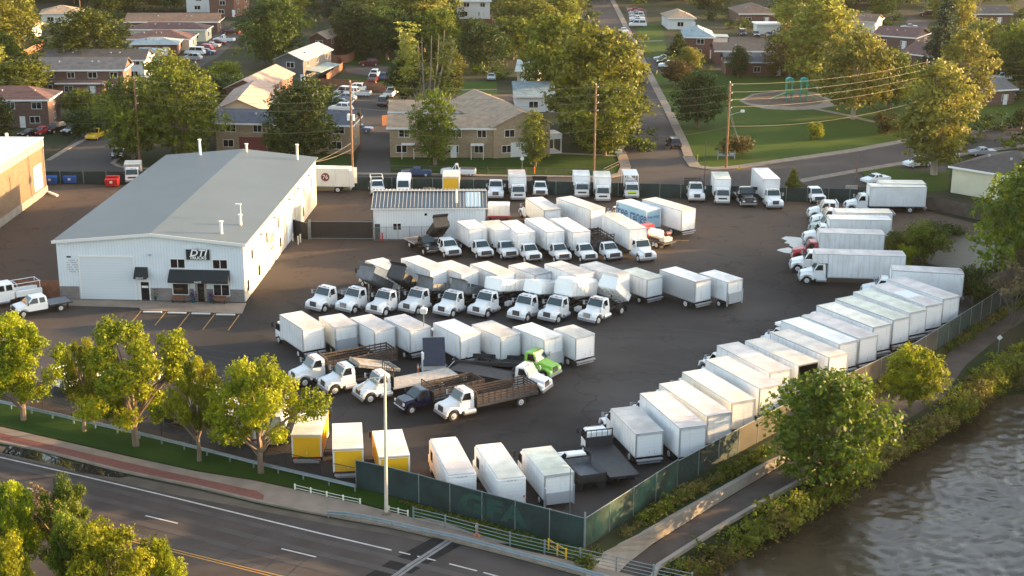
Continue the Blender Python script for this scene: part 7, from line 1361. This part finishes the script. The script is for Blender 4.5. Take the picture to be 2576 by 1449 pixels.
while cnt < 225 and len(cells) < 30000:
    cells.append(0); x = rng.uniform(-120, 2700); y = 400-(rng.random()**.75)*520
    if y < -110: continue
    g_ = G(x, y); H_ = rng.uniform(9, 17); yt = P((g_.x, g_.y, H_))[1]; sc = FOC/(g_.y*math.cos(PITCH)+HC*math.sin(PITCH)); wd = H_*rng.uniform(1.05, 1.5)*sc
    bb = (x-wd*.5, yt, x+wd*.5, y)
    if yt > 330 or any(bb[0]+wd*.17 < k[2] and bb[2]-wd*.17 > k[0] and bb[1]+7 < k[3] and y > k[1]+3 for k in keep): continue
    if any(abs(x-a_) < wd*.30 and abs(y-b_) < 9 for a_, b_ in TP) if 'TP' in globals() else False: continue
    TP = globals().setdefault('TP', []); TP.append((x, y)); v = rng.choice(['mid0', 'mid1', 'mid2', 'mid3', 'round0', 'round1', 'round2', 'tall0', 'tall2', 'oval', 'conifer', 'mid0']); lm = rng.choice(['leaf_green', 'leaf_green', 'leaf_dark', 'leaf_olive', 'leaf_olive', 'leaf_pale', 'leaf_green'])
    third = 'left' if x < 860 else ('middle' if x < 1720 else 'right'); dep = 'beyond the top edge' if y < 0 else ('in the far neighbourhood' if y < 90 else 'in the nearer neighbourhood')
    tree('%s %s, %s part' % (labs[lm] if v != 'conifer' else 'pointed conifer', dep, third), v, 'leaf_blue' if v == 'conifer' else lm, x, y, yt, wd*(.6 if v == 'conifer' else 1), rng.uniform(0, 6), group='neighbourhood trees'); cnt += 1
# trees across the river, to the right of the view, that keep the lot in shade
rng = random.Random(5)
for i in range(74):
    yy = 58+i*4.6; xx = .37*yy+27+rng.uniform(-2, 5)+(0 if yy < 225 else (yy-225)*.12); hh = rng.uniform(15.5, 19.5) if yy < 190 else rng.uniform(13, 18)
    if 119 < yy < 145: hh *= .52
    if 145 < yy < 154: hh *= .3
    if 188 < yy < 194 or 266 < yy < 290: hh *= .45
    o = empty('tree', (xx, yy, -1.2), rng.uniform(0, 6), 'tall tree of the belt on the far bank, outside the right edge of the photo', 'tree', 'tree belt on the far river bank'); v = rng.choice(['round0', 'round1', 'round2', 'mid1']); s = rng.uniform(10, 13); obj('crown', V[v][0], M['leaf_green'], o, scale=(s, s, hh)); obj('trunk', V[v][1], M['bark'], o, scale=(s, s, hh))
# ground cover on the banks
def scatter(name, label, lines, n, size, lm, seed, hgt=.5, gate=-.12):
    rng = random.Random(seed); L = [resample(l, 60) for l in lines]; lob = []
    for _ in range(n):
        i = rng.random()*58.9; k = int(i); f = i-k; a_ = L[0][k].lerp(L[0][k+1], f); b_ = L[1][k].lerp(L[1][k+1], f); p = a_.lerp(b_, rng.random()); g_ = nz.noise((p.x*.22, p.y*.22, seed*3.7))
        if g_ < gate: continue
        r = rng.uniform(.2, .62)*hgt*(.55+1.5*max(0, g_-gate)); lob.append(((p.x, p.y, p.z+r*.5), r, .9))
    me = leaf_cloud(rng, lob, n*22, size, name=name); o = obj(name, me, M[lm]); tag(o, label, None, None, 'stuff'); return o
i0 = [v+Vector((0, 0, .1)) for v in L0]; i1 = [v+Vector((-.9, .7, .1)) for v in L1]
i0 = [p+Vector((.9, -.7, 0)) for p in i0]
scatter('bank_plants', 'green weeds on the slope between the fence and the path', [i0, i1], 1700, .12, 'leaf_green', 1, 1.3); scatter('dry_grass', 'dry grass patches on the slope above the retaining wall', [i0, i1], 900, .09, 'leaf_straw', 15, .9)
L2o = [p+Vector((2.6, -1.8, -.5)) for p in L2]; L3i = [p+Vector((-.6, .4, .2)) for p in L3]
scatter('bank_plants', 'dense green shrubs along the river edge', [L2o, L3i], 2000, .16, 'leaf_olive', 2, 2.3, -.25); scatter('bank_plants', 'yellow green shrubs mixed along the river edge', [L2o[8:], L3i[7:]], 1300, .16, 'leaf_bright', 3, 2.1, -.3); scatter('bank_plants', 'dark green and brown tangled shrubs low on the river bank', [L2o, L3i], 1000, .15, 'leaf_rust', 12, 1.9); scatter('dry_grass', 'pale straw coloured grass tufts among the river shrubs', [L2o[3:], L3i[3:]], 2000, .12, 'leaf_straw', 14, 1.5, -.3)
scatter('dry_brush', 'dry brown brush at the water line', [L3i, [p+Vector((-1.6, 1.0, .6)) for p in L3i]], 700, .11, 'leaf_dry', 4, .9)
pp = [G(*K('b3', x, y)) for x, y in [(1640, 1000), (1900, 1010), (2200, 1040), (2576, 1080), (2800, 1150)]]; qq = [G(*K('b3', x, y)) for x, y in [(1640, 1120), (1900, 1060), (2200, 1090), (2576, 1120), (2800, 1250)]]
scatter('bank_plants', 'dark reeds around the pond edge', [pp, qq], 420, .13, 'leaf_dark', 5, 1.4)
pp = [G(2300, 790), G(2400, 770), G(2500, 700), G(2600, 640)]; qq = [G(2330, 900), G(2440, 830), G(2540, 760), G(2640, 700)]
scatter('bank_plants', 'scrub between the last trucks and the river path', [[G(2415, 690), G(2480, 660), G(2576, 620)], [G(2440, 760), G(2500, 730), G(2600, 690)]], 320, .13, 'leaf_olive', 6, 1.3)
scatter('weeds', 'weeds along the foot of the green screened fence', [[G(1000, 1262), G(1180, 1308), G(1465, 1385)], [G(1060, 1290), G(1200, 1326), G(1470, 1404)]], 260, .07, 'leaf_olive', 7, .35)
scatter('weeds', 'dry weeds along the back fence of the lot', [[G(120, 466), G(600, 474)], [G(125, 470), G(600, 478)]], 160, .10, 'leaf_olive', 8, .5)
def hedges(seed, n, lm):
    rng = random.Random(seed); lob = []; k = 0
    while len(lob) < n and k < 20000:
        k += 1; x = rng.uniform(-60, 2640); y = 400-(rng.random()**.8)*430
        if y < -25 or any(a_-6 < x < c_+6 and b_-2 < y < d_+4 for a_, b_, c_, d_ in keep): continue
        g_ = G(x, y); r = rng.uniform(.8, 2.2); lob += [((g_.x+rng.uniform(-2, 2), g_.y+rng.uniform(-1, 1), r*.6), r*rng.uniform(.7, 1), .8) for _ in range(2)]
    me = leaf_cloud(rng, lob, len(lob)*55, .30, name='hedges'); tag(obj('hedges', me, M[lm]), 'garden shrubs and undergrowth filling the gaps between houses and trees', None, None, 'stuff')
hedges(21, 900, 'leaf_green'); hedges(22, 900, 'leaf_dark')
# ---------------------------------------------------------------- make look-alike labels single out one thing
from collections import defaultdict
dd_ = defaultdict(list)
for o in COL.objects:
    if o.parent is None and 'label' in o and o.get('kind') is None: dd_[o['label']].append(o)
ORD = ['first', 'second', 'third', 'fourth', 'fifth', 'sixth', 'seventh', 'eighth', 'ninth', 'tenth', 'eleventh', 'twelfth', 'thirteenth', 'fourteenth', 'fifteenth', 'sixteenth', 'seventeenth', 'eighteenth', 'nineteenth', 'twentieth']
for lb, os_ in dd_.items():
    if len(os_) > 1 and 'outside' not in lb:
        os_.sort(key=lambda o: P(o.location)[0])
        for i, o in enumerate(os_): o['label'] = '%s, %s from the left' % (lb, ORD[i] if i < 20 else '%dth' % (i+1))
# ---------------------------------------------------------------- haze in the evening air
m_ = MB(); m_.box(-520, 620, -90, 900, -6, 62); hz = m_.build('haze', None); tag(hz, kind='stuff'); hm = bpy.data.materials.new('haze'); hm.use_nodes = True; n = hm.node_tree.nodes; n.remove(n["Principled BSDF"])
pv = n.new("ShaderNodeVolumePrincipled"); pv.inputs["Density"].default_value = .000030; pv.inputs["Color"].default_value = (.95, .93, .88, 1); pv.inputs["Anisotropy"].default_value = .3; hm.node_tree.links.new(pv.outputs[0], n["Material Output"].inputs["Volume"]); hz.data.materials.append(hm)
